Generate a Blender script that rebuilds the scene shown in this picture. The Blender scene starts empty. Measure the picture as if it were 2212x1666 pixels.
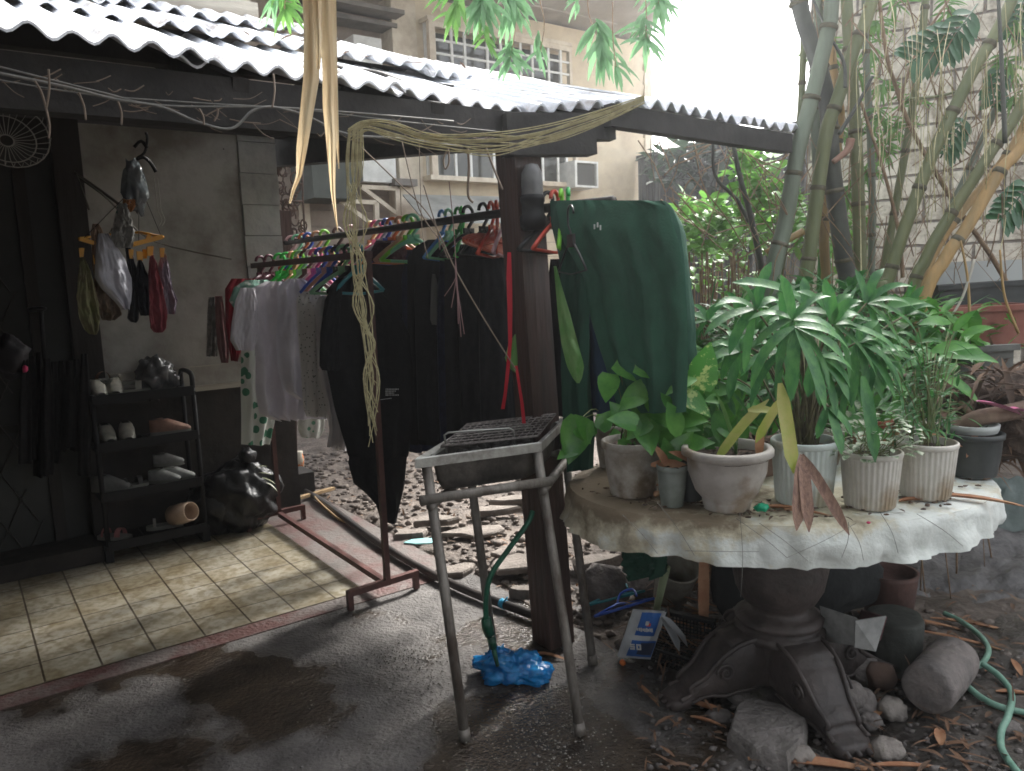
import bpy, math, random
from mathutils import Vector as V, Matrix, noise
S = bpy.context.scene
R = random.Random(7)
# ------------------------------------------------------------------ camera
PITCH, ROLL, CH, FPX = math.radians(-8), math.radians(2.0), 1.5, 1660.0
cp, sp, cr, sr = math.cos(PITCH), math.sin(PITCH), math.cos(ROLL), math.sin(ROLL)
FW = V((0, cp, sp)); U0 = V((0, -sp, cp)); R0 = V((1, 0, 0))
RT = R0*cr - U0*sr; UP = R0*sr + U0*cr
cam = bpy.data.cameras.new('camera'); co = bpy.data.objects.new('camera', cam); S.collection.objects.link(co)
m = Matrix((RT, UP, -FW)).transposed().to_4x4(); m.translation = V((0, 0, CH)); co.matrix_world = m
cam.sensor_width = 36; cam.lens = 36*FPX/2212; cam.clip_end = 500; cam.clip_start = .05
S.camera = co
# ------------------------------------------------------------------ sky, sun, exposure
SUN_EL, SUN_AZ = math.radians(44), math.radians(34)      # azimuth measured from +Y towards +X
w = bpy.data.worlds.new("World"); S.world = w; w.use_nodes = True
nt = w.node_tree; nt.nodes.clear()
sky = nt.nodes.new('ShaderNodeTexSky'); sky.sky_type = 'NISHITA'; sky.sun_disc = False
sky.sun_elevation = SUN_EL; sky.sun_rotation = SUN_AZ; sky.dust_density = 4; sky.air_density = 1.2
hs = nt.nodes.new('ShaderNodeHueSaturation'); hs.inputs['Saturation'].default_value = .22; hs.inputs['Value'].default_value = 1.0
bg = nt.nodes.new('ShaderNodeBackground'); bg.inputs[1].default_value = .12
ow = nt.nodes.new('ShaderNodeOutputWorld')
nt.links.new(sky.outputs[0], hs.inputs['Color']); nt.links.new(hs.outputs[0], bg.inputs[0]); nt.links.new(bg.outputs[0], ow.inputs[0])
sl = bpy.data.lights.new('sun', 'SUN'); sl.energy = 2.4; sl.angle = math.radians(12); sl.color = (1, .97, .92)
so = bpy.data.objects.new('sun', sl); S.collection.objects.link(so)
sd = V((math.sin(SUN_AZ)*math.cos(SUN_EL), math.cos(SUN_AZ)*math.cos(SUN_EL), math.sin(SUN_EL)))
so.rotation_euler = (sd).to_track_quat('Z', 'Y').to_euler(); so.location = (3, 3, 9)
S.view_settings.view_transform = 'Standard'; S.view_settings.look = 'None'; S.view_settings.gamma = 1
S.view_settings.exposure = 2.3
S.cycles.pixel_filter_type = 'GAUSSIAN'; S.cycles.filter_width = 1.9
# ------------------------------------------------------------------ frames and helpers
UA = math.radians(36); u = V((math.cos(UA), math.sin(UA), 0)); v = V((-math.sin(UA), math.cos(UA), 0)); Z = V((0, 0, 1))
def H(a, b, z=0): return u*a + v*b + Z*z
def ray(x, y): return FW + RT*((x-1106)/FPX) - UP*((y-833)/FPX)
C0 = V((0, 0, CH))
def at(x, y, Y): d = ray(x, y); return C0 + d*(Y/d.y)
def gd(x, y, z=0): d = ray(x, y); return C0 + d*((z-CH)/d.z)
def onb(x, y, b): d = ray(x, y); return C0 + d*(b/d.dot(v))
def ona(x, y, a): d = ray(x, y); return C0 + d*(a/d.dot(u))
def nz(p, s=1.0): return noise.noise(V(p)*s)
def U(a, b): return R.uniform(a, b)
MC = {}
def mat(name, c, c2=None, rough=.7, sc=8, bump=0, metal=0, trans=0, spec=.5, det=6, mix=(.4, .62), bsc=None, coat=0, alpha=1, spots=None, stretch=None, wet=None):
    if name in MC: return MC[name]
    M = bpy.data.materials.new(name); M.use_nodes = True; n = M.node_tree.nodes; l = M.node_tree.links
    P = n['Principled BSDF']; P.inputs['Roughness'].default_value = rough; P.inputs['Metallic'].default_value = metal
    P.inputs['Specular IOR Level'].default_value = spec; P.inputs['Coat Weight'].default_value = coat
    P.inputs['Alpha'].default_value = alpha
    tc = n.new('ShaderNodeTexCoord'); src = tc.outputs['Object']
    if stretch:
        mp = n.new('ShaderNodeMapping'); mp.inputs['Scale'].default_value = stretch; l.new(src, mp.inputs[0]); src = mp.outputs[0]
    P.inputs['Base Color'].default_value = (*c, 1); col = None
    if c2:
        t = n.new('ShaderNodeTexNoise'); t.inputs['Scale'].default_value = sc; t.inputs['Detail'].default_value = det; t.inputs['Roughness'].default_value = .65
        l.new(src, t.inputs['Vector'])
        r = n.new('ShaderNodeValToRGB'); r.color_ramp.elements[0].position = mix[0]; r.color_ramp.elements[1].position = mix[1]
        r.color_ramp.elements[0].color = (*c, 1); r.color_ramp.elements[1].color = (*c2, 1)
        l.new(t.outputs[0], r.inputs[0]); col = r.outputs[0]
    if spots:                                   # (colour, scale, threshold)
        vo = n.new('ShaderNodeTexVoronoi'); vo.inputs['Scale'].default_value = spots[1]; l.new(src, vo.inputs['Vector'])
        lt = n.new('ShaderNodeMath'); lt.operation = 'LESS_THAN'; lt.inputs[1].default_value = spots[2]; l.new(vo.outputs[0], lt.inputs[0])
        mx = n.new('ShaderNodeMixRGB'); mx.inputs[2].default_value = (*spots[0], 1); l.new(lt.outputs[0], mx.inputs[0])
        if col: l.new(col, mx.inputs[1])
        else: mx.inputs[1].default_value = (*c, 1)
        col = mx.outputs[0]
    if wet:                                     # (scale, lo, hi, roughness when wet, darkening)
        t = n.new('ShaderNodeTexNoise'); t.inputs['Scale'].default_value = wet[0]; t.inputs['Detail'].default_value = 5; l.new(src, t.inputs['Vector'])
        mr = n.new('ShaderNodeMapRange'); mr.inputs['From Min'].default_value = wet[1]; mr.inputs['From Max'].default_value = wet[2]; l.new(t.outputs[0], mr.inputs[0])
        rr = n.new('ShaderNodeMapRange'); rr.inputs['To Min'].default_value = rough; rr.inputs['To Max'].default_value = wet[3]; l.new(mr.outputs[0], rr.inputs[0]); l.new(rr.outputs[0], P.inputs['Roughness'])
        mx = n.new('ShaderNodeMixRGB'); mx.blend_type = 'MULTIPLY'; mx.inputs[2].default_value = (*wet[4], 1); l.new(mr.outputs[0], mx.inputs[0]); l.new(col, mx.inputs[1]); col = mx.outputs[0]
    if col: l.new(col, P.inputs['Base Color'])
    if bump:
        t = n.new('ShaderNodeTexNoise'); t.inputs['Scale'].default_value = bsc or sc*3; t.inputs['Detail'].default_value = 8; l.new(src, t.inputs['Vector'])
        b = n.new('ShaderNodeBump'); b.inputs['Strength'].default_value = bump; b.inputs['Distance'].default_value = .02; l.new(t.outputs[0], b.inputs['Height']); l.new(b.outputs[0], P.inputs['Normal'])
    if trans:
        T = n.new('ShaderNodeBsdfTranslucent'); mxs = n.new('ShaderNodeMixShader'); mxs.inputs[0].default_value = trans
        if col: l.new(col, T.inputs[0])
        else: T.inputs[0].default_value = (*c, 1)
        l.new(P.outputs[0], mxs.inputs[1]); l.new(T.outputs[0], mxs.inputs[2]); l.new(mxs.outputs[0], n['Material Output'].inputs[0])
    MC[name] = M; return M

CH_ = [V(q).normalized() for q in ((1, .2, .4), (-.8, .5, .5), (.1, -1, .45), (.2, .3, 1), (-.3, -.6, .8), (.7, -.7, .1), (-1, -.3, 0), (.5, .9, .2))]
class MB:
    def __init__(s): s.v = []; s.f = []; s.m = []; s.sm = []; s.k = 0; s.smooth = False
    def add(s, vs, fs, smooth=None):
        o = len(s.v); s.v += [V(p) for p in vs]
        for f in fs: s.f.append([i+o for i in f]); s.m.append(s.k); s.sm.append(s.smooth if smooth is None else smooth)
        return s
    def prism(s, c, A, B, C):     # box with half axes A,B,C
        c = V(c); vs = [c+A*i+B*j+C*k for k in (-1, 1) for j in (-1, 1) for i in (-1, 1)]
        return s.add(vs, [(0, 2, 3, 1), (4, 5, 7, 6), (0, 1, 5, 4), (2, 6, 7, 3), (0, 4, 6, 2), (1, 3, 7, 5)], False)
    def hbox(s, a0, a1, b0, b1, z0, z1):
        return s.prism(H((a0+a1)/2, (b0+b1)/2, (z0+z1)/2), u*((a1-a0)/2), v*((b1-b0)/2), Z*((z1-z0)/2))
    def bar(s, p, q, w, h, upv=Z):  # rectangular bar p->q
        p, q = V(p), V(q); d = (q-p); x = d.cross(upv)
        if x.length < 1e-5: x = d.cross(V((1, 0, 0)))
        x.normalize(); y = x.cross(d).normalized(); return s.prism((p+q)/2, x*(w/2), d/2, y*(h/2))
    def tube(s, pts, r, n=6, cap=True, closed=False):
        pts = [V(p) for p in pts]; k = len(pts); rs = r if isinstance(r, (list, tuple)) else [r]*k; vs = []; x = None
        for i, p in enumerate(pts):
            d = (pts[(i+1) % k]-pts[i-1]) if closed else (pts[min(i+1, k-1)]-pts[max(i-1, 0)])
            if d.length < 1e-7: d = V((0, 0, 1))
            d.normalize()
            if x is None:
                x = d.cross(Z)
                if x.length < 1e-3: x = d.cross(V((1, 0, 0)))
            x = (x - d*x.dot(d)); x.normalize(); y = d.cross(x)
            for j in range(n):
                t = 2*math.pi*j/n; vs.append(p+(x*math.cos(t)+y*math.sin(t))*rs[i])
        fs = []
        for i in range(k if closed else k-1):
            for j in range(n): a = i*n+j; b = i*n+(j+1) % n; i2 = (i+1) % k; fs.append((a, b, i2*n+(j+1) % n, i2*n+j))
        if cap and not closed: fs += [tuple(range(n))[::-1], tuple((k-1)*n+j for j in range(n))]
        return s.add(vs, fs, n > 4)
    def lathe(s, prof, c, n=28, axis=None, rib=0, ribn=30, wob=0, smooth=True, cap=False):
        c = V(c); ax = (axis or Z).normalized(); x = ax.cross(V((0, 1, 0)));
        if x.length < .1: x = ax.cross(V((1, 0, 0)))
        x.normalize(); y = ax.cross(x); vs = []; 
        if rib: n = ribn*4
        for (r, z) in prof:
            for j in range(n):
                t = 2*math.pi*j/n; rr = r
                if rib and len(prof) > 3: rr = r - (rib if (j % 4) in (0, 1) else 0)*(1 if r > .01 else 0)
                if wob: rr += wob*nz((math.cos(t)*2, math.sin(t)*2, z*9+c.x*7))
                vs.append(c+(x*math.cos(t)+y*math.sin(t))*rr+ax*z)
        fs = []
        for i in range(len(prof)-1):
            for j in range(n): fs.append((i*n+j, i*n+(j+1) % n, (i+1)*n+(j+1) % n, (i+1)*n+j))
        if cap: fs += [tuple(range(n))[::-1], tuple((len(prof)-1)*n+j for j in range(n))]
        return s.add(vs, fs, smooth)
    def grid(s, fn, nu, nv, smooth=True):
        vs = [fn(i/nu, j/nv) for j in range(nv+1) for i in range(nu+1)]
        return s.add(vs, [(j*(nu+1)+i, j*(nu+1)+i+1, (j+1)*(nu+1)+i+1, (j+1)*(nu+1)+i) for j in range(nv) for i in range(nu)], smooth)
    def blob(s, c, rx, ry, rz, amp=.2, fs_=2.0, n=14, seed=0, rot=0, flat=None, ridge=0, sm=True, chip=0):
        c = V(c); M_ = Matrix.Rotation(rot, 3, 'Z'); vs = []
        for i in range(n+1):
            ph = math.pi*i/n
            for j in range(n*2):
                th = math.pi*j/n; d = V((math.sin(ph)*math.cos(th), math.sin(ph)*math.sin(th), math.cos(ph)))
                q = d*fs_+V((seed*3.1, seed*1.7, seed))
                k = 1+amp*(noise.noise(q)+.5*noise.noise(q*2.3))
                if ridge: k += ridge*abs(noise.noise(q*3.1))
                if chip:
                    for cd in CH_:
                        e = d.dot(cd)*k
                        if e > chip: k *= chip/e
                p = V((d.x*rx, d.y*ry, d.z*rz))*k
                if flat is not None and p.z < flat: p.z = flat
                vs.append(c+M_ @ p)
        m_ = n*2; fs = [(i*m_+j, (i+1)*m_+j, (i+1)*m_+(j+1) % m_, i*m_+(j+1) % m_) for i in range(n) for j in range(m_)]
        return s.add(vs, fs, sm)
    def leaf(s, base, d, L, W, droop=.6, n=5, shape='lance', fold=.25, upv=None, curl=0):
        p = V(base); d = V(d).normalized(); upv = upv or Z; side = d.cross(upv)
        if side.length < .05: side = d.cross(V((R.random()-.5, R.random()-.5, .1)))
        side.normalize(); vs = []
        for i in range(n+1):
            t = i/n
            if shape == 'lance': w_ = math.sin(math.pi*(t*.92+.06))**.8*(1-.35*t)
            elif shape == 'strap': w_ = min(1, .35+t*3)*(1 if t < .8 else max(.08, (1-t)/.2))
            elif shape == 'heart': w_ = [.7, 1, .95, .75, .42, .02][min(5, int(round(t*5)))]
            else: w_ = math.sin(math.pi*min(1, t*.95+.05))**.6
            nn = side.cross(d).normalized(); w2 = W*.5*w_
            off = fold*w2
            vs += [p-side*w2+nn*off, p.copy(), p+side*w2+nn*off]
            p = p+d*(L/n); d = (d-Z*(droop/n)*(1+t)).normalized()
        fs = []
        for i in range(n): a = i*3; fs += [(a, a+1, a+4, a+3), (a+1, a+2, a+5, a+4)]
        return s.add(vs, fs, True)
    def build(s, name, mats, parent=None, **tags):
        if not isinstance(mats, (list, tuple)): mats = [mats]
        if parent is not None: o0 = parent.get('_o'); org = V(o0) if o0 is not None else V((0, 0, 0))
        else:
            zs = min(p.z for p in s.v); cx = sum(p.x for p in s.v)/len(s.v); cy = sum(p.y for p in s.v)/len(s.v); org = V((cx, cy, zs))
        me = bpy.data.meshes.new(name); me.from_pydata([tuple(p-org) for p in s.v], [], s.f)
        for mm in mats: me.materials.append(mm)
        me.polygons.foreach_set('material_index', s.m); me.polygons.foreach_set('use_smooth', s.sm); me.update()
        o = bpy.data.objects.new(name, me); S.collection.objects.link(o)
        if parent is not None: o.parent = parent; o['_o'] = tuple(org)
        else: o.location = org; o['_o'] = tuple(org)
        for k, q in tags.items(): o[k] = q
        return o
def tg(label, cat, group=None):
    d = dict(label=label, category=cat)
    if group: d['group'] = group
    return d
def thing(name, loc, label, cat, group=None):
    o = bpy.data.objects.new(name, None); S.collection.objects.link(o); o.location = loc; o.empty_display_size = .1; o['_o'] = tuple(loc)
    o['label'] = label; o['category'] = cat
    if group: o['group'] = group
    return o
ST = dict(kind='structure')
def lerp(a, b, t): return a+(b-a)*t
def pl(pts, x):       # piecewise linear
    for (x0, *y0), (x1, *y1) in zip(pts, pts[1:]):
        if x <= x1: t = (x-x0)/(x1-x0) if x1 > x0 else 0; return [lerp(p, q, max(0, t)) for p, q in zip(y0, y1)]
    return list(pts[-1][1:])
def spline(pts, n=8):
    pts = [V(p) for p in pts]; out = []
    for i in range(len(pts)-1):
        p0, p1, p2, p3 = pts[max(i-1, 0)], pts[i], pts[i+1], pts[min(i+2, len(pts)-1)]
        for k in range(n):
            t = k/n; out.append(.5*((2*p1)+(p2-p0)*t+(2*p0-5*p1+4*p2-p3)*t*t+(3*p1-p0-3*p2+p3)*t**3))
    return out+[pts[-1]]
ORD = ['first', 'second', 'third', 'fourth', 'fifth', 'sixth', 'seventh', 'eighth', 'ninth', 'tenth', 'eleventh', 'twelfth', 'thirteenth', 'fourteenth', 'fifteenth', 'sixteenth', 'seventeenth', 'eighteenth', 'nineteenth', 'twentieth']
# ================================================================== SETTING
m_dirt = mat('dirt', (.19, .155, .13), (.075, .06, .05), .85, 7, 1.0, bsc=30, det=10, mix=(.35, .65), wet=(1.4, .55, .65, .45, (.5, .47, .45)))
m_mud = mat('mud', (.10, .085, .072), (.035, .03, .027), .7, 7, 1.0, bsc=26, det=12, mix=(.35, .65), wet=(2.4, .48, .6, .2, (.5, .5, .5)))
m_conc = mat('concrete', (.145, .134, .126), (.06, .054, .05), .75, 7, .6, bsc=70, det=15, mix=(.36, .64), wet=(2.1, .5, .58, .08, (.36, .28, .2)))
def wetspots(M, spots):
    n = M.node_tree.nodes; l = M.node_tree.links; g = n.new('ShaderNodeNewGeometry')
    mr = [q for q in n if q.type == 'MAP_RANGE' and abs(q.inputs['From Min'].default_value-.5) < .01 and q.inputs['Value'].links][0]
    src = mr.inputs['Value'].links[0].from_socket
    for (p, r, k) in spots:
        d = n.new('ShaderNodeVectorMath'); d.operation = 'DISTANCE'; d.inputs[1].default_value = tuple(p); l.new(g.outputs['Position'], d.inputs[0])
        m1 = n.new('ShaderNodeMapRange'); m1.interpolation_type = 'SMOOTHSTEP'; m1.inputs['From Min'].default_value = 0; m1.inputs['From Max'].default_value = r; m1.inputs['To Min'].default_value = k; m1.inputs['To Max'].default_value = 0; l.new(d.outputs['Value'], m1.inputs['Value'])
        a = n.new('ShaderNodeMath'); l.new(src, a.inputs[0]); l.new(m1.outputs[0], a.inputs[1]); src = a.outputs[0]
    l.new(src, mr.inputs['Value'])
wetspots(m_conc, [(gd(1190, 1600), .50, .26), (gd(900, 1445), .30, .16), (gd(1080, 1365), .28, .16), (gd(560, 1500), .35, .15), (gd(700, 1330), .5, -.12), (gd(1050, 1490), .22, -.1)])
m_concr = mat('worn_red_concrete', (.12, .065, .058), (.125, .11, .10), .7, 4, .3, bsc=40, mix=(.4, .6))
m_red = mat('red_strip', (.095, .04, .035), (.135, .115, .105), .6, 5, .5, bsc=60, mix=(.40, .56), det=12)
def tilemat():
    M = bpy.data.materials.new('cream_tiles'); M.use_nodes = True; n = M.node_tree.nodes; l = M.node_tree.links; P = n['Principled BSDF']
    tc = n.new('ShaderNodeTexCoord'); mp = n.new('ShaderNodeMapping'); mp.inputs['Rotation'].default_value = (0, 0, -UA)
    l.new(tc.outputs['Object'], mp.inputs[0])
    br = n.new('ShaderNodeTexBrick'); br.offset = 0; br.inputs['Scale'].default_value = 1; br.inputs['Brick Width'].default_value = .2; br.inputs['Row Height'].default_value = .2
    br.inputs['Mortar Size'].default_value = .005; br.inputs['Mortar Smooth'].default_value = .4; br.inputs['Bias'].default_value = 0
    br.inputs['Color1'].default_value = (.36, .335, .275, 1); br.inputs['Color2'].default_value = (.28, .26, .21, 1); br.inputs['Mortar'].default_value = (.07, .055, .04, 1)
    l.new(mp.outputs[0], br.inputs['Vector'])
    t = n.new('ShaderNodeTexNoise'); t.inputs['Scale'].default_value = 34; t.inputs['Detail'].default_value = 10; l.new(tc.outputs['Object'], t.inputs['Vector'])
    r = n.new('ShaderNodeValToRGB'); r.color_ramp.elements[0].position = .38; r.color_ramp.elements[0].color = (.62, .57, .46, 1); r.color_ramp.elements[1].position = .58; r.color_ramp.elements[1].color = (1, 1, 1, 1)
    l.new(t.outputs[0], r.inputs[0])
    t2 = n.new('ShaderNodeTexNoise'); t2.inputs['Scale'].default_value = 5; t2.inputs['Detail'].default_value = 5; l.new(tc.outputs['Object'], t2.inputs['Vector'])
    r2 = n.new('ShaderNodeValToRGB'); r2.color_ramp.elements[0].position = .36; r2.color_ramp.elements[0].color = (.62, .55, .42, 1); r2.color_ramp.elements[1].position = .55; r2.color_ramp.elements[1].color = (1, 1, 1, 1)
    l.new(t2.outputs[0], r2.inputs[0])
    a = n.new('ShaderNodeMixRGB'); a.blend_type = 'MULTIPLY'; a.inputs[0].default_value = 1; l.new(br.outputs[0], a.inputs[1]); l.new(r.outputs[0], a.inputs[2])
    b = n.new('ShaderNodeMixRGB'); b.blend_type = 'MULTIPLY'; b.inputs[0].default_value = .8; l.new(a.outputs[0], b.inputs[1]); l.new(r2.outputs[0], b.inputs[2])
    l.new(b.outputs[0], P.inputs['Base Color']); P.inputs['Roughness'].default_value = .38
    bp = n.new('ShaderNodeBump'); bp.inputs['Strength'].default_value = .4; bp.inputs['Distance'].default_value = .004; bp.invert = True; l.new(br.outputs['Fac'], bp.inputs['Height']); l.new(bp.outputs[0], P.inputs['Normal'])
    return M
# ground: one sheet to the horizon, finely displaced near the yard
def gz(x, y):
    a = x*u.x+y*u.y; b = x*v.x+y*v.y
    z = -.035+.035*nz((x*1.3, y*1.3, 0))+.02*nz((x*5, y*5, 3))+.012*nz((x*14, y*14, 5))
    far = max(0, min(1, (a-2.3)/1.2)); z += far*.03
    if a < 2.06 and b < 5.6: z = min(z, -.06)
    if y < 2.6 and x > .9: z += .015
    return z
b = MB()
def gfn(s, t):
    x = -4+12*s; y = .2+11*t; return V((x, y, gz(x, y)))
b.grid(gfn, 230, 210)
for (x0, x1, y0, y1) in ((-90, -4, -60, 120), (8, 90, -60, 120), (-4, 8, -60, .2), (-4, 8, 11.2, 120)):
    b.add([(x0, y0, -.04), (x1, y0, -.04), (x1, y1, -.04), (x0, y1, -.04)], [(0, 1, 2, 3)], False)
b.build('ground', m_dirt, **ST)
b = MB(); b.grid(lambda s, t: (lambda p: V((p.x, p.y, gz(p.x, p.y)+.012+.02*math.sin(math.pi*min(1, t))*s)))(V((lerp(.15+.25*t, 3.6, s), lerp(.4, 3.05+.25*nz((s*6, 0, 2)), t), 0))), 110, 90); b.build('mud', m_mud, **ST)
b = MB(); b.grid(lambda s, t: H(lerp(-4, 2.02+.05*nz((t*9, 0, 1)), s), lerp(-2, 3.24, t), .004*nz((s*9, t*9, 2))), 60, 60)
b.hbox(-4, 2.0, -2, 3.24, -.12, -.005); b.build('concrete_path', m_conc, **ST)
b = MB(); b.hbox(-4, 2.0, 3.24, 3.355, -.1, .004); b.build('red_border_strip', m_red, **ST)
b = MB(); b.hbox(-4, 1.5, 3.355, 4.96, -.1, .006); b.build('tiled_floor', tilemat(), **ST)
b = MB(); b.hbox(1.5, 2.0, 3.355, 5.6, -.1, .002); b.build('worn_red_floor', m_concr, **ST)

# ================================================================== LEFT HOUSE
m_panel = mat('whitewashed_board', (.42, .41, .38), (.24, .22, .19), .8, 3.5, .25, mix=(.42, .66), det=12, spots=((.06, .05, .045), 5, .035))
m_pillar = mat('whitewashed_block', (.43, .43, .4), (.3, .3, .28), .85, 5, .3)
m_dwood = mat('dark_wood', (.022, .016, .013), (.012, .010, .009), .7, 8, .3, stretch=(1, 1, .15))  # dark wood, colour lowered further so the porch reads as deep shade
m_brown = mat('brown_post_wood', (.085, .045, .036), (.03, .02, .018), .5, 6, .4, stretch=(2.5, 2.5, .3), mix=(.35, .7))
m_dplas = mat('dark_plaster', (.04, .034, .029), (.022, .019, .017), .9, 5, .3)  # plaster colour lowered to stand in for the shade of the porch
m_board = mat('weathered_board', (.42, .39, .33), (.28, .25, .21), .8, 4, .2, stretch=(.6, .6, 4))
m_ply = mat('grey_ply', (.24, .22, .2), (.15, .14, .13), .8, 3, .15)
lh = thing('old_house', H(.4, 5.2), 'dim wooden house wall with whitewashed board panel behind the shoe shelf', 'house')
b = MB(); b.hbox(.69, 1.56, 4.96, 5.03, .88, 2.43); b.build('wall_panel', m_panel, lh)
b = MB(); b.hbox(.69, 1.56, 4.945, 4.958, .87, .905); b.hbox(.69, 1.56, 4.95, 4.957, 1.02, 1.026); b.build('trim_board', m_board, lh)
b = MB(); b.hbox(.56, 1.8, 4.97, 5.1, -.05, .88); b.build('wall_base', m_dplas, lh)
b = MB()
zz = .86; k = 0
while zz < 2.42: b.hbox(1.56+.004*(k % 2), 1.80-.003*(k % 3), 4.94+.003*(k % 2), 5.12, zz, min(2.43, zz+.188)); zz += .192; k += 1
b.build('block_pillar', m_pillar, lh)
b = MB(); b.hbox(.55, .69, 4.9, 5.1, -.05, 2.5); b.build('door_post', m_dwood, lh)
b = MB(); b.hbox(-.4, .55, 5.0, 5.05, -.05, 2.3)
dr = b.build('door', mat('dark_door', (.03, .031, .028), (.018, .02, .018), .6, 4), lh)
b = MB()
for i in range(-12, 14):
    for s in (1, -1):
        p = H(-.4+.0, 4.985, 0); x0 = i*.16
        pts = []
        for t in (0, 1):
            a = x0+s*t*1.1; pts.append((a, t*2.2))
        (a0, z0), (a1, z1) = pts
        lo = []
        for t in [j/12 for j in range(13)]:
            a = lerp(a0, a1, t)-.1
            if -.38 < a < .33: lo.append(H(a, 4.985+.002*s, lerp(.05, 2.25, t)))
        if len(lo) > 1: b.tube([lo[0], lo[-1]], .0035, 4)
b.build('diamond_grille', mat('dull_iron', (.09, .09, .08), None, .5, metal=.6), dr)
b = MB(); b.hbox(-.4, .5, 4.985, 4.998, .75, .79); b.hbox(.36, .42, 4.96, 4.998, 0, 2.2); b.build('rail', m_dwood, dr)
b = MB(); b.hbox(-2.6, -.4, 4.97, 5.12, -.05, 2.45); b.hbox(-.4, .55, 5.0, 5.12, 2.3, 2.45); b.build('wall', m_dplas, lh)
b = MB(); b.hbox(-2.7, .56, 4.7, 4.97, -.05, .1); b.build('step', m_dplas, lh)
b = MB(); b.hbox(-2.8, 1.9, 4.92, 5.04, 2.44, 2.62); b.build('lintel_beam', m_dwood, lh)
# upper storey
b = MB(); z0 = 2.74
for k in range(11): b.prism(H(-.8, 4.06-.012, z0+.1+k*.215), u*2.2, v*.012+Z*.0, Z*.104+v*.010)
b.build('upper_wall_siding', m_board, lh)
b = MB(); b.hbox(-3, 1.38, 4.09, 6.5, 2.74, 5.2); b.build('upper_storey', m_ply, lh)
b = MB(); b.hbox(-3.0, 1.42, 4.0, 4.03, 2.72, 2.9); b.build('fascia_board', m_board, lh)
b = MB(); b.hbox(-3.4, 1.9, 3.6, 6.9, 5.2, 5.3); b.build('upper_roof', m_ply, lh)
# side wall out of view, added to shade the left of the path
b = MB(); b.hbox(-2.75, -2.6, 1.0, 5.1, -.05, 2.7); b.hbox(-2.6, -.6, .9, 1.02, -.05, 2.7); b.build('shade_side_wall', m_dplas, lh)

# ornate grille beyond the pillar
gr = thing('window_grille', H(1.92, 5.2, 1), 'brown ornate curled iron grille beside the whitewashed block pillar', 'grille')
b = MB(); fr = []
for (x, y) in ((588, 320), (594, 430), (600, 520), (604, 552)): fr.append(onb(x, y, 5.25))
fr2 = [onb(x, y, 5.25) for (x, y) in ((652, 320), (654, 430), (660, 520), (668, 552))]
b.tube(fr, .008, 5); b.tube(fr2, .008, 5)
for t in (0, .35, .62, .93, 1): i = t*3; p = pl([(k, *fr[k]) for k in range(4)], i); q = pl([(k, *fr2[k]) for k in range(4)], i); b.tube([p, q], .008, 5)
b.build('frame', mat('rust_iron', (.12, .07, .05), (.06, .04, .03), .6, 30), gr)
b = MB()
for i in range(46):
    x = U(595, 655); y = U(335, 550); r = U(6, 14); t0 = U(0, 6); k = R.choice((1, -1)); tt = U(3, 5.5)
    b.tube([onb(x+6*(y-430)/120+r*(1-.5*s/10)*math.cos(t0+k*tt*s/10), y+1.5*r*(1-.5*s/10)*math.sin(t0+k*tt*s/10), 5.25) for s in range(11)], .006, 5)
b.build('scrollwork', MC['rust_iron'], gr)

# ================================================================== BACK HOUSE (plane b = 9)
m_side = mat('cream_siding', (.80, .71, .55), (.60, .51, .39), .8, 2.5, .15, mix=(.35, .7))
m_sidel = mat('shaded_siding', (.46, .39, .33), (.33, .27, .23), .8, 3, .15)  # darker copy of the cream siding, shade put into its colour
m_trim = mat('pale_trim', (.76, .69, .57), (.6, .52, .42), .7, 6)
m_white = mat('white_paint', (.82, .83, .81), (.68, .69, .67), .6, 8)
m_glass = mat('dusky_glass', (.06, .065, .06), (.12, .12, .11), .15, 2, spec=.8)
m_soff = mat('soffit_boards', (.5, .47, .43), (.4, .37, .33), .85, 2)
bh = thing('wooden_house', H(7, 9.5), 'cream clapboard house with white barred windows rising beyond the tin roof', 'house')
def oz(x, y, b=9): p = onb(x, y, b); return p.dot(u), p.z
b = MB(); k = 0; z = -.05
while z < 5.0:
    b.prism(H(7.17, 8.985, z+.10), u*2.26, v*.010, Z*.099+v*-.020); z += .205; k += 1
b.build('siding', m_side, bh)
b = MB(); b.hbox(4.92, 9.42, 9.01, 13, -.05, 5.1); b.build('body', m_ply, bh)
b = MB(); z = -.05
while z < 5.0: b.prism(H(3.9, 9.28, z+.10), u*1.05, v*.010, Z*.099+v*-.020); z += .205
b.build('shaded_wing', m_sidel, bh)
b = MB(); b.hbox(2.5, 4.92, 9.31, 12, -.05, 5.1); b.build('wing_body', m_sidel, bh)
b = MB(); b.hbox(4.84, 4.98, 8.93, 9.3, -.05, 5.0); b.build('corner_board', m_trim, bh); b = MB(); b.hbox(9.3, 9.45, 8.94, 9.2, -.05, 5.0); b.build('corner_board', m_trim, bh); b = MB(); b.hbox(3.6, 3.72, 9.2, 9.27, 0, 5.0); b.build('corner_board', m_trim, bh); b = MB()
b.hbox(4.98, 5.2, 8.955, 8.97, -.05, 5.0); b.build('corner_board', m_trim, bh)
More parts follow.
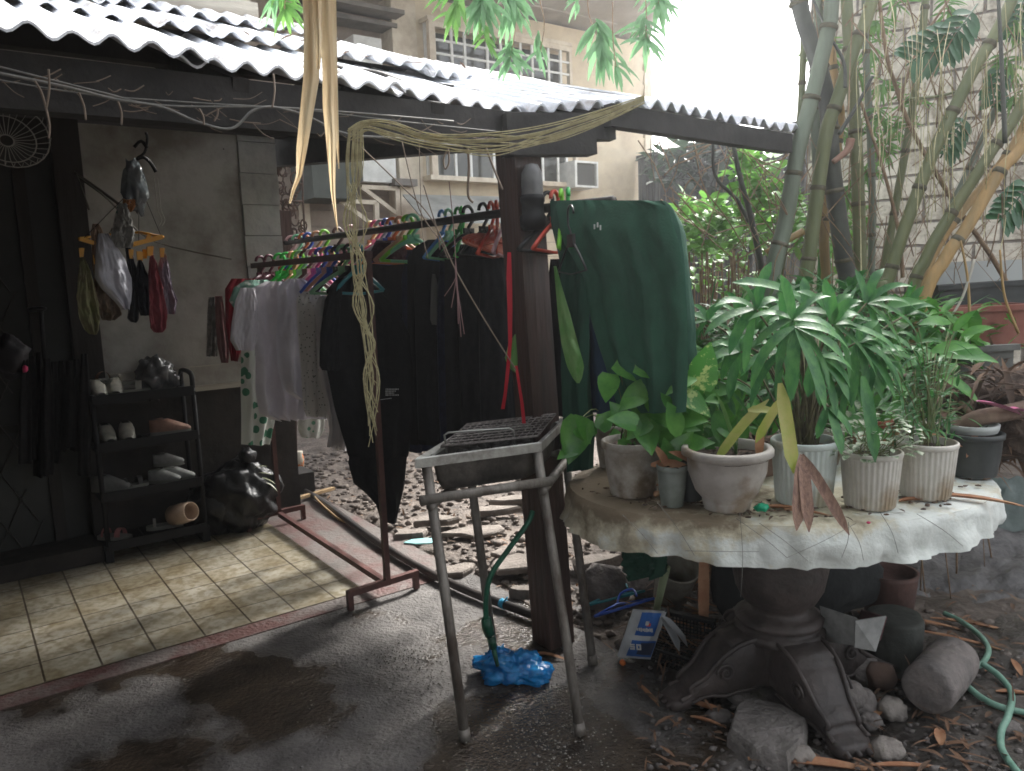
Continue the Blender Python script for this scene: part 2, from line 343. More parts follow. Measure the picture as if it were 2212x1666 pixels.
# eave: sloping soffit over the yard, right corner cut off to imitate sky glow
b = MB(); s4 = [H(.6, 9.3, 5.07), H(9.75, 9.3, 5.07), H(6.7, 5.9, 5.57), H(.6, 5.9, 5.57)]; b.add(s4+[p+Z*.05 for p in s4], [(3, 2, 1, 0), (4, 5, 6, 7)]+[(i, (i+1) % 4, (i+1) % 4+4, i+4) for i in range(4)], False)
for k in range(1, 5): b.prism(H(3.4+.28*k, 6.2+k*.62, 5.515-k*.09), u*(2.8+.28*k), v*.012, Z*.015)
b.build('eave_soffit', m_soff, bh)
b = MB(); b.hbox(.5, 6.8, 5.82, 5.9, 5.5, 5.72); b.build('eave_fascia', m_ply, bh)
b = MB(); b.hbox(.6, 9.7, 9.32, 13, 5.2, 5.3); b.build('eave_deck', m_ply, bh)
def windowbox(name, x0, x1, z0, z1, cols, rows, label=None, depth=.22, slats=False):
    fb = MB(); y0 = 9-depth
    fb.hbox(x0, x0+.09, y0-.02, y0+.05, z0, z1); fb.hbox(x1-.05, x1, y0-.02, y0+.05, z0, z1)
    fb.hbox(x0+.09, x1-.05, y0-.02, y0+.05, z1-.07, z1); fb.hbox(x0-.04, x1+.02, y0-.04, 8.97, z0-.06, z0)
    fb.hbox(x0-.02, x1, y0-.03, 8.97, z1, z1+.05)
    wdw = fb.build('window', m_trim, bh)
    g = MB()
    for i, t in enumerate(cols): g.hbox(lerp(x0+.09, x1-.05, t)-.018, lerp(x0+.09, x1-.05, t)+.018, y0-.012, y0+.012, z0, z1-.07)
    for i, t in enumerate(rows): g.hbox(x0+.09, x1-.05, y0-.009, y0+.009, lerp(z0, z1-.07, t)-.014, lerp(z0, z1-.07, t)+.014)
    for k in (.33, .66): g.hbox(x0+.01, x0+.03, lerp(y0+.05, 8.97, k)-.01, lerp(y0+.05, 8.97, k)+.01, z0, z1)
    g.build('window_bars', m_white, wdw)
    g = MB(); g.hbox(x0+.1, x1-.06, 8.955, 8.963, z0+.01, z1-.08); g.build('pane', m_glass, wdw)
(ua0, uz1), (ua1, _), (_, uz0) = oz(905, 50), oz(1212, 100), oz(921, 158)
windowbox('upper', ua0, ua1, uz0-.12, uz1-.02, (.11, .2, .36, .46, .61, .7, .83, .93), (.26, .5, .76))
(la0, _), (la1, lz0) = oz(915, 387), oz(1228, 403)
windowbox('lower', la0, la1, 2.84, 3.7, (.12, .22, .38, .5, .62, .74, .86, .93), (.5, .96))
# louvre shelf under lower window, sloping sheet, brackets
b = MB(); pts = [onb(870, 420, 8.7), onb(1100, 425, 8.7), onb(1085, 480, 7.9), onb(940, 478, 7.9), onb(905, 462, 8.1)]
b.add(pts+[p-Z*.02 for p in pts], [(0, 1, 2, 3, 4), (9, 8, 7, 6, 5), (0, 5, 6, 1), (1, 6, 7, 2), (2, 7, 8, 3), (3, 8, 9, 4), (4, 9, 5, 0)]); b.build('sloping_awning', mat('grey_sheet', (.38, .39, .38), (.26, .27, .26), .5, 4), bh)
for (x, y) in ((815, 410), (770, 440)):
    b = MB(); p, q, r_ = onb(x-35, y-6, 8.9), onb(x+42, y-2, 8.9), onb(x+45, y+75, 8.9)
    b.bar(p, q, .05, .05); b.bar(q, r_, .05, .06, u); b.bar(p, lerp(q, r_, .72), .04, .05); b.build('bracket', m_trim, bh)
b = MB(); x0, z0 = oz(785, 392, 8.86); x1, z1 = oz(852, 305, 8.86); b.hbox(x0, x1, 8.86, 8.98, z0, z1+.5); b.build('white_box_panel', m_white, bh)
b = MB(); x0, z0 = oz(675, 428, 8.6); x1, z1 = oz(762, 320, 8.6); b.hbox(x0, x1, 8.55, 9.2, z0, z1+.5); b.build('dark_panel', mat('dull_green_panel', (.10, .11, .10), (.07, .08, .07), .7, 3), bh)
b = MB(); x0, z0 = oz(852, 400, 8.8); x1, z1 = oz(900, 388, 8.8); b.hbox(x0, x1, 8.78, 8.95, z0, z1); b.build('grey_ledge', m_ply, bh)
b = MB(); x0, z0 = oz(765, 130, 8.9); x1, z1 = oz(822, 85, 8.9); b.hbox(x0, x1, 8.88, 9.2, z0-.3, z1); b.build('shutter', m_white, bh)
b = MB()
for k in range(2): b.hbox(3.6, 4.9, 8.9-.2*k, 9.2-.2*k, 4.62+.1*k, 4.67+.1*k)
b.build('stepped_cornice', m_ply, bh)
# air conditioner
ac = thing('air_conditioner', H(8.0, 8.6, 2.8), 'white boxy window air conditioner jutting from the cream clapboard wall', 'air conditioner')
x0, z0 = oz(1243, 404, 8.55); x1, z1 = oz(1292, 350, 8.55)
b = MB(); b.hbox(x0, x1, 8.55, 9.1, z0, z0+.03); b.hbox(x0, x1, 8.55, 9.1, z1-.03, z1); b.hbox(x0, x0+.04, 8.55, 9.1, z0+.03, z1-.03); b.hbox(x1-.03, x1, 8.55, 9.1, z0+.03, z1-.03)
b.build('casing', m_white, ac)
b = MB(); b.hbox(x0+.04, x1-.03, 8.6, 8.62, z0+.03, z1-.03)
for k in range(14): zz = lerp(z0+.05, z1-.05, k/13); b.hbox(x0+.04, x1-.03, 8.585, 8.6, zz-.004, zz+.004)
b.build('rear_grille', mat('grey_fin', (.2, .2, .19), None, .5, metal=.3), ac)
# ================================================================== BLOCK WALL on the right
def blockmat():
    M = bpy.data.materials.new('hollow_blocks'); M.use_nodes = True; n = M.node_tree.nodes; l = M.node_tree.links; P = n['Principled BSDF']
    tc = n.new('ShaderNodeTexCoord'); sx = n.new('ShaderNodeSeparateXYZ'); l.new(tc.outputs['Object'], sx.inputs[0])
    # length along the wall
    d1 = n.new('ShaderNodeVectorMath'); d1.operation = 'DOT_PRODUCT'; d1.inputs[1].default_value = tuple(WD); l.new(tc.outputs['Object'], d1.inputs[0])
    tn = n.new('ShaderNodeTexNoise'); tn.inputs['Scale'].default_value = 3; l.new(tc.outputs['Object'], tn.inputs['Vector'])
    ad = n.new('ShaderNodeMath'); ad.operation = 'MULTIPLY_ADD'; ad.inputs[1].default_value = .05; l.new(tn.outputs[0], ad.inputs[0]); l.new(sx.outputs[2], ad.inputs[2])
    cx = n.new('ShaderNodeCombineXYZ'); l.new(d1.outputs['Value'], cx.inputs[0]); l.new(ad.outputs[0], cx.inputs[1])
    br = n.new('ShaderNodeTexBrick'); br.inputs['Scale'].default_value = 1; br.inputs['Brick Width'].default_value = .4; br.inputs['Row Height'].default_value = .21
    br.inputs['Mortar Size'].default_value = .016; br.inputs['Mortar Smooth'].default_value = .6
    br.inputs['Color1'].default_value = (.74, .68, .58, 1); br.inputs['Color2'].default_value = (.60, .55, .46, 1); br.inputs['Mortar'].default_value = (.22, .19, .16, 1)
    l.new(cx.outputs[0], br.inputs['Vector'])
    t = n.new('ShaderNodeTexNoise'); t.inputs['Scale'].default_value = 5; t.inputs['Detail'].default_value = 9; t.inputs['Roughness'].default_value = .7; l.new(tc.outputs['Object'], t.inputs['Vector'])
    r = n.new('ShaderNodeValToRGB'); r.color_ramp.elements[0].position = .33; r.color_ramp.elements[0].color = (.32, .29, .25, 1); r.color_ramp.elements[1].position = .56; r.color_ramp.elements[1].color = (1, 1, 1, 1)
    l.new(t.outputs[0], r.inputs[0]); a = n.new('ShaderNodeMixRGB'); a.blend_type = 'MULTIPLY'; a.inputs[0].default_value = 1; l.new(br.outputs[0], a.inputs[1]); l.new(r.outputs[0], a.inputs[2])
    l.new(a.outputs[0], P.inputs['Base Color']); P.inputs['Roughness'].default_value = .9
    bp = n.new('ShaderNodeBump'); bp.inputs['Strength'].default_value = .8; bp.inputs['Distance'].default_value = .02; bp.invert = True; l.new(br.outputs['Fac'], bp.inputs['Height'])
    b2 = n.new('ShaderNodeBump'); b2.inputs['Strength'].default_value = .5; b2.inputs['Distance'].default_value = .02; t3 = n.new('ShaderNodeTexNoise'); t3.inputs['Scale'].default_value = 40; l.new(tc.outputs['Object'], t3.inputs['Vector'])
    l.new(t3.outputs[0], b2.inputs['Height']); l.new(bp.outputs[0], b2.inputs['Normal']); l.new(b2.outputs[0], P.inputs['Normal'])
    return M
WD = V((-.80, .60, 0)).normalized(); WN = V((.60, .80, 0)).normalized(); WP = V((3.73, 7, 0))
bw = thing('block_wall', WP, 'tall pale hollow block wall behind the bamboo on the right', 'wall')
rr_ = ray(1748, 200); kx = (WP-C0).dot(WN)/rr_.dot(WN); TE = (C0+rr_*kx-WP).dot(WD)
b = MB(); b.prism(WP+WD*((TE-7.6)/2)+WN*.1+Z*3.2, WD*((TE+7.6)/2), WN*.1, Z*3.3); b.build('blockwork', blockmat(), bw)
b = MB(); b.prism(WP+WD*((TE-7.6)/2)+WN*.1+Z*6.55, WD*((TE+7.7)/2), WN*.14, Z*.05); b.build('coping', MC['grey_ply'], bw)
# dark tin fence far behind the yard
tf = thing('tin_fence', H(9, 10.2), 'dark weathered sheet fence in shade between the house corner and the bamboo', 'fence')
b = MB(); P0 = at(1380, 500, 12.6); P1 = at(1760, 500, 9.9); P0.z = P1.z = 0
b.grid(lambda s, t: lerp(P0, P1, s)+Z*lerp(-.05, 3.3, t)+V((.6, .8, 0))*.02*math.sin(s*150), 300, 1, False)
b.build('sheeting', mat('dark_sheet', (.09, .095, .095), (.045, .045, .045), .7, 3, stretch=(2, 2, .4)), tf)
b = MB(); b.bar(P0+Z*3.3, P1+Z*3.3, .08, .08); b.build('top_rail', m_dwood, tf)
# ================================================================== PORCH ROOF
def tinmat(name, c, c2, c3):
    M = mat(name, c, c2, .45, 2.2, .15, spec=.4, mix=(.4, .7), stretch=(1, 1, 1)); return M
m_tin = mat('pale_fibre_roof', (.74, .76, .80), (.40, .37, .35), .6, 5.5, .3, bsc=30, mix=(.52, .68), det=12, stretch=(1, 1, 1))
m_tin2 = mat('galvanised_roof', (.68, .70, .75), (.33, .29, .27), .5, 6.5, .3, bsc=30, mix=(.53, .66), det=12)
m_beam = mat('dark_beam', (.03, .027, .025), (.015, .014, .013), .8, 6, .3)  # very dark brown with random mottling for every roof timber
pr = thing('porch_roof', H(1.9, 2.5), 'low corrugated roof on a dark brown post with white crusted tin sheets', 'roof')
SLP = (2.7-2.15)/(3.95-2.42)
def sheet(p0, p1, L, pitch, amp, mt, dz=0, slp=SLP, name='roof_sheet', th=.008, sag=0):
    p0, p1 = V(p0), V(p1); W_ = (p1-p0).length; nu = int(W_/pitch*8); nv = 7; sl = (v+Z*slp); ph = U(0, 6)
    def f(s, t, o=0):
        q = lerp(p0, p1, s)+sl*(L*t); x = s*W_
        return q+Z*(amp*math.cos(2*math.pi*x/pitch)+dz+o+.012*nz((x*2.5, t*2, ph))-.03*max(0, nz((x*9, 4, ph))-.25)*(1-t)**4-sag*math.sin(math.pi*t))-sl*(.03*nz((x*4, 7, ph))*(1-t))
    b = MB(); b.grid(lambda s, t: f(s, t), nu, nv); b.grid(lambda s, t: f(s, t, -th), nu, nv)
    k = (nu+1)*(nv+1); ed = [list(range(nu+1)), [nv*(nu+1)+i for i in range(nu+1)]]
    ed += [[j*(nu+1) for j in range(nv+1)], [j*(nu+1)+nu for j in range(nv+1)]]
    for e in ed:
        for i, j in zip(e, e[1:]): b.f.append([i, j, j+k, i+k]); b.m.append(0); b.sm.append(False)
    return b.build(name, mt, pr)
def E_(x, y, z): return gd(x, y, z)
e0 = H(-.95, 2.36, 2.165); e1 = H(.63, 2.43, 2.165)
# lower row of sheets
sheet(H(-3.3, 2.4, 2.19), H(-.6, 2.38, 2.19), 1.05, .1, .016, m_tin)
sheet(H(-.65, 2.38, 2.175), H(.70, 2.42, 2.17), 1.0, .1, .016, m_tin, .012)
sheet(H(.62, 2.44, 2.16), H(1.36, 2.44, 2.16), 1.0, .1, .016, m_tin, .0)
sheet(H(1.3, 2.46, 2.15), H(1.95, 2.54, 2.15), 1.0, .1, .016, m_tin, .008)
q0, q1 = E_(1125, 236, 2.16), E_(1400, 219, 2.16)
sheet(q0, q1, 1.5, .076, .017, m_tin2, .0, slp=.30)
q2, q3 = E_(1385, 226, 2.165), E_(1740, 283, 2.165)
sheet(q2, q3, 1.45, .085, .019, m_tin2, .012, slp=.30)
# upper row overlapping it
zz = lambda bb: 2.15+SLP*(bb-2.42)
sheet(H(-3.3, 3.2, zz(3.2)+.05), H(.1, 3.16, zz(3.16)+.05), .85, .1, .016, m_tin2)
sheet(H(.0, 3.22, zz(3.22)+.045), H(1.0, 3.2, zz(3.2)+.045), .80, .1, .016, m_tin2, .012)
sheet(H(.95, 3.28, zz(3.28)+.05), H(2.0, 3.26, zz(3.26)+.05), .72, .1, .016, m_tin)
sheet(H(-3.3, 3.7, zz(3.7)+.10), H(.7, 3.72, zz(3.7)+.10), .33, .1, .016, m_tin)
sheet(H(.66, 3.74, zz(3.74)+.10), H(1.7, 3.70, zz(3.7)+.10), .3, .1, .016, m_tin2)
sheet(H(1.95, 3.3, zz(3.3)+.02), H(3.0, 3.25, zz(3.25)+.02), .75, .085, .019, m_tin)
# beams, purlins, rafters
b = MB(); b.hbox(-3.2, 1.98, 2.46, 2.54, 1.985, 2.13); b.build('eave_beam', m_beam, pr)
b = MB(); b.bar(at(1090, 312, 2.93), at(1278, 312, 3.08), .08, .085); b.build('eave_beam', m_beam, pr)
b = MB(); b.bar(at(1090, 275, 3.02), at(1322, 276, 3.18), .06, .10); b.build('eave_beam', m_beam, pr)
b = MB(); b.bar(at(1310, 250, 3.12), at(1700, 312, 3.85), .06, .085); b.build('eave_beam', m_beam, pr)
b = MB(); g5 = [H(1.885, 2.6, 2.1), H(1.885, 5.4, 2.4), H(1.885, 5.4, 2.8), H(1.885, 3.9, 2.62), H(1.885, 2.6, 2.17)]; b.add(g5+[p+u*.02 for p in g5], [(0, 1, 2, 3, 4), (9, 8, 7, 6, 5)]+[(i, i+5, (i+1) % 5+5, (i+1) % 5) for i in range(5)], False); b.build('gable_board', m_beam, pr)
b = MB(); b.bar(H(1.9, 2.5, 2.06), H(1.9, 5.4, 2.36), .09, .10); b.build('cross_beam', m_beam, pr)
for bb in (3.2, 3.9): b = MB(); b.hbox(-3.2, 3.0, bb-.03, bb+.03, zz(bb)-.10, zz(bb)-.03); b.build('purlin', m_beam, pr)
for a in (-2.4, -1.6, -.8, 0, .8, 1.5):
    b = MB(); b.bar(H(a, 2.46, 2.09), H(a, 4.9, 2.93), .05, .08); b.build('rafter', m_beam, pr)
b = MB(); b.prism(H(-.6, 4.5, 2.78), u*2.4, v*.45+Z*.16, Z*.01); b.build('ceiling_board', m_beam, pr)
base = gd(1197, 1385); base.z = -.05; top = at(1118, 320, base.y+.03); top.z = 1.99
b = MB(); b.bar(base, top, .125, .12, u.cross(v)*0+v)
b.build('post', m_brown, pr)
b = MB(); bb_ = gd(620, 1075); t_ = at(592, 300, bb_.y); b.bar(V((bb_.x, bb_.y, -.05)), V((t_.x, t_.y, 2.0)), .12, .12, v); b.bar(V((bb_.x-.14, bb_.y+.1, -.05)), V((t_.x-.12, t_.y+.1, 2.0)), .07, .08, v)
b.build('post', m_brown, pr)
b = MB(); p = gd(628, 1062); b.prism(V((p.x+.02, p.y, .06)), u*.12, v*.12, Z*.09); b.build('post_footing', m_dplas, pr)
# debris stuck on the roof
for i in range(16):
    x = 500+i*52+U(-15, 15); y = 95+ (x-500)*.125+U(-6, 14)
    p = gd(x, y, 2.45); p.z = zz(p.dot(v))+.06
    b = MB(); b.leaf(p, V((U(-1, 1), U(-1, 1), .05)), U(.05, .13), U(.01, .02), .1, 4)
    b.build('fallen_leaf', mat('dry_leaf_brown', (.16, .09, .05), (.09, .05, .03), .8, 20), **tg(f'small dry leaf lying on the tin roof, {ORD[i]} from the left', 'leaf', 'dry leaves on the tin roof'))
b = MB(); p = gd(385, 118, 2.2)
for k in range(7): b.leaf(p+Z*.01, V((math.cos(k*.9), math.sin(k*.9)-.6, .2)), .035, .018, .5, 4)
b.build('red_flower', mat('flower_red', (.5, .03, .05), None, .6, trans=.2), **tg('small red flower caught on the corrugated eave at left', 'flower'))
b = MB(); b.tube(spline([gd(x, y, 2.3) for x, y in ((705, 146), (760, 152), (820, 160), (870, 178), (905, 186))], 5), [.018]*3+[.012]*18, 6); b.build('fallen_branch', m_dwood, **tg('dark dead branch lying on the tin roof edge right of the dry palm leaves', 'branch'))
# black lantern on the post
ln = thing('lantern', at(1150, 470, 2.95), 'black round lantern with a dull glass dome fixed high on the brown post', 'lantern')
c = at(1152, 486, 2.95)
b = MB(); b.lathe([(.0, -.02), (.04, -.02), (.05, .0), (.05, .03), (.042, .04), (.042, .08), (.046, .085), (.046, .105), (.04, .11)], c, 20); b.build('housing', mat('black_plastic', (.008, .008, .009), None, .6, spec=.25), ln)
b = MB(); b.lathe([(.04, .11), (.041, .15), (.038, .19), (.024, .22), (0, .225)], c, 20); b.build('dome', mat('smoky_glass', (.10, .10, .10), (.16, .16, .16), .5, 6, spec=.4), ln)
# red ribbon
b = MB(); pts = [(1096, 545, 1104), (1094, 600, 1106), (1096, 660, 1107), (1098, 740, 1106), (1093, 800, 1101), (1088, 850, 1095), (1082, 884, 1090)]
vs = []
for (x0, y, x1) in pts: vs += [at(x0, y, 2.86), at(x1, y, 2.87)]
b.add(vs+[p+V((0, .002, 0)) for p in vs], [(2*i, 2*i+1, 2*i+3, 2*i+2) for i in range(6)]+[(14+2*i, 16+2*i, 17+2*i, 15+2*i) for i in range(6)], False)
m_rib = mat('red_ribbon', (.55, .01, .03), None, .5, trans=.2)
b.build('ribbon', m_rib, **tg('long bright red ribbon hanging left of the brown post', 'ribbon'))
b = MB(); vs = []
for (x0, y, x1) in [(1112, 790, 1118), (1118, 830, 1124), (1124, 870, 1131), (1128, 915, 1136)]: vs += [at(x0, y, 2.84), at(x1, y, 2.845)]
b.add(vs+[p+V((0, .002, 0)) for p in vs], [(2*i, 2*i+1, 2*i+3, 2*i+2) for i in range(3)]+[(8+2*i, 10+2*i, 11+2*i, 9+2*i) for i in range(3)], False); b.build('ribbon', m_rib, **tg('short red ribbon end hugging the lower left edge of the post above the grill', 'ribbon'))

# ================================================================== CLOTHES RACK
m_steel = mat('oxide_red_steel', (.11, .045, .038), (.07, .03, .027), .5, 12, .15)
AR, B0, B1 = 1.55, 3.2, 4.68
rk = thing('clothes_rack', H(AR, 3.95), 'dark red steel clothes rack standing on the tiles with crossbars for feet', 'clothes rack')
for bb in (B0, B1):
    b = MB(); b.hbox(AR-.013, AR+.013, bb-.013, bb+.013, .07, 1.63); b.build('upright', m_steel, rk)
    b = MB(); f0, f1 = H(AR-.21, bb-.01, .085), H(AR+.17, bb+.01, .085)
    b.bar(f0, f1, .028, .028); b.bar(f0+Z*.012+u*.012, f0-Z*.08+u*.012, .026, .026, v); b.bar(f1+Z*.012-u*.012, f1-Z*.08-u*.012, .026, .026, v); b.build('foot', m_steel, rk)
b = MB(); b.bar(H(AR, B0-.02, 1.625), H(AR, B1+.12, 1.625), .03, .03); b.build('hanging_bar', m_steel, rk)
b = MB(); b.bar(H(AR, B0+.014, .075), H(AR, B1-.014, .075), .028, .028); b.build('base_bar', m_steel, rk)
AP = 1.9
b = MB(); b.tube([H(AP, 5.4, 1.79), H(AP, 4, 1.775), H(AP, 2.6, 1.765), H(AP, 1.98, 1.75)], .018, 8)
b.build('hanging_pole', m_dwood, **tg('dark pole slung from post to post behind the rack with black clothes on it', 'pole'))

# ---- garments: closed cloth shells on their own hanger planes
def fab(name, c, c2=None, rough=.9, sc=30, trans=.0, spots=None): return mat(name, c, c2, rough, sc, .15, bsc=150, trans=trans, spots=spots, spec=.2)
def garment(rows, plane, th=.05, nf=5, fa=.012, seed=0, grow=1.0, nrm=None, nu=34, nv=40, hem=.01, mb=None, cr=1.0):
    nrm = nrm or -v; b = mb or MB(); y0, y1 = rows[0][0], rows[-1][0]
    def f(s, t, side):
        y = lerp(y0, y1, t); xl, xr = pl(rows, y); x = lerp(xl, xr, s)
        y2 = y+(hem*200*nz((s*3, seed, 2)) if t > .85 else 0)*(t-.85)/.15 if t > .85 else y
        p = plane(x, y2); q = 2*s-1
        fold = fa*(.35+grow*t)*(math.sin(nf*3.0*s+seed*1.7+1.4*nz((s*2, t*1.5, seed)))+.7*nz((s*7+seed, t*1.2, seed*2.3)))
        fold += .5*fa*nz((s*9, t*9, seed))+.35*fa*nz((s*20, t*12, seed))+.5*fa*nz((s*14+t*4, t*2.5, seed*1.3))+(cr-1)*fa*(abs(nz((s*6+t*2, t*5-s*2, seed*1.9)))+.6*abs(nz((s*11, t*10, seed*.7)))-.3)
        edge = math.sqrt(max(0, 1-q*q)); prof = min(1, t*6+.25)
        return p+nrm*(side*th*.5*edge*prof+fold*min(1, edge*1.6)*(1 if side > 0 else .8))
    if cr > 1:
        g0 = f
        def f(s, t, side, g0=g0): return g0(s, t, side)+u*(.18*fa*10*.1*nz((s*5, t*9, seed+3))*(1 if s in (0, 1) else 0))
    b.grid(lambda s, t: f(s, t, 1), nu, nv); b.grid(lambda s, t: f(1-s, t, -1), nu, nv)
    return b
def PB(bb): return lambda x, y: onb(x, y, bb)
def PA(aa): return lambda x, y: ona(x, y, aa)
m_blk = fab('black_cotton', (.012, .012, .014), (.008, .008, .01)); m_navy = fab('navy_cotton', (.018, .022, .055), (.012, .014, .035))
def shirt(name, label, cat, mt, parts, bb, th=.05, fa=.012, seed=0, group=None, nf=5):
    b = MB()
    for i, (rows, off) in enumerate(parts): garment(rows, PB(bb-off), th*(1 if i == 0 else .7), nf if i == 0 else 3, fa*(1 if i == 0 else .6), seed+i, mb=b)
    return b.build(name, mt, **tg(label, cat, group))
# -- on the near rack, front to back
jk = shirt('jacket', 'long black jacket at the front of the rack with small white print and dangling sleeve', 'jacket', m_blk,
   [([(596, 752, 782), (606, 728, 800), (625, 712, 818), (660, 705, 852), (720, 702, 885), (800, 706, 893), (880, 722, 893), (960, 745, 885), (985, 752, 880)], 0),
    ([(612, 722, 742), (650, 702, 735), (720, 692, 732), (790, 690, 735), (800, 696, 730)], .03),
    ([(940, 760, 884), (1000, 752, 878), (1045, 764, 874), (1065, 790, 870), (1090, 812, 864), (1128, 824, 856)], -.02)], 3.36, .09, .014, 3)
b = MB()
for k in range(5):
    for i in range(R.randint(6, 9) if k < 4 else 1):
        x = 834+i*3.3; w2 = U(1.2, 2.6) if k < 4 else 28; y = 841+k*4.2 if k < 4 else 862
        p = onb(x, y, 3.285); b.prism(p, u*(w2/1660*3.5*.5), v*.0008, Z*(.0028 if k < 4 else .001))
b.build('printed_lines', mat('print_white', (.6, .6, .6), None, .8), jk)
shirt('blouse', 'pale mauve blouse with gathered neck and short sleeve, leftmost of the white tops', 'blouse', fab('mauve_white', (.74, .72, .76), (.62, .60, .64), sc=5, trans=.15),
   [([(608, 575, 640), (622, 545, 672), (650, 535, 690), (720, 548, 690), (780, 552, 684), (850, 552, 680), (893, 560, 668), (907, 590, 655)], 0),
    ([(622, 520, 552), (650, 508, 556), (700, 500, 560), (735, 497, 556), (757, 510, 548)], .02)], 3.95, .08, .024, 11, nf=7)
shirt('blouse', 'lilac white blouse with long plain front hanging in the middle of the whites', 'blouse', fab('lilac_white', (.72, .71, .77), (.6, .59, .65), sc=4, trans=.15),
   [([(602, 622, 655), (620, 598, 690), (660, 600, 704), (740, 596, 706), (800, 600, 704), (845, 612, 690), (862, 640, 680)], 0),
    ([(800, 640, 690), (850, 648, 700), (905, 640, 706)], -.02)], 3.78, .06, .022, 21, nf=7)
shirt('blouse', 'white blouse sprinkled with small grey leaves, right of the lilac white one', 'blouse', fab('sprig_white', (.70, .69, .67), None, spots=((.2, .22, .19), 60, .22), trans=.1),
   [([(630, 655, 690), (645, 640, 708), (700, 642, 714), (800, 650, 712), (880, 655, 715), (900, 662, 708)], 0)], 3.66, .05, .013, 31)
shirt('shirt', 'plain white shirt with long tail nearest the black jacket', 'shirt', fab('off_white', (.72, .71, .72), (.6, .59, .6), sc=4, trans=.15),
   [([(640, 690, 720), (660, 680, 740), (750, 684, 745), (820, 690, 750), (880, 704, 748), (930, 712, 742), (966, 706, 738)], 0)], 3.6, .05, .012, 41)
shirt('pajama_trousers', 'white pajama trousers printed with round green leaves hanging lowest at the left of the rack', 'trousers', fab('green_dot_white', (.70, .73, .68), None, spots=((.08, .26, .16), 16, .34), trans=.1),
   [([(690, 522, 590), (760, 521, 594), (840, 520, 598), (900, 521, 596), (960, 521, 583)], 0)], 4.12, .06, .012, 51)
shirt('shirt', 'mint green patterned pajama top with flared sleeve at the left of the rack', 'pajama top', fab('mint_print', (.22, .38, .31), None, spots=((.55, .6, .55), 30, .3), trans=.1),
   [([(605, 530, 580), (622, 505, 600), (650, 495, 600), (680, 515, 590), (700, 530, 586)], 0)], 4.05, .06, .012, 61)
shirt('dress', 'deep red dress hanging at the far left end of the rack', 'dress', fab('deep_red', (.30, .02, .035), (.2, .012, .02), sc=5, trans=.1),
   [([(602, 500, 552), (625, 486, 545), (700, 487, 530), (760, 496, 520), (780, 500, 512)], 0)], 4.45, .05, .013, 71)
shirt('cloth', 'thin pink cloth clipped beside the deep red dress', 'cloth', fab('dusty_pink', (.30, .14, .14), (.2, .1, .1), sc=6, trans=.15),
   [([(640, 464, 480), (700, 466, 488), (750, 470, 496), (784, 478, 492)], 0)], 4.52, .03, .012, 81)
shirt('cloth', 'thin grey striped cloth at the outermost left of the rack', 'cloth', fab('grey_stripe', (.16, .15, .15), (.3, .28, .27), sc=40, trans=.1),
   [([(642, 450, 466), (700, 447, 472), (770, 446, 470)], 0)], 4.56, .03, .012, 91)
shirt('child_shirt', 'low white garment hem with green blots behind the brown post foot', 'shirt', fab('white_green', (.45, .46, .43), None, spots=((.1, .26, .17), 22, .28)),
   [([(850, 640, 706), (930, 644, 700), (945, 650, 692)], 0)], 4.6, .05, .01, 95)
shirt('long_shirt', 'white long shirt hem showing beside the black jacket under the whites', 'shirt', MC['off_white'],
   [([(780, 700, 740), (860, 706, 752), (930, 712, 760), (972, 720, 752)], 0)], 4.1, .05, .01, 99)
# -- black clothes on the pole
bk = [('shirt', 'black shirt between the long jacket and the rack upright', m_blk, 3.95, [(575, 800, 845), (600, 770, 870), (700, 775, 880), (850, 780, 885), (950, 800, 880)]),
      ('dress', 'black dress filling the middle of the dark clothes', m_blk, 3.38, [(530, 905, 950), (555, 880, 985), (700, 880, 990), (960, 885, 985)]),
      ('dress', 'black dress behind the mauve roots', m_blk, 2.95, [(528, 985, 1060), (548, 960, 1085), (700, 960, 1090), (950, 965, 1090)]),
      ('shirt', 'black shirt on the pole closest behind the rack upright', m_blk, 3.75, [(528, 860, 905), (545, 800, 930), (580, 770, 925), (700, 790, 925), (850, 800, 930), (965, 830, 925)]),
      ('trousers', 'navy blue trousers among the black clothes, left of the grey sliver', m_navy, 3.5, [(540, 880, 930), (600, 868, 950), (800, 872, 955), (975, 880, 950)]),
      ('shirt', 'plain black shirt hanging under the blue and green hangers', m_blk, 3.25, [(518, 925, 965), (535, 890, 1000), (600, 895, 1010), (800, 900, 1010), (950, 905, 1000)]),
      ('trousers', 'faded navy trousers hanging behind the grill basin', m_navy, 3.05, [(560, 950, 1040), (700, 945, 1050), (900, 950, 1060), (985, 956, 1050)]),
      ('shirt', 'black shirt under the reddish hangers left of the brown post', m_blk, 2.85, [(540, 1010, 1090), (560, 985, 1112), (640, 990, 1116), (800, 995, 1122), (940, 1002, 1126)]),
      ('dress', 'long black dress just left of the brown post', m_blk, 2.72, [(560, 1040, 1120), (700, 1035, 1130), (900, 1040, 1140), (960, 1045, 1140)]),
      ('trousers', 'black trousers right of the brown post beside the green ones', m_blk, 2.38, [(560, 1190, 1222), (700, 1196, 1226), (850, 1205, 1228), (900, 1210, 1226)])]
for i, (n_, lab, mt, bb, rows) in enumerate(bk): garment(rows, PB(bb), .09, 4, .018, i*7+5).build(n_, mt, **tg(lab, n_))
garment([(592, 934, 940), (620, 932, 945), (690, 930, 948), (702, 935, 944)], PB(3.16), .03, 2, .004, 3).build('cloth', fab('grey_cloth', (.15, .15, .14)), **tg('narrow grey cloth sliver showing between the black clothes', 'cloth'))
garment([(520, 812, 872), (545, 800, 880), (568, 806, 872)], PB(3.6), .08, 3, .01, 9).build('cloth', fab('maroon_dark', (.04, .012, .02)), **tg('dark maroon cloth peeking over the black clothes near the rack upright', 'cloth'))
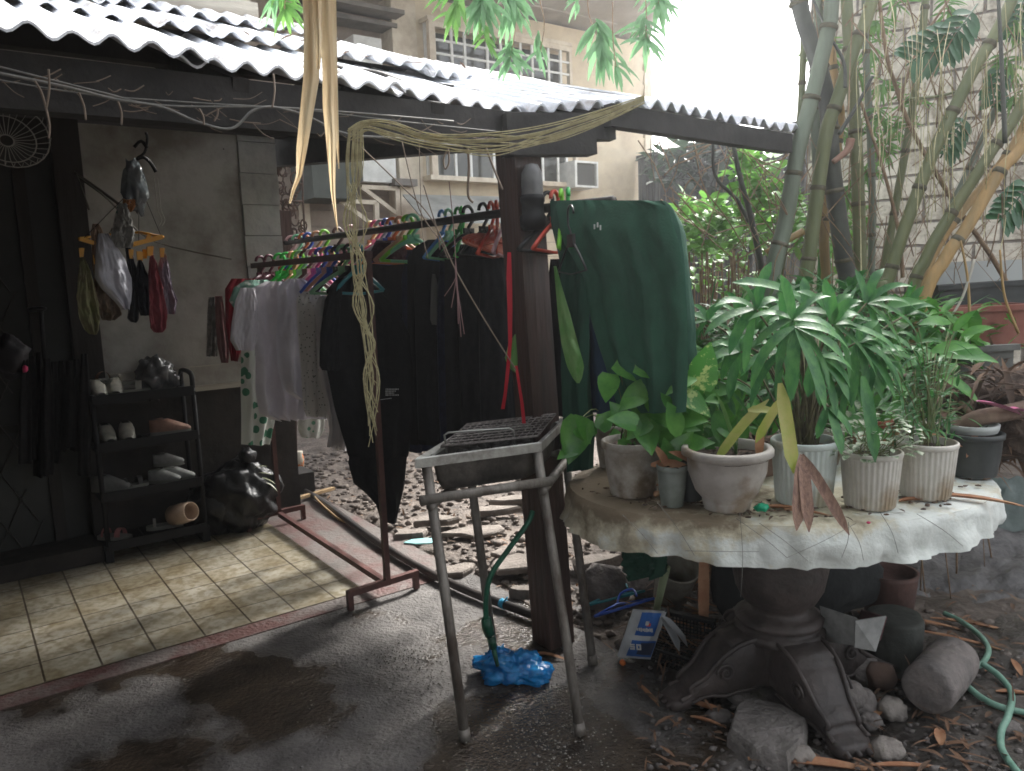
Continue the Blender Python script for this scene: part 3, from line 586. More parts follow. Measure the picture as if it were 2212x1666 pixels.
# -- green trousers on the right, draped over the pole
m_grn = fab('bottle_green', (.040, .125, .080), (.03, .095, .062), sc=5, trans=.05); m_grn2 = fab('dark_green', (.024, .078, .052), (.018, .058, .04), sc=4)
garment([(433, 1205, 1400), (444, 1200, 1440), (520, 1215, 1466), (600, 1262, 1478), (700, 1280, 1485), (800, 1312, 1486), (890, 1340, 1482)], PA(1.82), .06, 7, .011, 4, nrm=-u, nu=60, grow=.8).build('trousers', m_grn, **tg('big bottle green trousers draped over the pole right of the post, the widest green cloth', 'trousers'))
garment([(434, 1382, 1436), (446, 1340, 1452), (490, 1380, 1468), (560, 1400, 1478), (700, 1440, 1486), (800, 1455, 1484)], PA(1.90), .12, 3, .016, 14, nrm=-u).build('cloth', m_grn2, **tg('dark green cloth humped over the outer end of the pole', 'cloth'))
garment([(434, 1188, 1330), (480, 1190, 1300), (560, 1212, 1280), (700, 1215, 1272), (850, 1222, 1268), (950, 1230, 1275), (1015, 1238, 1270)], PA(1.86), .07, 4, .016, 24, nrm=-u).build('trousers', m_grn2, **tg('narrow dark green trouser leg hanging right beside the brown post down to the table', 'trousers'))
garment([(600, 1262, 1300), (700, 1264, 1318), (800, 1268, 1338), (890, 1275, 1350)], PA(1.95), .07, 4, .014, 34, nrm=-u).build('trousers', fab('slate_blue', (.03, .055, .10), (.022, .04, .07), sc=4), **tg('slate blue trouser leg showing between the green ones', 'trousers'))
garment([(1175, 1345, 1440), (1215, 1352, 1440), (1245, 1375, 1432)], PA(2.0), .1, 3, .02, 44, nrm=-u).build('cloth', m_grn2, **tg('dark green cloth drooping under the left end of the table cloth', 'cloth'))
# clothes peg glints
for i, (x, y) in enumerate(((1284, 490), (1291, 486), (1297, 492))):
    b = MB(); p = ona(x, y, 1.75); b.bar(p-Z*.008, p+Z*.008, .003, .005); b.build('clothes_peg', mat('clear_peg', (.55, .58, .56), None, .2), **tg('small clear peg on the green trousers', 'clothes peg', 'clear pegs on the green trousers'))
# banana leaves caught by the post
m_ban = mat('banana_leaf', (.12, .33, .07), (.28, .46, .18), .4, 9, .1, trans=.35, stretch=(1, 1, .4))
b = MB(); rows = [(575, 1196, 1202), (620, 1200, 1214), (680, 1205, 1232), (740, 1212, 1248), (790, 1224, 1262), (815, 1236, 1258), (828, 1246, 1252)]
b.grid(lambda s, t: at(lerp(*pl(rows, lerp(575, 828, t)), s), lerp(575, 828, t), 2.72+.03*abs(s-.5)+.01*nz((s*5, t*8, 1))), 8, 22); b.build('banana_leaf', m_ban, **tg('long bright green leaf blade hanging right of the brown post', 'leaf'))
b = MB(); rows = [(722, 1112, 1114), (745, 1098, 1116), (775, 1090, 1118), (800, 1104, 1118), (806, 1114, 1118)]
b.grid(lambda s, t: at(lerp(*pl(rows, lerp(722, 806, t)), s), lerp(722, 806, t), 2.9+.015*math.sin(s*9)), 6, 10); b.build('leaf', m_ban, **tg('pale green torn leaf poking out left of the brown post', 'leaf'))

# ================================================================== HANGERS
HC = {'purple': (.12, .05, .25), 'brown': (.10, .045, .04), 'mint green': (.25, .65, .42), 'orange': (.75, .2, .06), 'blue': (.03, .10, .5), 'peach': (.65, .33, .2), 'lime green': (.25, .68, .05), 'pink': (.75, .14, .28), 'pale pink': (.6, .35, .38),
      'bright green': (.04, .6, .09), 'yellow': (.7, .6, .25), 'white': (.6, .6, .58), 'sky blue': (.08, .3, .75), 'green': (.03, .4, .08), 'red': (.6, .07, .04), 'black': (.012, .012, .012), 'pale green': (.3, .6, .35), 'teal': (.03, .25, .3), 'maroon': (.13, .03, .05)}
def hanger(a, bb, z, col, label, yaw=0, w_=.2, wide=.014, group=None):
    """wide plastic hanger hooked over a bar whose centre is at height z"""
    mt = mat('plastic_'+col.replace(' ', '_'), HC[col], None, .35, trans=.12)
    o = H(a, bb, z); h = thing('clothes_hanger', o, label, 'hanger', group); X = (u*math.cos(yaw)+v*math.sin(yaw)); Y = Z.cross(X)
    r = .03; hk = [o+X*(r*math.cos(t))+Z*(r*math.sin(t)+.002) for t in [math.radians(q) for q in range(-10, 200, 21)]]
    hk = hk[::-1]; hk += [o+X*r*.9-Z*.03, o+X*.0-Z*.06, o-Z*.085]
    b = MB(); b.tube(hk, [wide*.62]*len(hk), 6); b.build('hook', mt, h)
    b = MB(); s1 = [o-Z*.08]+[o+X*(w_*k)-Z*(.085+.10*k**1.3) for k in (.25, .5, .75, 1)]; s2 = [o-Z*.08]+[o-X*(w_*k)-Z*(.085+.10*k**1.3) for k in (.25, .5, .75, 1)]
    b.tube(s1, wide*.7, 5); b.tube(s2, wide*.7, 5); b.tube([s1[-1], (s1[-1]+s2[-1])/2-Z*.012, s2[-1]], wide*.5, 5)
    b.prism(o-Z*.085, X*.03, Y*.005, Z*.022); b.build('shoulder_bar', mt, h)
    return h
n1 = [(4.66, 'maroon'), (4.5, 'maroon'), (4.33, 'bright green'), (4.22, 'bright green'), (4.12, 'peach'), (4.05, 'lime green'), (4.0, 'pale green'), (3.92, 'brown'), (3.85, 'white'), (3.8, 'pink'), (3.73, 'blue'), (3.66, 'peach'), (3.6, 'blue'), (3.52, 'black'), (3.46, 'pale green'), (3.38, 'black'), (3.31, 'teal')]
ordn = ['first', 'second', 'third', 'fourth', 'fifth', 'sixth', 'seventh', 'eighth', 'ninth', 'tenth', 'eleventh', 'twelfth', 'thirteenth', 'fourteenth', 'fifteenth', 'sixteenth', 'seventeenth', 'eighteenth', 'nineteenth', 'twentieth', 'twenty-first', 'twenty-second']
for i, (bb, c_) in enumerate(n1):
    hanger(AR, bb, 1.645, c_, f'{c_} plastic hanger on the near rack bar, {ordn[i]} from its far left end', U(-.35, .35), .2 if i < 2 else (.17 if i == 14 else .12), group='plastic hangers on the near rack bar')
n2 = [(5.2, 'purple'), (5.06, 'pale pink'), (4.95, 'mint green'), (4.84, 'orange'), (4.76, 'blue'), (4.62, 'peach'), (4.5, 'lime green'), (4.3, 'brown'), (4.12, 'pale pink'), (3.86, 'yellow'), (3.8, 'pink'), (3.74, 'white'), (3.68, 'blue'), (3.61, 'orange'), (3.53, 'peach'), (3.45, 'lime green'), (3.4, 'mint green')]
for i, (bb, c_) in enumerate(n2):
    hanger(AP, bb, 1.79, c_, f'{c_} plastic hanger on the dark pole behind, {ordn[i]} from its far left end', U(-.35, .35), .17, .015, group='plastic hangers on the dark pole')
n3 = [(3.12, 'sky blue', .5), (3.06, 'mint green', .4), (2.98, 'green', .5), (2.95, 'bright green', .8), (2.9, 'black', .2), (2.78, 'black', .3), (2.72, 'red', .6), (2.68, 'red', .9), (2.64, 'pale pink', .7), (2.3, 'red', .4), (2.26, 'lime green', .8), (2.22, 'green', .9), (2.34, 'black', .2)]
for i, (bb, c_, yw) in enumerate(n3):
    hanger(AP, bb, 1.785, c_, f'{c_} hanger in the jumble around the brown post, {ordn[i]} along the pole', yw, .18, .013, group='jumbled hangers around the post')
hanger(1.72, 2.0, 1.7, 'black', 'thin dark hanger hooked in front of the green trousers', 1.2, .14, .006)
# reddish bundle of nested hangers left of post
for i in range(7):
    o = onb(1045+i*7, 520+i*2.5, 2.7-i*.01); h = thing('clothes_hanger', o, 'rusty red hanger lying flat in the nested bundle left of the brown post', 'hanger', 'nested rusty red hangers')
    b = MB(); L = .10; X = u; Y = v*.6-Z*.5
    pts = [o+X*(L*math.cos(t))+Z*(.026*math.sin(t))+v*(.03*math.sin(t)) for t in [k*math.pi/8 for k in range(16)]]
    b.tube(pts, .008, 5, closed=True); b.build('loop', mat('plastic_rusty', (.38, .07, .04), (.5, .15, .08), .3, 8), h)
# ================================================================== CLIP HANGER WITH WASHING (left)
m_yel = mat('yellow_plastic', (.75, .36, .02), None, .4, trans=.1)
PB_ = 3.8
dh = thing('clip_dryer', onb(290, 520, PB_), 'yellow clip dryer hanging before the whitewashed board with pegs round its rim', 'clip dryer')
def Q(x, y, db=0): return onb(x, y, PB_+db)
b = MB(); b.bar(Q(172, 516), Q(205, 526), .022, .018); b.bar(Q(288, 528), Q(350, 512), .026, .02); b.bar(Q(318, 520), Q(322, 508), .02, .016); b.bar(Q(206, 527), Q(290, 530), .014, .014)
b.tube([Q(172, 516), Q(220, 508, .25), Q(300, 502, .3), Q(352, 512)], .007, 6); b.build('rim', m_yel, dh)
pegs = [(176, 545, 0), (206, 560, 0), (222, 555, .1), (283, 548, 0), (300, 552, 0), (304, 553, .02), (313, 548, .05), (322, 542, 0), (326, 541, .02), (350, 545, 0)]
for (x, y, d) in pegs:
    b = MB(); b.bar(Q(x-2.5, y-9, d), Q(x-1, y+11, d), .010, .012, v); b.bar(Q(x+3, y-9, d), Q(x+1, y+11, d), .010, .012, v); b.build('peg', m_yel, dh)
b = MB()
for (x, y) in ((176, 520), (222, 528), (300, 526), (350, 514)): b.tube([Q(x, y), Q(300, 395)], .0015, 4)
b.tube(spline([Q(300, 395), Q(290, 350), Q(312, 330), Q(318, 300), Q(315, 286)], 4), .006, 6); b.tube(spline([Q(296, 345), Q(310, 340), Q(325, 352), Q(337, 372)], 4), .008, 6); b.tube(spline([Q(318, 320), Q(305, 305), Q(290, 318)], 3), .008, 6)
b.build('hook', MC['black_plastic'], dh)
W_ = [('cloth', 'yellow green cloth with brown folds, leftmost on the clip dryer', fab('olive_yellow', (.33, .34, .17), (.24, .21, .13), sc=14), [(556, 174, 182), (600, 168, 200), (650, 166, 212), (690, 172, 216), (712, 182, 212), (722, 194, 206)], 0, .06, .016),
      ('cloth', 'beige strappy cloth behind the white brassiere', fab('beige', (.34, .26, .2), (.24, .17, .13), sc=12), [(590, 205, 225), (640, 200, 258), (680, 215, 262), (692, 222, 246)], .05, .05, .018),
      ('cloth', 'light brown cloth bundled above the white brassiere', fab('tan', (.26, .17, .12), (.36, .27, .2), sc=12), [(484, 200, 214), (500, 196, 222), (530, 198, 224), (580, 200, 218), (596, 204, 214)], .02, .05, .012),
      ('brassiere', 'white padded brassiere hanging in the middle of the clip dryer', fab('bra_white', (.60, .60, .66), (.52, .52, .58), sc=4), [(505, 212, 236), (530, 207, 250), (560, 206, 270), (600, 204, 284), (625, 220, 286), (650, 246, 284), (668, 262, 278)], -.02, .12, .010),
      ('cloth', 'crumpled white lace cloth high on the clip dryer', fab('lace_white', (.5, .5, .48), (.32, .32, .3), sc=26), [(440, 256, 272), (480, 246, 286), (510, 240, 292), (535, 248, 286)], -.06, .08, .022),
      ('cloth', 'dark charcoal stocking hanging beside the white brassiere', fab('charcoal', (.05, .052, .06), (.03, .03, .035), sc=12), [(535, 270, 282), (580, 276, 294), (640, 278, 300), (690, 276, 300), (697, 284, 294)], .02, .04, .01),
      ('sock', 'black sock clipped left of the pink cloth', fab('sock_black', (.012, .012, .018)), [(562, 298, 306), (600, 292, 320), (660, 296, 322), (682, 304, 320)], -.01, .05, .01),
      ('cloth', 'rose pink cloth hanging long on the clip dryer', fab('rose', (.42, .11, .13), (.3, .07, .09), sc=9), [(552, 324, 332), (590, 320, 342), (640, 318, 354), (680, 322, 360), (710, 326, 358), (718, 334, 350)], 0, .06, .016),
      ('brassiere', 'lilac brassiere at the right end of the clip dryer', fab('lilac', (.36, .31, .37), (.28, .24, .29), sc=6), [(548, 350, 356), (580, 340, 366), (620, 346, 372), (650, 348, 384), (678, 356, 378)], .03, .06, .014),
      ('cloth', 'teal cloth scrap above the lace on the clip dryer', fab('teal_scrap', (.02, .14, .14)), [(444, 254, 262), (460, 250, 262), (477, 256, 264)], -.05, .04, .006),
      ('cloth', 'orange brown scrap under the hook of the clip dryer', fab('orange_scrap', (.42, .19, .08)), [(430, 266, 292), (444, 264, 294), (458, 272, 284)], -.03, .07, .008)]
for i, (n_, lab, mt, rows, d, th, fa) in enumerate(W_): garment(rows, PB(PB_+d), th, 4, fa*1.25, i*3+2, nu=30, nv=36, cr=3.2).build(n_, mt, **tg(lab, 'underwear' if n_ == 'brassiere' else n_))
b = MB(); b.blob(Q(291, 402, -.02), .045, .05, .10, .5, 2.2, 14, 5, ridge=.4); b.build('plastic_bag', mat('clear_dark_bag', (.10, .12, .13), (.2, .22, .23), .2, 12, spec=.8), **tg('dark clear plastic bag tied above the washing on the clip dryer', 'bag'))
b = MB()
for (x0, x1) in ((333, 345), (340, 352)):
    b.tube(spline([Q(x0, 385, .1), Q(x0+4, 420, .1), Q(x0+8, 455, .1), Q(x1+4, 475, .1), Q(x1-2, 488, .1)], 4), .0022, 4)
b.build('string', mat('white_string', (.45, .44, .4), None, .8), **tg('thin frayed white strings dangling right of the clip dryer', 'string'))
b = MB(); b.tube(spline([onb(160, 372, 4.3), onb(215, 410, 4.2), onb(262, 445, 3.9)], 4), .007, 5); b.tube(spline([onb(165, 380, 4.3), onb(235, 432, 4.1), onb(330, 520, 4.85), onb(500, 560, 4.92)], 4), .005, 5)
b.tube([onb(165, 376, 4.3), onb(192, 452, 3.85)], .005, 5); b.build('rope', mat('dull_rope', (.12, .11, .09), None, .9), **tg('dull ropes stretched from the door post toward the washing', 'rope'))
# wire basket at the top left
wb = thing('wire_basket', at(15, 290, 2.55), 'round wire fan guard hanging under the roof at the left edge', 'wire basket'); c = at(18, 292, 2.55); ax = V((.25, -.75, -.62)).normalized(); x_ = ax.cross(Z).normalized(); y_ = ax.cross(x_)
b = MB(); rr = .115
for k in range(30):
    t = 2*math.pi*k/30; e = x_*math.cos(t)+y_*math.sin(t)
    b.tube([c+e*.02+ax*.035, c+e*rr*.6+ax*.03, c+e*rr+ax*-.0, c+e*rr-ax*.03], .0011, 4)
for q in (rr, rr*.7, .02): b.tube([c+(x_*math.cos(t)+y_*math.sin(t))*q+ax*(.035 if q < .03 else .028 if q < rr else 0) for t in [2*math.pi*k/24 for k in range(24)]], .002, 4, closed=True)
b.build('wires', mat('pale_wire', (.3, .29, .26), None, .5), wb)
# dangling wires under the roof
def wire(name, label, pts, r, mt, cat='wire', grp=None, n=6, nn=5):
    b = MB(); 
    for q in (pts if isinstance(pts[0], list) else [pts]): b.tube(spline(q, n), r, nn)
    return b.build(name, mt, **tg(label, cat, grp))
m_wire = mat('grey_cable', (.13, .13, .12), (.2, .19, .17), .7, 30); m_vine = mat('dry_vine', (.17, .13, .10), None, .9)
def A(x, y, Y): return at(x, y, Y)
def EB(x, y, d=0): return onb(x, y, 2.42-d)
wire('cable', 'grey cable sagging along the dark eave beam from the left edge', [EB(-20, 155), EB(150, 190), EB(250, 215), EB(350, 232), EB(430, 265), EB(500, 278), EB(545, 240), EB(590, 232), EB(660, 250), EB(750, 290), EB(870, 300), EB(1000, 318)], .0045, m_wire)
wire('cable', 'thin pale cable running straight just under the tin sheets', [EB(-20, 140), EB(220, 200), EB(350, 228), EB(590, 232), EB(780, 245), EB(980, 262)], .003, m_wire)
wire('cable', 'third faint cable under the eave running from the left edge to the post', [EB(-20, 170), EB(200, 205), EB(420, 222), EB(640, 236), EB(860, 262), EB(1080, 285)], .0022, m_wire)
for i, q in enumerate((((75, 175, 100, 235), (100, 235, 105, 300)), ((105, 150, 100, 235),), ((590, 160, 588, 232),), ((255, 220, 262, 270),), ((170, 200, 185, 260),), ((430, 235, 440, 270),), ((470, 235, 462, 262),))):
    wire('hanging_vine', f'dry stem dangling under the corrugated eave, {ORD[i]} of seven', [EB(q[0][0], q[0][1], .02)]+[EB((x0+x1)/2+4, (y0+y1)/2, .02) for (x0, y0, x1, y1) in q]+[EB(q[-1][2], q[-1][3], .02)], .003, m_vine, 'stem', 'dry stems under the eave')
b = MB()
for k in range(60):
    x = U(0, 1080); y = 150+x*.12+U(-5, 60); L = U(15, 70); an = U(-.5, .9); b.tube(spline([EB(x, y), EB(x+L*.5*math.cos(an)+U(-5, 5), y+L*.5*math.sin(an)+U(0, 8)), EB(x+L*math.cos(an), y+L*math.sin(an))], 3), U(.0008, .002), 4)
b.build('cobwebs', m_vine, kind='stuff', label='cobwebs and fine dry stems clinging to the dark eave beam', category='cobwebs')
# loose strands across the middle
for i, (lab, pts, r) in enumerate((('long thin line slanting from the roof down past the black clothes to the post', [(780, 318), (860, 395), (930, 470), (985, 585), (1040, 680), (1115, 800)], .0022),
      ('thin line from the tin roof falling across the wooden house window', [(868, 305), (905, 450), (950, 520), (968, 560)], .0018),
      ('fine strand hanging beside the straw bundle', [(905, 300), (908, 400), (912, 500), (925, 560)], .0012),
      ('pale twisted strand hanging before the sloping awning', [(915, 400), (930, 450), (945, 500), (950, 540)], .002),
      ('dark hooked vine hanging in front of the lower house window', [(1010, 318), (1013, 360), (1011, 420), (1022, 438)], .004),
      ('dark looped wire hanging under the straw rope left of the post', [(966, 325), (958, 345), (962, 365), (970, 350), (968, 322)], .003),
      ('thin dark twig from the straw rope toward the post top', [(1050, 320), (1065, 360), (1085, 410)], .0035))):
    wire('hanging_strand', lab, [A(x, y, 2.5) for x, y in pts], r, m_vine, 'strand')
b = MB()
for k in range(6):
    x = 972+k*3; q = [A(970, 392, 2.45), A(976, 450, 2.45), A(981, 510, 2.45), A(984, 560, 2.45), A(986+U(-2, 2), 600, 2.45), A([960, 990, 996, 1003, 975, 988][k], [640, 700, 728, 722, 665, 640][k], 2.45)]
    b.tube(spline(q, 5), .0013, 4)
b.build('root_cluster', mat('mauve_root', (.24, .14, .14), None, .8), **tg('mauve aerial roots forking before the black clothes', 'roots'))
# ---- straw twine bundle: draped rope + hanging tail
m_straw = mat('straw_twine', (.52, .48, .28), (.38, .33, .19), .85, 40, trans=.1)
b = MB()
for k in range(20):
    o = U(-1.8, 1.8); o2 = U(-2.2, 2.2); sg = U(.4, 1.8)
    q = [A(762+8*o, 292+6*o2, 2.42), A(790+4*o, 272+5*o2, 2.42), A(850+4*o, 285+9*o2*sg, 2.4), A(940+6*o, 302+8*o2*sg+6*sg, 2.38), A(1060, 312+10*o2*sg+(16 if k % 5 == 0 else 0), 2.36), A(1180, 292+9*o2*sg+(22 if k % 6 == 0 else 0), 2.38), A(1300, 252+7*o2+(18 if k % 6 == 0 else 0), 2.4), A(1392, 215+4*o2, 2.42)]
    b.tube(spline(q, 6), .0015, 4)
b.build('straw_rope', m_straw, **tg('slack bundle of straw twine slung along the eave above the post', 'straw rope'))
b = MB()
for k in range(20):
    o = U(-1.5, 1.5); o2 = U(-2., 2.); e = U(-60, 120) if k < 26 else U(120, 200)
    q = [A(768+13*o, 280, 2.42), A(765+14*o, 380, 2.42), A(768+15*o2, 480, 2.42), A(775+14*o, 570, 2.42), A(785+13*o2, 660, 2.42), A(798+11*o, 740, 2.42), A(803+10*o2, 800+e*.2, 2.42), A(806+9*o, min(1010, 850+e), 2.42)]
    b.tube(spline(q, 5), .0013, 4)
b.build('straw_tail', m_straw, **tg('long straw twine tail hanging in front of the rack upright', 'straw rope'))
# dry palm leaves hanging in the foreground
m_dry = mat('dry_palm', (.74, .58, .36), (.86, .74, .52), .6, 3, .12, trans=.45, stretch=(14, 14, .4), bsc=8)
def hangleaf(lab, rows, Y, tw=.02):
    y0, y1 = rows[0][0], rows[-1][0]
    b = MB(); b.grid(lambda s, t: at(lerp(*pl(rows, lerp(y0, y1, t)), s), lerp(y0, y1, t), Y+tw*.35*math.cos(s*6.3)+.01*math.sin(t*7)+.0012*math.sin(s*40)), 14, 30)
    b.build('dry_leaf', m_dry, **tg(lab, 'dry leaf'))
hangleaf('long dry tan palm leaf hanging at left in front of the roof', [(-30, 652, 684), (60, 656, 690), (170, 655, 690), (250, 647, 676), (320, 640, 664), (380, 640, 652), (410, 630, 638), (440, 624, 628)], 1.55)
hangleaf('longer dry cream palm leaf hanging right beside the tan one', [(-30, 688, 722), (60, 690, 724), (150, 696, 728), (230, 697, 727), (300, 704, 728), (370, 710, 725), (420, 715, 724), (500, 729, 730)], 1.58)
hangleaf('narrow dry palm strip between the two hanging leaves', [(-30, 672, 694), (80, 680, 696), (150, 684, 692)], 1.53)
hangleaf('short dry palm sliver on the right of the cream leaf', [(-30, 715, 726), (150, 722, 729), (300, 726, 732), (365, 731, 733)], 1.6, .005)

# ================================================================== SHOE SHELF
m_bp = MC['black_plastic']
sh = thing('shoe_rack', H(.83, 4.79), 'black plastic shoe rack with four shelves against the house wall', 'shoe rack')
a0, a1, b0, b1 = .58, 1.10, 4.66, 4.92
for a in (a0, a1):
    for bb in (b0, b1): b = MB(); b.tube([H(a, bb, .1), H(a, bb, .95)], .014, 8); b.build('post', m_bp, sh)
b = MB(); b.tube(spline([H(a1, b0, .93), H(a1, b0, 1.0), H(a1, b0+.06, 1.02), H(a1, b1-.06, 1.02), H(a1, b1, 1.0), H(a1, b1, .93)], 4), .014, 8); b.build('end_loop', m_bp, sh)
for z in (.10, .38, .66, .92):
    b = MB(); b.hbox(a0-.01, a1+.01, b0-.012, b1+.0, z-.03, z-.005); b.bar(H(a0, b0-.014, z-.0), H(a1, b0-.014, z), .012, .05); 
    for k in range(9): aa = lerp(a0+.03, a1-.03, k/8); b.hbox(aa-.008, aa+.008, b0+.01, b1-.02, z-.005, z+.004)
    b.build('shelf', m_bp, sh)
for a in (a0, a1): b = MB(); b.hbox(a-.02, a+.02, b0-.01, b1+.0, .006, .10); b.build('foot', m_bp, sh)
def shoe(a, bb, z, yaw, c, label, L=.22, kind='shoe', tilt=0):
    o = H(a, bb, z); t = thing('shoe', o, label, 'shoe'); X = u*math.cos(yaw)+v*math.sin(yaw); Y = Z.cross(X)
    if tilt: X = X*math.cos(tilt)+Z*math.sin(tilt)
    Zt = X.cross(Y); o = o+Z*(.5*L*math.sin(tilt) if tilt else 0)
    sole = MB(); mt = mat('shoe_'+'_'.join(str(int(q*100)) for q in c), c, tuple(q*.7 for q in c), .6, 20)
    wd = lambda s: (.032+.012*math.sin(math.pi*min(1, s*1.1)))*(1 if .04 < s < .96 else .6)*L/.22
    def f(s, q, h): return o+X*((s-.5)*L)+Y*((q*2-1)*wd(s))+Zt*h
    sole.grid(lambda s, q: f(s, q, .022), 12, 4); sole.grid(lambda s, q: f(s, 1-q, .002), 12, 4)
    sole.grid(lambda s, q: f(s, 0, lerp(.002, .022, q)), 12, 1); sole.grid(lambda s, q: f(s, 1, lerp(.022, .002, q)), 12, 1)
    sole.build('sole', mat('sole_grey', (.2, .2, .18), None, .7), t)
    up = MB()
    if kind == 'shoe':
        hh = lambda s: pl([(0, .075), (.3, .082), (.45, .07), (.7, .045), (.95, .02), (1, .008)], s)[0]*L/.22
        up.grid(lambda s, q: f(s, .5+.5*math.cos(math.pi*(1-q))*.97, .022+hh(s)*math.sin(math.pi*q)**.6*(.8 if (s < .42 and .3 < q < .7) else 1)), 16, 10)
        up.build('upper', mt, t)
        k = MB(); k.grid(lambda s, q: f(lerp(.05, .38, s), lerp(.25, .75, q), .022+.068*L/.22), 3, 3); k.build('lining', mat('shoe_dark', (.03, .025, .02), None, .9), t)
    else:
        for s0, s1 in ((.62, .78), (.2, .27)):
            up.grid(lambda s, q: f(lerp(s0, s1, s), .5+.5*math.cos(math.pi*(1-q)), .022+.045*math.sin(math.pi*q)), 3, 8)
        up.build('straps', mt, t)
    return t
wh, cr_, br_, bl_, pk = (.48, .46, .40), (.38, .35, .28), (.3, .16, .11), (.03, .03, .03), (.5, .2, .2)
AH = math.pi/2
for args in ((.63, 4.78, .925, -AH, wh, 'white shoe at the left end of the top shelf'), (.715, 4.80, .925, -AH-.1, wh, 'white shoe second from left on the top shelf'),
    (.66, 4.86, .99, -AH+.2, br_, 'tan brown slipper resting on the white shoes of the top shelf', .2, 'slipper'), (.80, 4.78, .925, -.3, wh, 'white strappy sandal in the middle of the top shelf', .2, 'slipper'), (.81, 4.84, .965, -.1, cr_, 'cream sandal stacked in the middle of the top shelf', .2, 'slipper'),
    (.65, 4.78, .665, -AH, wh, 'cream sneaker on the left of the second shelf'), (.75, 4.77, .665, -AH-.1, wh, 'cream sneaker right beside its twin on the second shelf'), (.98, 4.76, .665, -.2, br_, 'brown shoe lying at the right of the second shelf'),
    (.64, 4.76, .385, -.7, (.2, .2, .19), 'dark shoe with white band on the left of the third shelf'), (.75, 4.74, .385, .2, bl_, 'small black sandal in the middle of the third shelf', .16, 'slipper'), (.92, 4.74, .385, -.6, (.28, .29, .28), 'grey sneaker on the right of the third shelf', .18), (1.0, 4.75, .385, -.5, (.32, .33, .31), 'pale grey sneaker next to the right end of the third shelf', .18), (.97, 4.84, .46, -.4, (.26, .26, .25), 'grey sneaker stacked behind on the third shelf', .17),
    (.63, 4.76, .105, -.8, pk, 'pink and white slipper on the bottom shelf', .2, 'slipper'), (.90, 4.78, .105, -.2, (.3, .28, .25), 'striped sandal low in the middle of the bottom shelf', .2, 'slipper')):
    shoe(*args)
b = MB(); c = H(1.0, 4.74, .115); cn = MB(); cn.lathe([(.045, 0), (.06, .01), (.063, .08), (.055, .16), (.05, .16), (.054, .09), (.045, .02), (0, .02)], c+Z*.065-u*.06, 20, axis=(-v*.8+u*.45+Z*.25))
cn.build('clog', mat('beige_clog', (.45, .33, .24), (.35, .25, .18), .6, 9), **tg('beige rounded clog standing on end at the right of the bottom shelf', 'clog'))
b = MB(); b.blob(H(.93, 4.79, 1.0), .10, .08, .10, .45, 2.5, 18, 8, ridge=.35); b.build('plastic_bag', mat('grey_clear_bag', (.07, .07, .075), (.16, .16, .16), .12, 12, spec=1), **tg('crumpled grey plastic bag on the top shelf of the shoe rack', 'bag'))
gb = MB(); gb.blob(H(1.33, 4.80, .2), .25, .18, .22, .24, 1.7, 34, 4, ridge=.12, flat=-.2); gb.blob(H(1.18, 4.82, .14), .17, .14, .17, .22, 1.7, 24, 9, ridge=.1, flat=-.14); gb.blob(H(1.40, 4.75, .46), .05, .05, .05, .5, 2.5, 8, 2)
gb.build('garbage_bag', mat('black_bin_bag', (.01, .01, .011), None, .32, 5, 1, bsc=9, spec=.5), **tg('shiny black garbage bag slumped beside the shoe rack', 'bag'))
b = MB()
for k in range(4): p = onb(548+k*9, 1012+k*10, 4.62); b.leaf(p, V((.9, 0, .3-k*.3)), .09, .02, .5, 4)
b.build('bag_ties', mat('olive_plastic', (.3, .32, .2), None, .3), **tg('pale olive plastic ends sticking out of the garbage bag top', 'bag tie'))
for i, (a, bb) in enumerate(((.16, 4.7), (-.1, 4.72))):
    pass
b = MB(); b.bar(gd(75, 1216, .03), gd(212, 1186, .03), .012, .02); b.build('metal_strip', mat('bright_metal', (.4, .42, .44), None, .3, metal=.8), **tg('thin bright metal strip lying along the dark step', 'strip'))
# dark clutter hanging by the door
ct = MB()
for k in range(9):
    x = 55+k*16; garment([(770+U(-12, 12), x-8, x+6), (860, x-14, x+14), (960+U(0, 80), x-16, x+14)], PB(4.75+U(-.05, .1)), .07, 3, .02, k, nu=8, nv=10, mb=ct)
ct.build('dark_clothes', fab('dark_wool', (.012, .012, .013), (.02, .018, .018)), **tg('mass of dark clothes hanging low in front of the dark door', 'clothes'))
b = MB(); b.blob(onb(22, 770, 4.75), .08, .06, .11, .3, 2, 14, 31, ridge=.1); b.build('dark_bag', mat('dark_purple_bag', (.012, .010, .014), (.025, .02, .025), .6, 9), **tg('dark plastic bag with a purple tint at the far left edge by the door', 'bag'))
b = MB(); b.blob(onb(54, 797, 4.62), .013, .013, .018, .3, 2, 8, 3); b.build('pink_ball', mat('hot_pink', (.5, .03, .12), None, .5), **tg('small hot pink bauble in the dark left corner', 'bauble'))
b = MB(); b.tube([onb(88, 665, 4.85), onb(97, 800, 4.85)], .012, 6); b.blob(onb(80, 668, 4.83), .05, .03, .015, .3, 2, 8, 3); b.build('lamp_stand', m_bp, **tg('thin black stand in the shadow before the dark door', 'stand'))
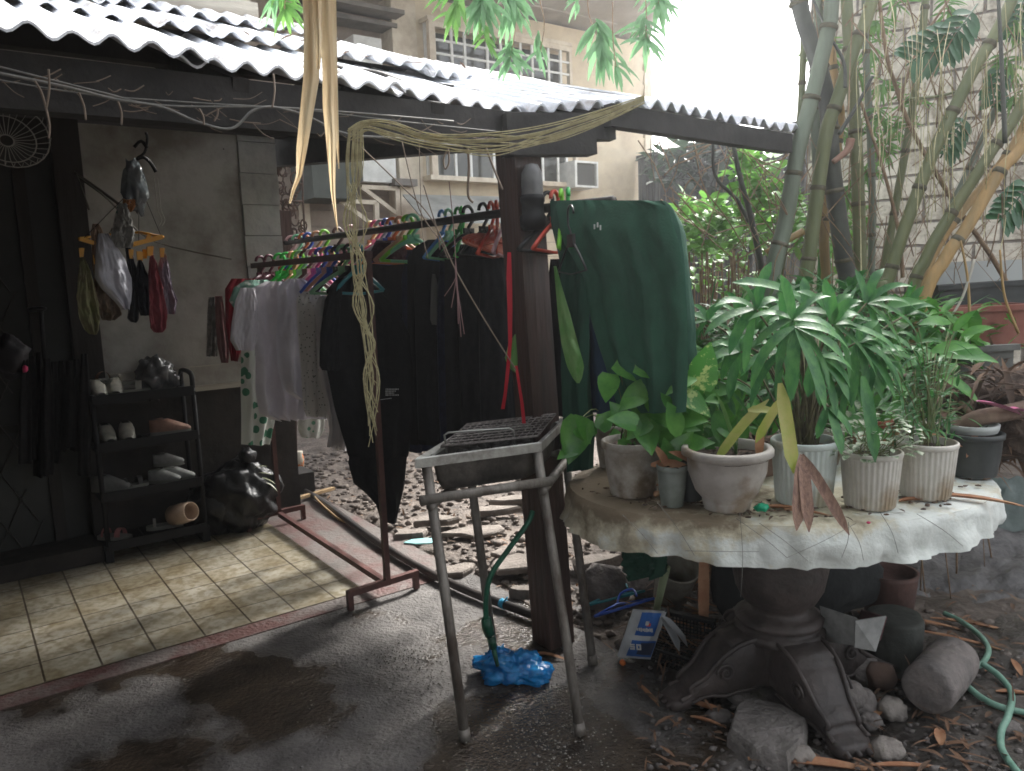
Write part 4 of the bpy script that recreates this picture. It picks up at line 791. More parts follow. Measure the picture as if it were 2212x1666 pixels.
# ================================================================== GRILL STAND
m_pipe = mat('worn_pipe', (.25, .23, .205), (.10, .08, .065), .55, 14, .25, metal=.35, stretch=(1, 1, .35), bsc=60)
m_tray = mat('charred_tray', (.14, .125, .11), (.05, .045, .04), .5, 9, .2, metal=.45); m_rim = mat('dull_rim', (.42, .42, .39), (.22, .21, .19), .45, 14, .1, metal=.5)
ZT = .93
gs = thing('grill_stand', gd(1150, 1500), 'worn steel pipe barbecue stand with a deep square charcoal tray', 'grill')
FLc, FRc, BRc = gd(900, 992, ZT), gd(1168, 957, ZT), gd(1222, 905, ZT); BLc = FLc+(BRc-FRc)*1.0; cen = (FLc+BRc)/2
FRc = FLc+(FRc-FLc)
feet = [gd(1005, 1598), gd(1254, 1588), gd(1281, 1436), gd(1070, 1442)]
tops = [lerp(FLc, cen, .10), lerp(FRc, cen, .10), lerp(BRc, cen, .08), lerp(BLc, cen, .1)]
for f_, t_ in zip(feet, tops):
    b = MB(); b.tube([V((f_.x, f_.y, 0)), lerp(f_, t_-Z*.02, .5)+V((.002, 0, 0)), t_-Z*.02], .017, 10); b.tube([V((f_.x, f_.y, .0)), V((f_.x, f_.y, .0))+(t_-f_)*.04], .0195, 10); b.build('leg', m_pipe, gs)
def lp(i, k): return lerp(feet[i], tops[i], k)
def ext(p, q, e): d = (q-p).normalized(); return [p-d*e, q+d*e]
off = V((0, -.03, 0))
b = MB(); b.tube(ext(lp(0, .86)+off, lp(1, .865)+off, .035), .016, 10); b.build('cross_bar', m_pipe, gs)
b = MB(); b.tube(ext(lp(3, .86)-off, lp(2, .86)-off, .03), .015, 10); b.build('cross_bar', m_pipe, gs)
b = MB(); b.tube(ext(lp(1, .83), lp(2, .83), .02), .016, 10); b.build('side_bar', m_pipe, gs)
b = MB(); b.tube(ext(lp(0, .83), lp(3, .83), .02), .015, 10); b.build('side_bar', m_pipe, gs)
def ring(b, cs, z0, k0, z1, k1):
    p = [lerp(c, cen, k0)+Z*z0 for c in cs]; q = [lerp(c, cen, k1)+Z*z1 for c in cs]
    for i in range(4): j = (i+1) % 4; b.add([p[i], p[j], q[j], q[i]], [(0, 1, 2, 3)], False)
cs = [FLc, FRc, BRc, BLc]
b = MB(); ring(b, cs, -.03, -.02, .0, -.02); ring(b, cs, 0, -.02, .004, .0); ring(b, cs, .004, 0, -.004, .10); ring(b, cs, -.004, .10, -.012, .12); ring(b, cs, -.03, .0, -.03, -.02); b.build('rim', m_rim, gs)
b = MB()
def rr_(k, z): # rounded square ring of points
    o = []
    for i in range(4):
        c = lerp(cs[i], cen, k)+Z*z; a_ = lerp(cs[i-1], cen, k)+Z*z; n_ = lerp(cs[(i+1) % 4], cen, k)+Z*z
        for t in (0, .25, .5, .75, 1): p = lerp(c, a_, .14*(1-t)**2); q = lerp(c, n_, .14*t**2); o.append(p+q-c)
    return o
rings = [rr_(.1, -.004), rr_(.13, -.03), rr_(.16, -.09), rr_(.22, -.125), rr_(.34, -.135), rr_(.95, -.135)]
vs = [p for r_ in rings for p in r_]; n_ = 20
b.add(vs, [(i*n_+j, i*n_+(j+1) % n_, (i+1)*n_+(j+1) % n_, (i+1)*n_+j) for i in range(5) for j in range(n_)], True); b.build('tray', m_tray, gs)
gg = thing('grill_grate', cen+Z*.01, 'blackened wire grill grate with a bent wire handle lying on the tray', 'grill grate')
m_soot = mat('sooty_wire', (.07, .06, .055), (.16, .14, .13), .5, 60, metal=.5)
b = MB(); g = [lerp(c, cen, .16)+Z*.008 for c in (FLc, FRc, BRc, BLc)]; g[0] = lerp(g[0], g[3], .25); g[1] = lerp(g[1], g[2], .15)
for k in range(15): t = k/14; b.tube([lerp(g[0], g[1], t), lerp(g[3], g[2], t)+Z*.02], .003, 4)
for k in range(9): t = k/8; b.tube([lerp(g[0], g[3], t)+Z*(.003+.02*t), lerp(g[1], g[2], t)+Z*(.003+.02*t)], .003, 4)
b.tube([g[0], g[1], g[2]+Z*.02, g[3]+Z*.02], .005, 6, closed=True); b.build('mesh', m_soot, gg)
b = MB()
for k in range(40): p = lerp(lerp(g[0], g[1], U(.1, .9)), lerp(g[3], g[2], U(.1, .9)), U(.1, .9))-Z*.045; b.blob(p, U(.01, .025), U(.01, .02), U(.008, .02), .5, 2, 4, k)
b.build('charcoal', mat('charcoal_lump', (.02, .018, .017), (.05, .045, .04), .9, 30), **tg('bed of black charcoal lumps under the wire grate', 'charcoal'))
b = MB(); h = [at(966, 985, g[0].y+.02), at(960, 940, g[0].y+.0), at(968, 935, g[0].y), at(1100, 925, g[1].y-.02), at(1109, 930, g[1].y-.02), at(1112, 965, g[1].y)]; b.tube(h, .0035, 6); b.build('handle', mat('bright_wire', (.4, .4, .38), None, .35, metal=.8), gg)
# hose with nozzle and blue bag under the grill
m_hose = mat('green_hose', (.02, .14, .08), (.015, .10, .06), .4, 20)
hs_ = thing('garden_hose', gd(1080, 1420), 'dark green garden hose coming down through the grill stand with a nozzle', 'hose')
b = MB(); b.tube(spline([A(1150, 1105, 2.75), A(1140, 1130, 2.72), A(1100, 1185, 2.68), A(1062, 1240, 2.66), A(1050, 1290, 2.66), A(1050, 1345, 2.68)], 8), .010, 8); b.build('tube', m_hose, hs_)
b = MB(); b.tube([A(1050, 1335, 2.68), A(1052, 1352, 2.68), A(1058, 1372, 2.68)], [.018, .021, .019], 10); b.tube([A(1060, 1376, 2.68), A(1066, 1400, 2.68)], [.016, .014], 10); b.tube([A(1066, 1400, 2.68), A(1075, 1440, 2.66)], [.011, .007], 8); b.build('nozzle', mat('green_nozzle', (.01, .09, .05), (.01, .05, .03), .35, 20), hs_)
p = gd(1112, 1462); bb_ = MB(); bb_.blob(p+V((.0, 0, .035)), .125, .075, .055, .45, 1.8, 30, 12, rot=-.15, ridge=.3, flat=-.034); bb_.blob(p+V((-.06, .05, .05)), .04, .03, .04, .6, 2.6, 10, 13, ridge=.5)
bb_.build('blue_bag', mat('blue_film', (.01, .19, .55), (.02, .33, .75), .2, 20, 1, bsc=16, spec=.9, trans=.25), **tg('crumpled bright blue plastic bag lying on the wet concrete under the grill', 'bag'))
# black drain pipe along the edge
m_pvc = mat('black_pvc', (.03, .028, .028), (.07, .06, .055), .35, 6)
b = MB(); b.tube(spline([gd(660, 1062, .03), gd(700, 1085, .03), gd(800, 1160, .03), gd(900, 1222, .03), gd(1000, 1272, .03), gd(1090, 1306, .03), gd(1170, 1335, .03)], 5), .021, 10); dp = b.build('drain_pipe', m_pvc, **tg('black drain pipe running along the edge of the concrete toward the post', 'pipe'))
b = MB(); b.tube([gd(1083, 1303, .03), gd(1092, 1307, .03)], .0235, 10); b.tube([gd(1088, 1300, .05), gd(1096, 1290, .07)], .004, 5); b.build('blue_tie', mat('blue_tie', (.03, .3, .5), None, .5), dp)
b = MB(); b.bar(gd(595, 1090, .05), gd(720, 1055, .02), .035, .02); b.build('wooden_stick', mat('tan_slat', (.42, .29, .16), (.3, .2, .1), .7, 8), **tg('tan wooden slat lying on the rubble by the brown post foot', 'slat'))
b = MB(); b.tube(spline([gd(680, 1068, .03), gd(685, 1080, .04), gd(730, 1120, .02), gd(760, 1130, .02)], 5), .008, 6); b.build('stick', mat('tan_slat', (.42, .29, .16)), **tg('thin bent stick beside the drain pipe', 'stick'))
b = MB(); p = gd(650, 1045); b.lathe([(0, 0), (.035, 0), (.037, .09), (.03, .1), (.034, .13), (0, .13)], p+Z*.12, 14); jr = b.build('jar', mat('jar_paper', (.6, .55, .45), (.65, .2, .05), .5, 12, mix=(.5, .52)), **tg('small jar with orange and yellow label on the ledge by the brown post foot', 'jar'))
b = MB(); p = gd(910, 1168, .012); 
pts = [p+V((x, y, 0)) for x, y in ((-.10, -.02), (-.03, -.045), (.05, -.045), (.10, -.03), (.09, .03), (.02, .045), (-.06, .03))]
b.add(pts+[q-Z*.008 for q in pts], [tuple(range(7)), tuple(range(13, 6, -1))]+[(i, i+7, (i+1) % 7+7, (i+1) % 7) for i in range(7)], False); b.build('tile_shard', mat('turquoise', (.28, .55, .55), None, .3), **tg('broken turquoise tile shard on the dirt left of the grill legs', 'shard'))

# ================================================================== ROUND TABLE
m_ped = mat('carved_dark_stone', (.065, .05, .045), (.035, .028, .026), .6, 7, .35, bsc=30)
TC = V((.95, 2.74, 0)); ZTAB = .74
tb = thing('pedestal_table', TC, 'round table on a carved dark pedestal with scrolled legs, crowded with plant pots', 'table')
b = MB(); k = 48; RX, RY = .75, .53
top_ = [TC+V((RX*.985*math.cos(2*math.pi*i/k), RY*.985*math.sin(2*math.pi*i/k), ZTAB-.012)) for i in range(k)]
b.add(top_+[p-Z*.035 for p in top_], [tuple(range(k)), tuple(range(2*k-1, k-1, -1))]+[(i, i+k, (i+1) % k+k, (i+1) % k) for i in range(k)], False); b.build('tabletop', m_ped, tb)
PC = V((.92, 2.59, 0))
b = MB(); b.lathe([(0, .05), (.115, .06), (.125, .19), (.13, .205), (.152, .215), (.158, .235), (.145, .25), (.128, .256), (.148, .268), (.152, .285), (.128, .298), (.098, .305), (.098, .325), (.125, .345), (.15, .39), (.165, .47), (.15, .53), (.17, .60), (.18, .692)], PC, 36); b.build('column', m_ped, tb)
def cab(dirv, w_=.10, R1=.55, zt=.44, lab=None):
    d = V((dirv[0], dirv[1], 0)).normalized(); s = Z.cross(d)
    # scroll leg: centre line (r, z, half height, half width)
    prof = [(.06, .145, .10, 1.2), (.13, .145, .10, 1.2), (.19, .135, .095, 1.15), (.24, .115, .085, 1.1), (.275, .10, .062, 1.0), (.31, .08, .040, .9), (.36, .055, .032, .8), (R1-.04, .034, .028, .85), (R1, .024, .024, .9), (R1+.03, .02, .018, .7)]
    b = MB(); vs = []; m_ = 12
    pr_ = []
    for i in range(len(prof)-1):
        for t in (0, .5): pr_.append([lerp(x, y, t) for x, y in zip(prof[i], prof[i+1])])
    pr_.append(prof[-1])
    for (r, z, hh, ww) in pr_:
        for j in range(m_):
            t = 2*math.pi*j/m_; cx, sy = math.cos(t), math.sin(t)
            ex = (abs(cx)**.45)*(1 if cx > 0 else -1); ey = (abs(sy)**.45)*(1 if sy > 0 else -1)
            vs.append(PC+d*(r+(.03*ey if r < .2 else 0))+s*(w_*.5*ww*ex)+Z*max(.004, z+hh*ey))
    b.add(vs, [(i*m_+j, i*m_+(j+1) % m_, (i+1)*m_+(j+1) % m_, (i+1)*m_+j) for i in range(len(pr_)-1) for j in range(m_)]+[tuple(range(m_))[::-1], tuple((len(pr_)-1)*m_+j for j in range(m_))], True)
    lg = b.build('leg', m_ped, tb)
    c_ = MB()   # raised moulding: spine ridge, edge beads and a scroll on each cheek
    for sg in (-1, 1):
        c_.tube(spline([PC+d*r+s*(sg*w_*.5*ww*.92)+Z*(z+hh*.92) for (r, z, hh, ww) in prof[:-1]], 4), .009, 6)
        c_.tube(spline([PC+d*r+s*(sg*w_*.5*ww*.98)+Z*max(.01, z-hh*.8) for (r, z, hh, ww) in prof[1:7]], 4), .006, 6)
        sc_ = PC+d*.245+s*(sg*w_*.60)+Z*.135
        c_.tube([sc_+d*(.035*(1-k/22)*math.cos(k*.5))+Z*(.035*(1-k/22)*math.sin(k*.5)) for k in range(20)], .005, 5)
    for k in range(3): c_.tube([PC+d*(R1-.02+.0)+s*((k-1)*w_*.25)+Z*.045, PC+d*(R1+.045)+s*((k-1)*w_*.25)+Z*.018], .009, 6)
    c_.build('carving', m_ped, lg)
f1 = gd(1445, 1525)-PC; f2 = gd(1852, 1640)-PC
cab(f1, .13, f1.length-.02); cab(f2, .15, f2.length-.03); cab(-f1, .13, .44); cab(-f2, .13, .44)
# tablecloth
def clothmat():
    M = mat('stained_white_cloth', (.80, .84, .81), (.68, .71, .67), .75, 5, .25, bsc=60, mix=(.35, .6), trans=.12); n = M.node_tree.nodes; l = M.node_tree.links
    P = n['Principled BSDF']; src = P.inputs['Base Color'].links[0].from_socket; tc = n.new('ShaderNodeTexCoord'); sx = n.new('ShaderNodeSeparateXYZ'); l.new(tc.outputs['Object'], sx.inputs[0])
    t = n.new('ShaderNodeTexNoise'); t.inputs['Scale'].default_value = 7; t.inputs['Detail'].default_value = 12; t.inputs['Roughness'].default_value = .7; l.new(tc.outputs['Object'], t.inputs['Vector'])
    # brown soil stain: strongest toward the left side and where the soil washed over the top
    mr = n.new('ShaderNodeMapRange'); mr.inputs['From Min'].default_value = -.75; mr.inputs['From Max'].default_value = .25; mr.inputs['To Min'].default_value = .20; mr.inputs['To Max'].default_value = -.22; l.new(sx.outputs[0], mr.inputs[0])
    ad = n.new('ShaderNodeMath'); l.new(t.outputs[0], ad.inputs[0]); l.new(mr.outputs[0], ad.inputs[1])
    mz = n.new('ShaderNodeMapRange'); mz.inputs['From Min'].default_value = .085; mz.inputs['From Max'].default_value = .15; mz.inputs['To Max'].default_value = .28; l.new(sx.outputs[2], mz.inputs[0])
    a2 = n.new('ShaderNodeMath'); l.new(ad.outputs[0], a2.inputs[0]); l.new(mz.outputs[0], a2.inputs[1])
    r = n.new('ShaderNodeValToRGB'); e = r.color_ramp.elements; e[0].position = .5; e[0].color = (1, 1, 1, 1); e[1].position = .80; e[1].color = (.30, .22, .15, 1); e.new(.64).color = (.82, .72, .56, 1)
    l.new(a2.outputs[0], r.inputs[0]); mx = n.new('ShaderNodeMixRGB'); mx.blend_type = 'MULTIPLY'; mx.inputs[0].default_value = 1; l.new(src, mx.inputs[1]); l.new(r.outputs[0], mx.inputs[2]); l.new(mx.outputs[0], P.inputs['Base Color'])
    return M
b = MB(); NS = 220
def rimp(t): th = 2*math.pi*t; return V((math.cos(th)*RX, math.sin(th)*RY, 0))
def skirt(t, q):
    e = rimp(t); th = 2*math.pi*t; d = V((math.cos(th), math.sin(th), 0))
    drop = .128+.02*nz((math.cos(th)*3, math.sin(th)*3, 5))-.03*max(0, math.cos(th))
    f = (.7*nz((math.cos(th)*6, math.sin(th)*6, q*1.2))+.5*nz((math.cos(th)*14, math.sin(th)*14, 3))+.35*abs(nz((math.cos(th)*24, math.sin(th)*24, q))))*.055*q**.7
    cr_ = .007*nz((math.cos(th)*22, math.sin(th)*22, q*3))*q+.003*nz((math.cos(th)*40, math.sin(th)*40, q*6))
    return TC+e+d*(.014*q+f+cr_+.006*math.sin(min(1, q*6)*math.pi/2))+Z*(ZTAB-.006-drop*q+.004*nz((math.cos(th)*9, math.sin(th)*9, q*5))*min(1, q*5))
b.grid(lambda s, q: skirt(s, q), NS, 12)
o0 = len(b.v)
b.grid(lambda s, q: TC+rimp(s)*q+Z*(ZTAB+.004+.012*nz((rimp(s).x*q*7, rimp(s).y*q*7, 0))*(1-q**8)+.004*nz((rimp(s).x*q*22, rimp(s).y*q*22, 0))*(1-q**8)-.010*q**12), NS, 14)
b.build('tablecloth', clothmat(), **tg('soil stained white tablecloth with a scalloped hanging skirt under the pots', 'tablecloth'))
b = MB()      # thin wires netted across the skirt
for (x0, y0, x1, y1) in ((1345, 1112, 1420, 1196), (1420, 1085, 1500, 1200), (1590, 1120, 1700, 1205), (1640, 1130, 1745, 1212), (1598, 1108, 1600, 1290), (1850, 1130, 1700, 1205), (1833, 1128, 1818, 1205), (1835, 1135, 1865, 1210), (1900, 1105, 1940, 1195), (1980, 1110, 2080, 1180), (1480, 1190, 1640, 1192)):
    p, q = at(x0, y0, 2.13), at(x1, y1, 2.10); b.tube(spline([p, lerp(p, q, .5)+V((.004, -.01, .003)), q], 5), .0008, 4)
b.build('wire_strands', m_wire, **tg('thin grey strands crossing loosely over the tablecloth skirt', 'wire'))
# ================================================================== POTS AND PLANTS
m_soil = mat('potting_soil', (.035, .024, .018), (.10, .065, .045), .95, 45, 1, bsc=60)
PW = (7, .5, .64, .75, (.62, .52, .40)); m_p1 = mat('grimy_pot', (.40, .37, .33), (.25, .22, .18), .65, 14, .2, wet=PW); m_p2 = mat('chalky_pot', (.46, .43, .40), (.36, .33, .30), .6, 9, .15, wet=PW); m_p3 = mat('blue_white_pot', (.58, .64, .62), (.48, .53, .51), .5, 9, .1, wet=PW); m_p4 = mat('warm_white_pot', (.56, .54, .49), (.44, .41, .36), .55, 10, .1, wet=PW)
m_pd = mat('dark_pot', (.03, .035, .035), (.05, .055, .055), .5, 8); m_pg = mat('grey_green_pot', (.22, .25, .23), (.14, .16, .14), .6, 7)
def leafm(nm, c, c2, sc=10, tr=.3, rough=.4, **k): return mat(nm, c, c2, rough, sc, .1, trans=tr, **k)
L_dark = leafm('dark_palm_leaf', (.03, .14, .04), (.08, .25, .06), 12, .3, .45, stretch=(3, 3, 1)); L_mid = leafm('mid_leaf', (.055, .21, .035), (.12, .34, .055), rough=.28); L_bri = leafm('bright_leaf', (.12, .30, .05), (.2, .42, .08)); L_yel = leafm('yellowing_leaf', (.30, .38, .06), (.45, .42, .15), 8)
L_var = leafm('variegated_leaf', (.07, .26, .04), (.46, .58, .20), 26, .3, mix=(.54, .6)); L_pal = leafm('pale_variegated', (.16, .26, .14), (.5, .55, .42), 60, .3, mix=(.45, .55)); L_dull = leafm('dull_leaf', (.06, .15, .04), (.11, .21, .06)); L_hus = mat('tan_husk', (.36, .16, .08), (.48, .28, .16), .7, 9, .15, trans=.15, stretch=(1, 1, 1))
m_stem = mat('green_stem', (.10, .17, .05), (.14, .13, .05), .6, 20)
def pot(name, label, x, y, w_px, h_px, mt, style='plain', taper=.75, extra=None, group=None, z=ZTAB+.006):
    p = gd(x, y, z); dist = (p-C0).length; r = w_px/2/FPX*dist; p = p+V((p.x, p.y, 0)).normalized()*r*taper; h = h_px/FPX*dist
    t = thing(name, p, label, 'potted plant', group); b = MB(); rb = r*taper
    if style == 'bowl': prof = [(rb*.72, 0), (rb*.78, .02*h/.15), (rb*.74, h*.14), (rb*1.0, h*.30), (r*.86, h*.62), (r*.88, h*.84), (r*.92, h*.86), (r, h*.89), (r, h*.97), (r*.97, h), (r*.86, h), (r*.84, h*.9), (r*.8, h*.8)]
    elif style == 'rib': prof = [(rb*.95, 0), (rb, h*.03), (lerp(rb, r, .5)*.99, h*.45), (r*.97, h*.88), (r*.965, h*.90)]
    else: prof = [(rb, 0), (lerp(rb, r, .5), h*.45), (r*.93, h*.84), (r*.94, h*.86), (r, h*.88), (r, h*.99), (r*.96, h), (r*.9, h), (r*.88, h*.8)]
    if style == 'rib': b.lathe(prof, p, rib=.0022, ribn=34, smooth=False); b.lathe([(r*.965, h*.90), (r*.985, h*.905), (r, h*.93), (r, h*.985), (r*.97, h), (r*.92, h), (r*.90, h*.8)], p, 40)
    else: b.lathe(prof, p, 40)
    po = b.build('pot', mt, t)
    sb = MB(); n_ = 20; zs = h*(.86 if style != 'bowl' else .84)
    sb.grid(lambda s, q: p+V((math.cos(6.2832*s), math.sin(6.2832*s), 0))*(r*.9*q)+Z*(zs+.012*nz((s*6, q*5, x))+.01*(1-q)), n_, 6)
    for k in range(7): th = U(0, 6.3); sb.leaf(p+V((math.cos(th), math.sin(th), 0))*r*U(.1, .6)+Z*(zs+.01), V((U(-1, 1), U(-1, 1), .2)), U(.03, .06), U(.01, .02), .4, 3)
    sb.build('soil', m_soil, t)
    return t, p+Z*zs, r, h
def leaf_at(b, tip_from, x, y, Y, size, ang, shape='heart', tilt=.3, stem=None, droop=.5, wr=.8, stemr=.0022, sb=None):
    """a leaf whose blade centre sits at pixel x,y and depth Y; ang = direction of the tip on the picture (deg, 0 = right, 90 = up)"""
    c = at(x, y, Y); L = size; d = RT*math.cos(math.radians(ang))+UP*math.sin(math.radians(ang))-FW*tilt; d.normalize()
    base = c-d*L*.5; up_ = (-FW*.8+UP*.6)
    b.leaf(base, d, L, L*wr, droop, 5, shape, .22, up_)
    if stem is not None and sb is not None: m_ = lerp(stem, base, .6)+Z*.05; sb.tube(spline([stem, m_, base], 3), stemr, 4)
# P0 behind-left pot, P1, small grey pot, dark pot
def mk(t, fb, m1, sb=None, nm='foliage'):
    fb.build(nm, m1, t)
    if sb and sb.v: sb.build('stems', m_stem, t)
t0, s0, r0, h0 = pot('potted_plant', 'grimy white pot of small yellow green leaves behind the leftmost pot', 1330, 1015, 92, 95, m_p1)
fb, sb = MB(), MB()
for k in range(34): leaf_at(fb, 0, U(1290, 1420), U(860, 945), s0.y+U(-.05, .05), U(.03, .06), U(-60, 240), 'heart', .4, s0+V((U(-.03, .03), 0, 0)), .5, .8, sb=sb)
for (x, y, s, a) in ((1240, 952, .17, 250), (1262, 918, .10, 120), (1225, 975, .09, 200), (1310, 905, .09, 60), (1262, 940, .08, -40)): leaf_at(fb, 0, x, y, 2.62, s, a, 'heart', .1, s0, .4, .7, sb=sb)
mk(t0, fb, L_mid, sb)
t1, s1, r1, h1 = pot('potted_plant', 'grimy round rimmed pot of glossy heart shaped leaves at the left end of the table', 1367, 1078, 132, 118, m_p1, taper=.72)
fb, sb, fv = MB(), MB(), MB()
for (x, y, s, a) in ((1375, 800, .15, -25), (1312, 838, .10, 250), (1422, 795, .15, -10), (1362, 862, .11, 200), (1400, 895, .13, -60), (1345, 905, .10, 160), (1440, 870, .12, 10), (1400, 945, .12, -80), (1335, 890, .09, 120), (1452, 905, .13, -20), (1380, 840, .10, 60), (1415, 855, .10, 100), (1465, 935, .14, -50), (1490, 900, .12, 20), (1445, 960, .11, -100), (1375, 925, .1, 210)):
    leaf_at(fb, 0, x, y, 2.45+U(-.08, .08), s, a+U(-8, 8), 'heart', U(.0, .5), s1, .5, .75, sb=sb)
for (x, y, s, a) in ((1495, 828, .17, 60), (1520, 790, .16, 80), (1470, 850, .13, 130), (1505, 870, .13, -30), (1468, 820, .10, 100), (1500, 945, .10, -90)): leaf_at(fv, 0, x, y, 2.5+U(-.06, .06), s, a, 'heart', .1, s1, .4, .65, sb=sb)
for k in range(34): leaf_at(fb, 0, U(1330, 1560), U(850, 985), s1.y+U(-.05, .25), U(.05, .12), U(-120, 240), R.choice(('heart', 'lance')), U(0, .6), s1, .5, U(.4, .75), sb=sb)
for k in range(40): leaf_at(fb, 0, U(1430, 1650), U(800, 980), 2.75+U(-.1, .3), U(.06, .15), U(-140, 240), R.choice(('heart', 'lance', 'lance')), U(0, .6), V((.55+U(0, .3), 2.8, .8)), .6, U(.3, .6), sb=sb)
for k in range(16): leaf_at(fv, 0, U(1430, 1600), U(770, 960), s1.y+U(.0, .25), U(.08, .14), U(-60, 160), 'heart', U(0, .5), s1, .5, .6, sb=sb)
for k in range(44):
    x, y = U(1420, 1610), U(820, 975); leaf_at(fb, 0, x, y, U(2.36, 2.6) if x < 1480 else U(2.48, 2.7), U(.06, .13), U(-100, 220), R.choice(('heart', 'oval', 'lance')), U(0, .5), s1+V((.08, .12, 0)), .5, U(.4, .7), sb=sb)
mk(t1, fb, L_mid, sb); fv.build('variegated_foliage', L_var, t1)
t2, s2, r2, h2 = pot('potted_plant', 'small tapered grey green pot between the leftmost pot and the wide bowl', 1452, 1098, 66, 88, m_pg, taper=.7)
fb = MB()
for (x, y, s, a) in ((1450, 1002, .13, 5), (1478, 985, .11, 150), (1430, 985, .1, 120)): leaf_at(fb, 0, x, y, s2.y, s, a, 'lance', .2, None, .3, .35)
fb.build('dry_leaves', L_hus, t2)
fb = MB()
for (x, y, s, a) in ((1440, 975, .1, 100), (1470, 960, .12, 60), (1500, 955, .13, 20)): leaf_at(fb, 0, x, y, s2.y+.02, s, a, 'heart', .2, None, .4, .6)
fb.build('foliage', L_mid, t2)
t2b, s2b, _, _ = pot('potted_plant', 'dark little pot squeezed between the grey pot and the wide bowl', 1490, 1085, 62, 85, m_pd, taper=.8)
# wide bowl with one young palm
t3, s3, r3, h3 = pot('potted_plant', 'wide chalky white bowl pot with two yellowing strap leaves', 1570, 1116, 190, 132, m_p2, 'bowl', .70)
fb, sb = MB(), MB(); c_ = at(1590, 1020, s3.y)
c_.z = s3.z
for (dx, up_, L, W) in ((-.28, 1, .22, .035), (.1, 1.0, .10, .02), (.0, 1.1, .13, .018), (-.5, .8, .10, .015)): fb.leaf(c_, V((dx, -.05, up_)), L, W, .3, 6, 'strap', .3)
fb.build('young_leaves', L_dull, t3)
fb = MB(); leaf_at(fb, 0, 1595, 925, 2.35, .27, 55, 'strap', -.05, None, .35, .11); leaf_at(fb, 0, 1648, 882, 2.33, .09, 10, 'strap', .3, None, .6, .3); fb.build('yellow_leaf', L_yel, t3)
fb = MB()
for (x, y, s, a) in ((1535, 1005, .10, 30), (1585, 1010, .08, 80), (1560, 1015, .07, 10), (1640, 960, .12, 260), (1625, 1010, .08, 130)): leaf_at(fb, 0, x, y, s3.y, s, a, 'lance', .3, None, .4, .3)
fb.build('dry_leaves', L_hus, t3)
# lady palm in the blue white ribbed pot
t4, s4, r4, h4 = pot('potted_plant', 'ribbed bluish white pot holding the big lady palm with dark drooping fans', 1735, 1100, 132, 132, m_p3, 'rib', .84)
sb = MB(); fb = MB(); fy = MB()
def fan(b, x, y, Y, n_, L, spread, ang, tilt, droop, W=.034, stem_from=None):
    c = at(x, y, Y); ax = RT*math.cos(math.radians(ang))+UP*math.sin(math.radians(ang))-FW*tilt; ax.normalize(); side = ax.cross(FW).normalized(); 
    for k in range(n_):
        t = (k/(n_-1)-.5)*2 if n_ > 1 else 0; a = math.radians(spread*t)
        d = ax*math.cos(a)+side*math.sin(a)+(-FW)*U(-.25, .25)*.6
        b.leaf(c, d, (.5 if d.z > .3 else .8)*L*U(.7, 1.15)*(1-.15*abs(t)), W*.92*U(.7, 1.2), (droop+.25)*U(.6, 1.5), 8, 'strap', .22, (-FW*.7+UP*.8+V((U(-.2, .2), 0, 0))))
    if stem_from is not None: sb.tube(spline([stem_from, lerp(stem_from, c, .55)+Z*.08, c], 4), .0035, 5)
for a_ in ((1632, 668, 2.3, 7, .30, 105, 150, .35, .75), (1712, 690, 2.22, 8, .26, 170, 80, .2, .55), (1718, 705, 2.18, 7, .30, 75, -75, .5, .7), (1800, 700, 2.35, 7, .30, 80, 20, .2, .9), (1790, 680, 2.55, 8, .28, 110, 110, .1, .4), (1872, 655, 2.5, 7, .32, 85, 20, .1, .5),
           (1770, 770, 2.25, 6, .24, 60, -60, .3, .7), (1690, 760, 2.4, 6, .24, 90, 200, .2, .8), (1850, 740, 2.4, 7, .28, 80, -20, .2, .9), (1600, 760, 2.5, 6, .22, 90, 160, .1, .8), (1790, 880, 2.22, 3, .18, 40, -80, .3, .4), (1900, 760, 2.45, 6, .24, 70, -45, .2, .8), (1740, 665, 2.6, 5, .22, 80, 130, .0, .5)):
    fan(fb, *a_, stem_from=s4+V((U(-.02, .02), U(-.02, .02), 0)))
for (x, y, s, a) in ((1880, 905, .26, -85), (1660, 610, .22, 160), (1690, 665, .16, 95)): leaf_at(fb, 0, x, y, 2.25, s, a, 'strap', .2, None, .4, .15)
leaf_at(fy, 0, 1700, 925, 2.15, .26, -83, 'strap', .1, None, .1, .16); leaf_at(fy, 0, 1660, 905, 2.2, .16, 235, 'strap', .1, None, .2, .16)
for k in range(9): q = s4+V((U(-.035, .035), U(-.03, .03), 0)); sb.tube([q, q+V((U(-.03, .03), 0, .16)), q+V((U(-.08, .08), U(-.02, .1), .36))], [.006, .005, .004], 6)
for k in range(24):
    x, y = U(1490, 2000), U(680, 850); fan(fb, x, y, U(2.45, 2.8), R.randint(5, 7), U(.20, .28), U(60, 120), U(-90, 200), U(0, .5), U(.3, .9), .026, stem_from=s4+V((U(-.04, .04), U(-.02, .04), 0)))
fb.build('foliage', L_dark, t4); fy.build('yellow_leaf', L_yel, t4); sb.build('stems', mat('brown_stem', (.07, .055, .03), (.12, .12, .05), .8, 30), t4)
b = MB(); q = at(1732, 982, 2.14)
for (dx, L, W) in ((-.07, .22, .04), (-.02, .22, .035), (.13, .25, .03)): b.leaf(q, V((dx, -.14, -.26)), L, W, .12, 7, 'strap', .3, V((0, -1, 0)))
b.build('dry_palm_leaf', mat('brown_dry_palm', (.28, .17, .12), (.16, .09, .07), .75, 6, .2, stretch=(20, 20, 2)), **tg('folded brown dead palm leaf leaning against the ribbed bluish pot', 'dry leaf'))
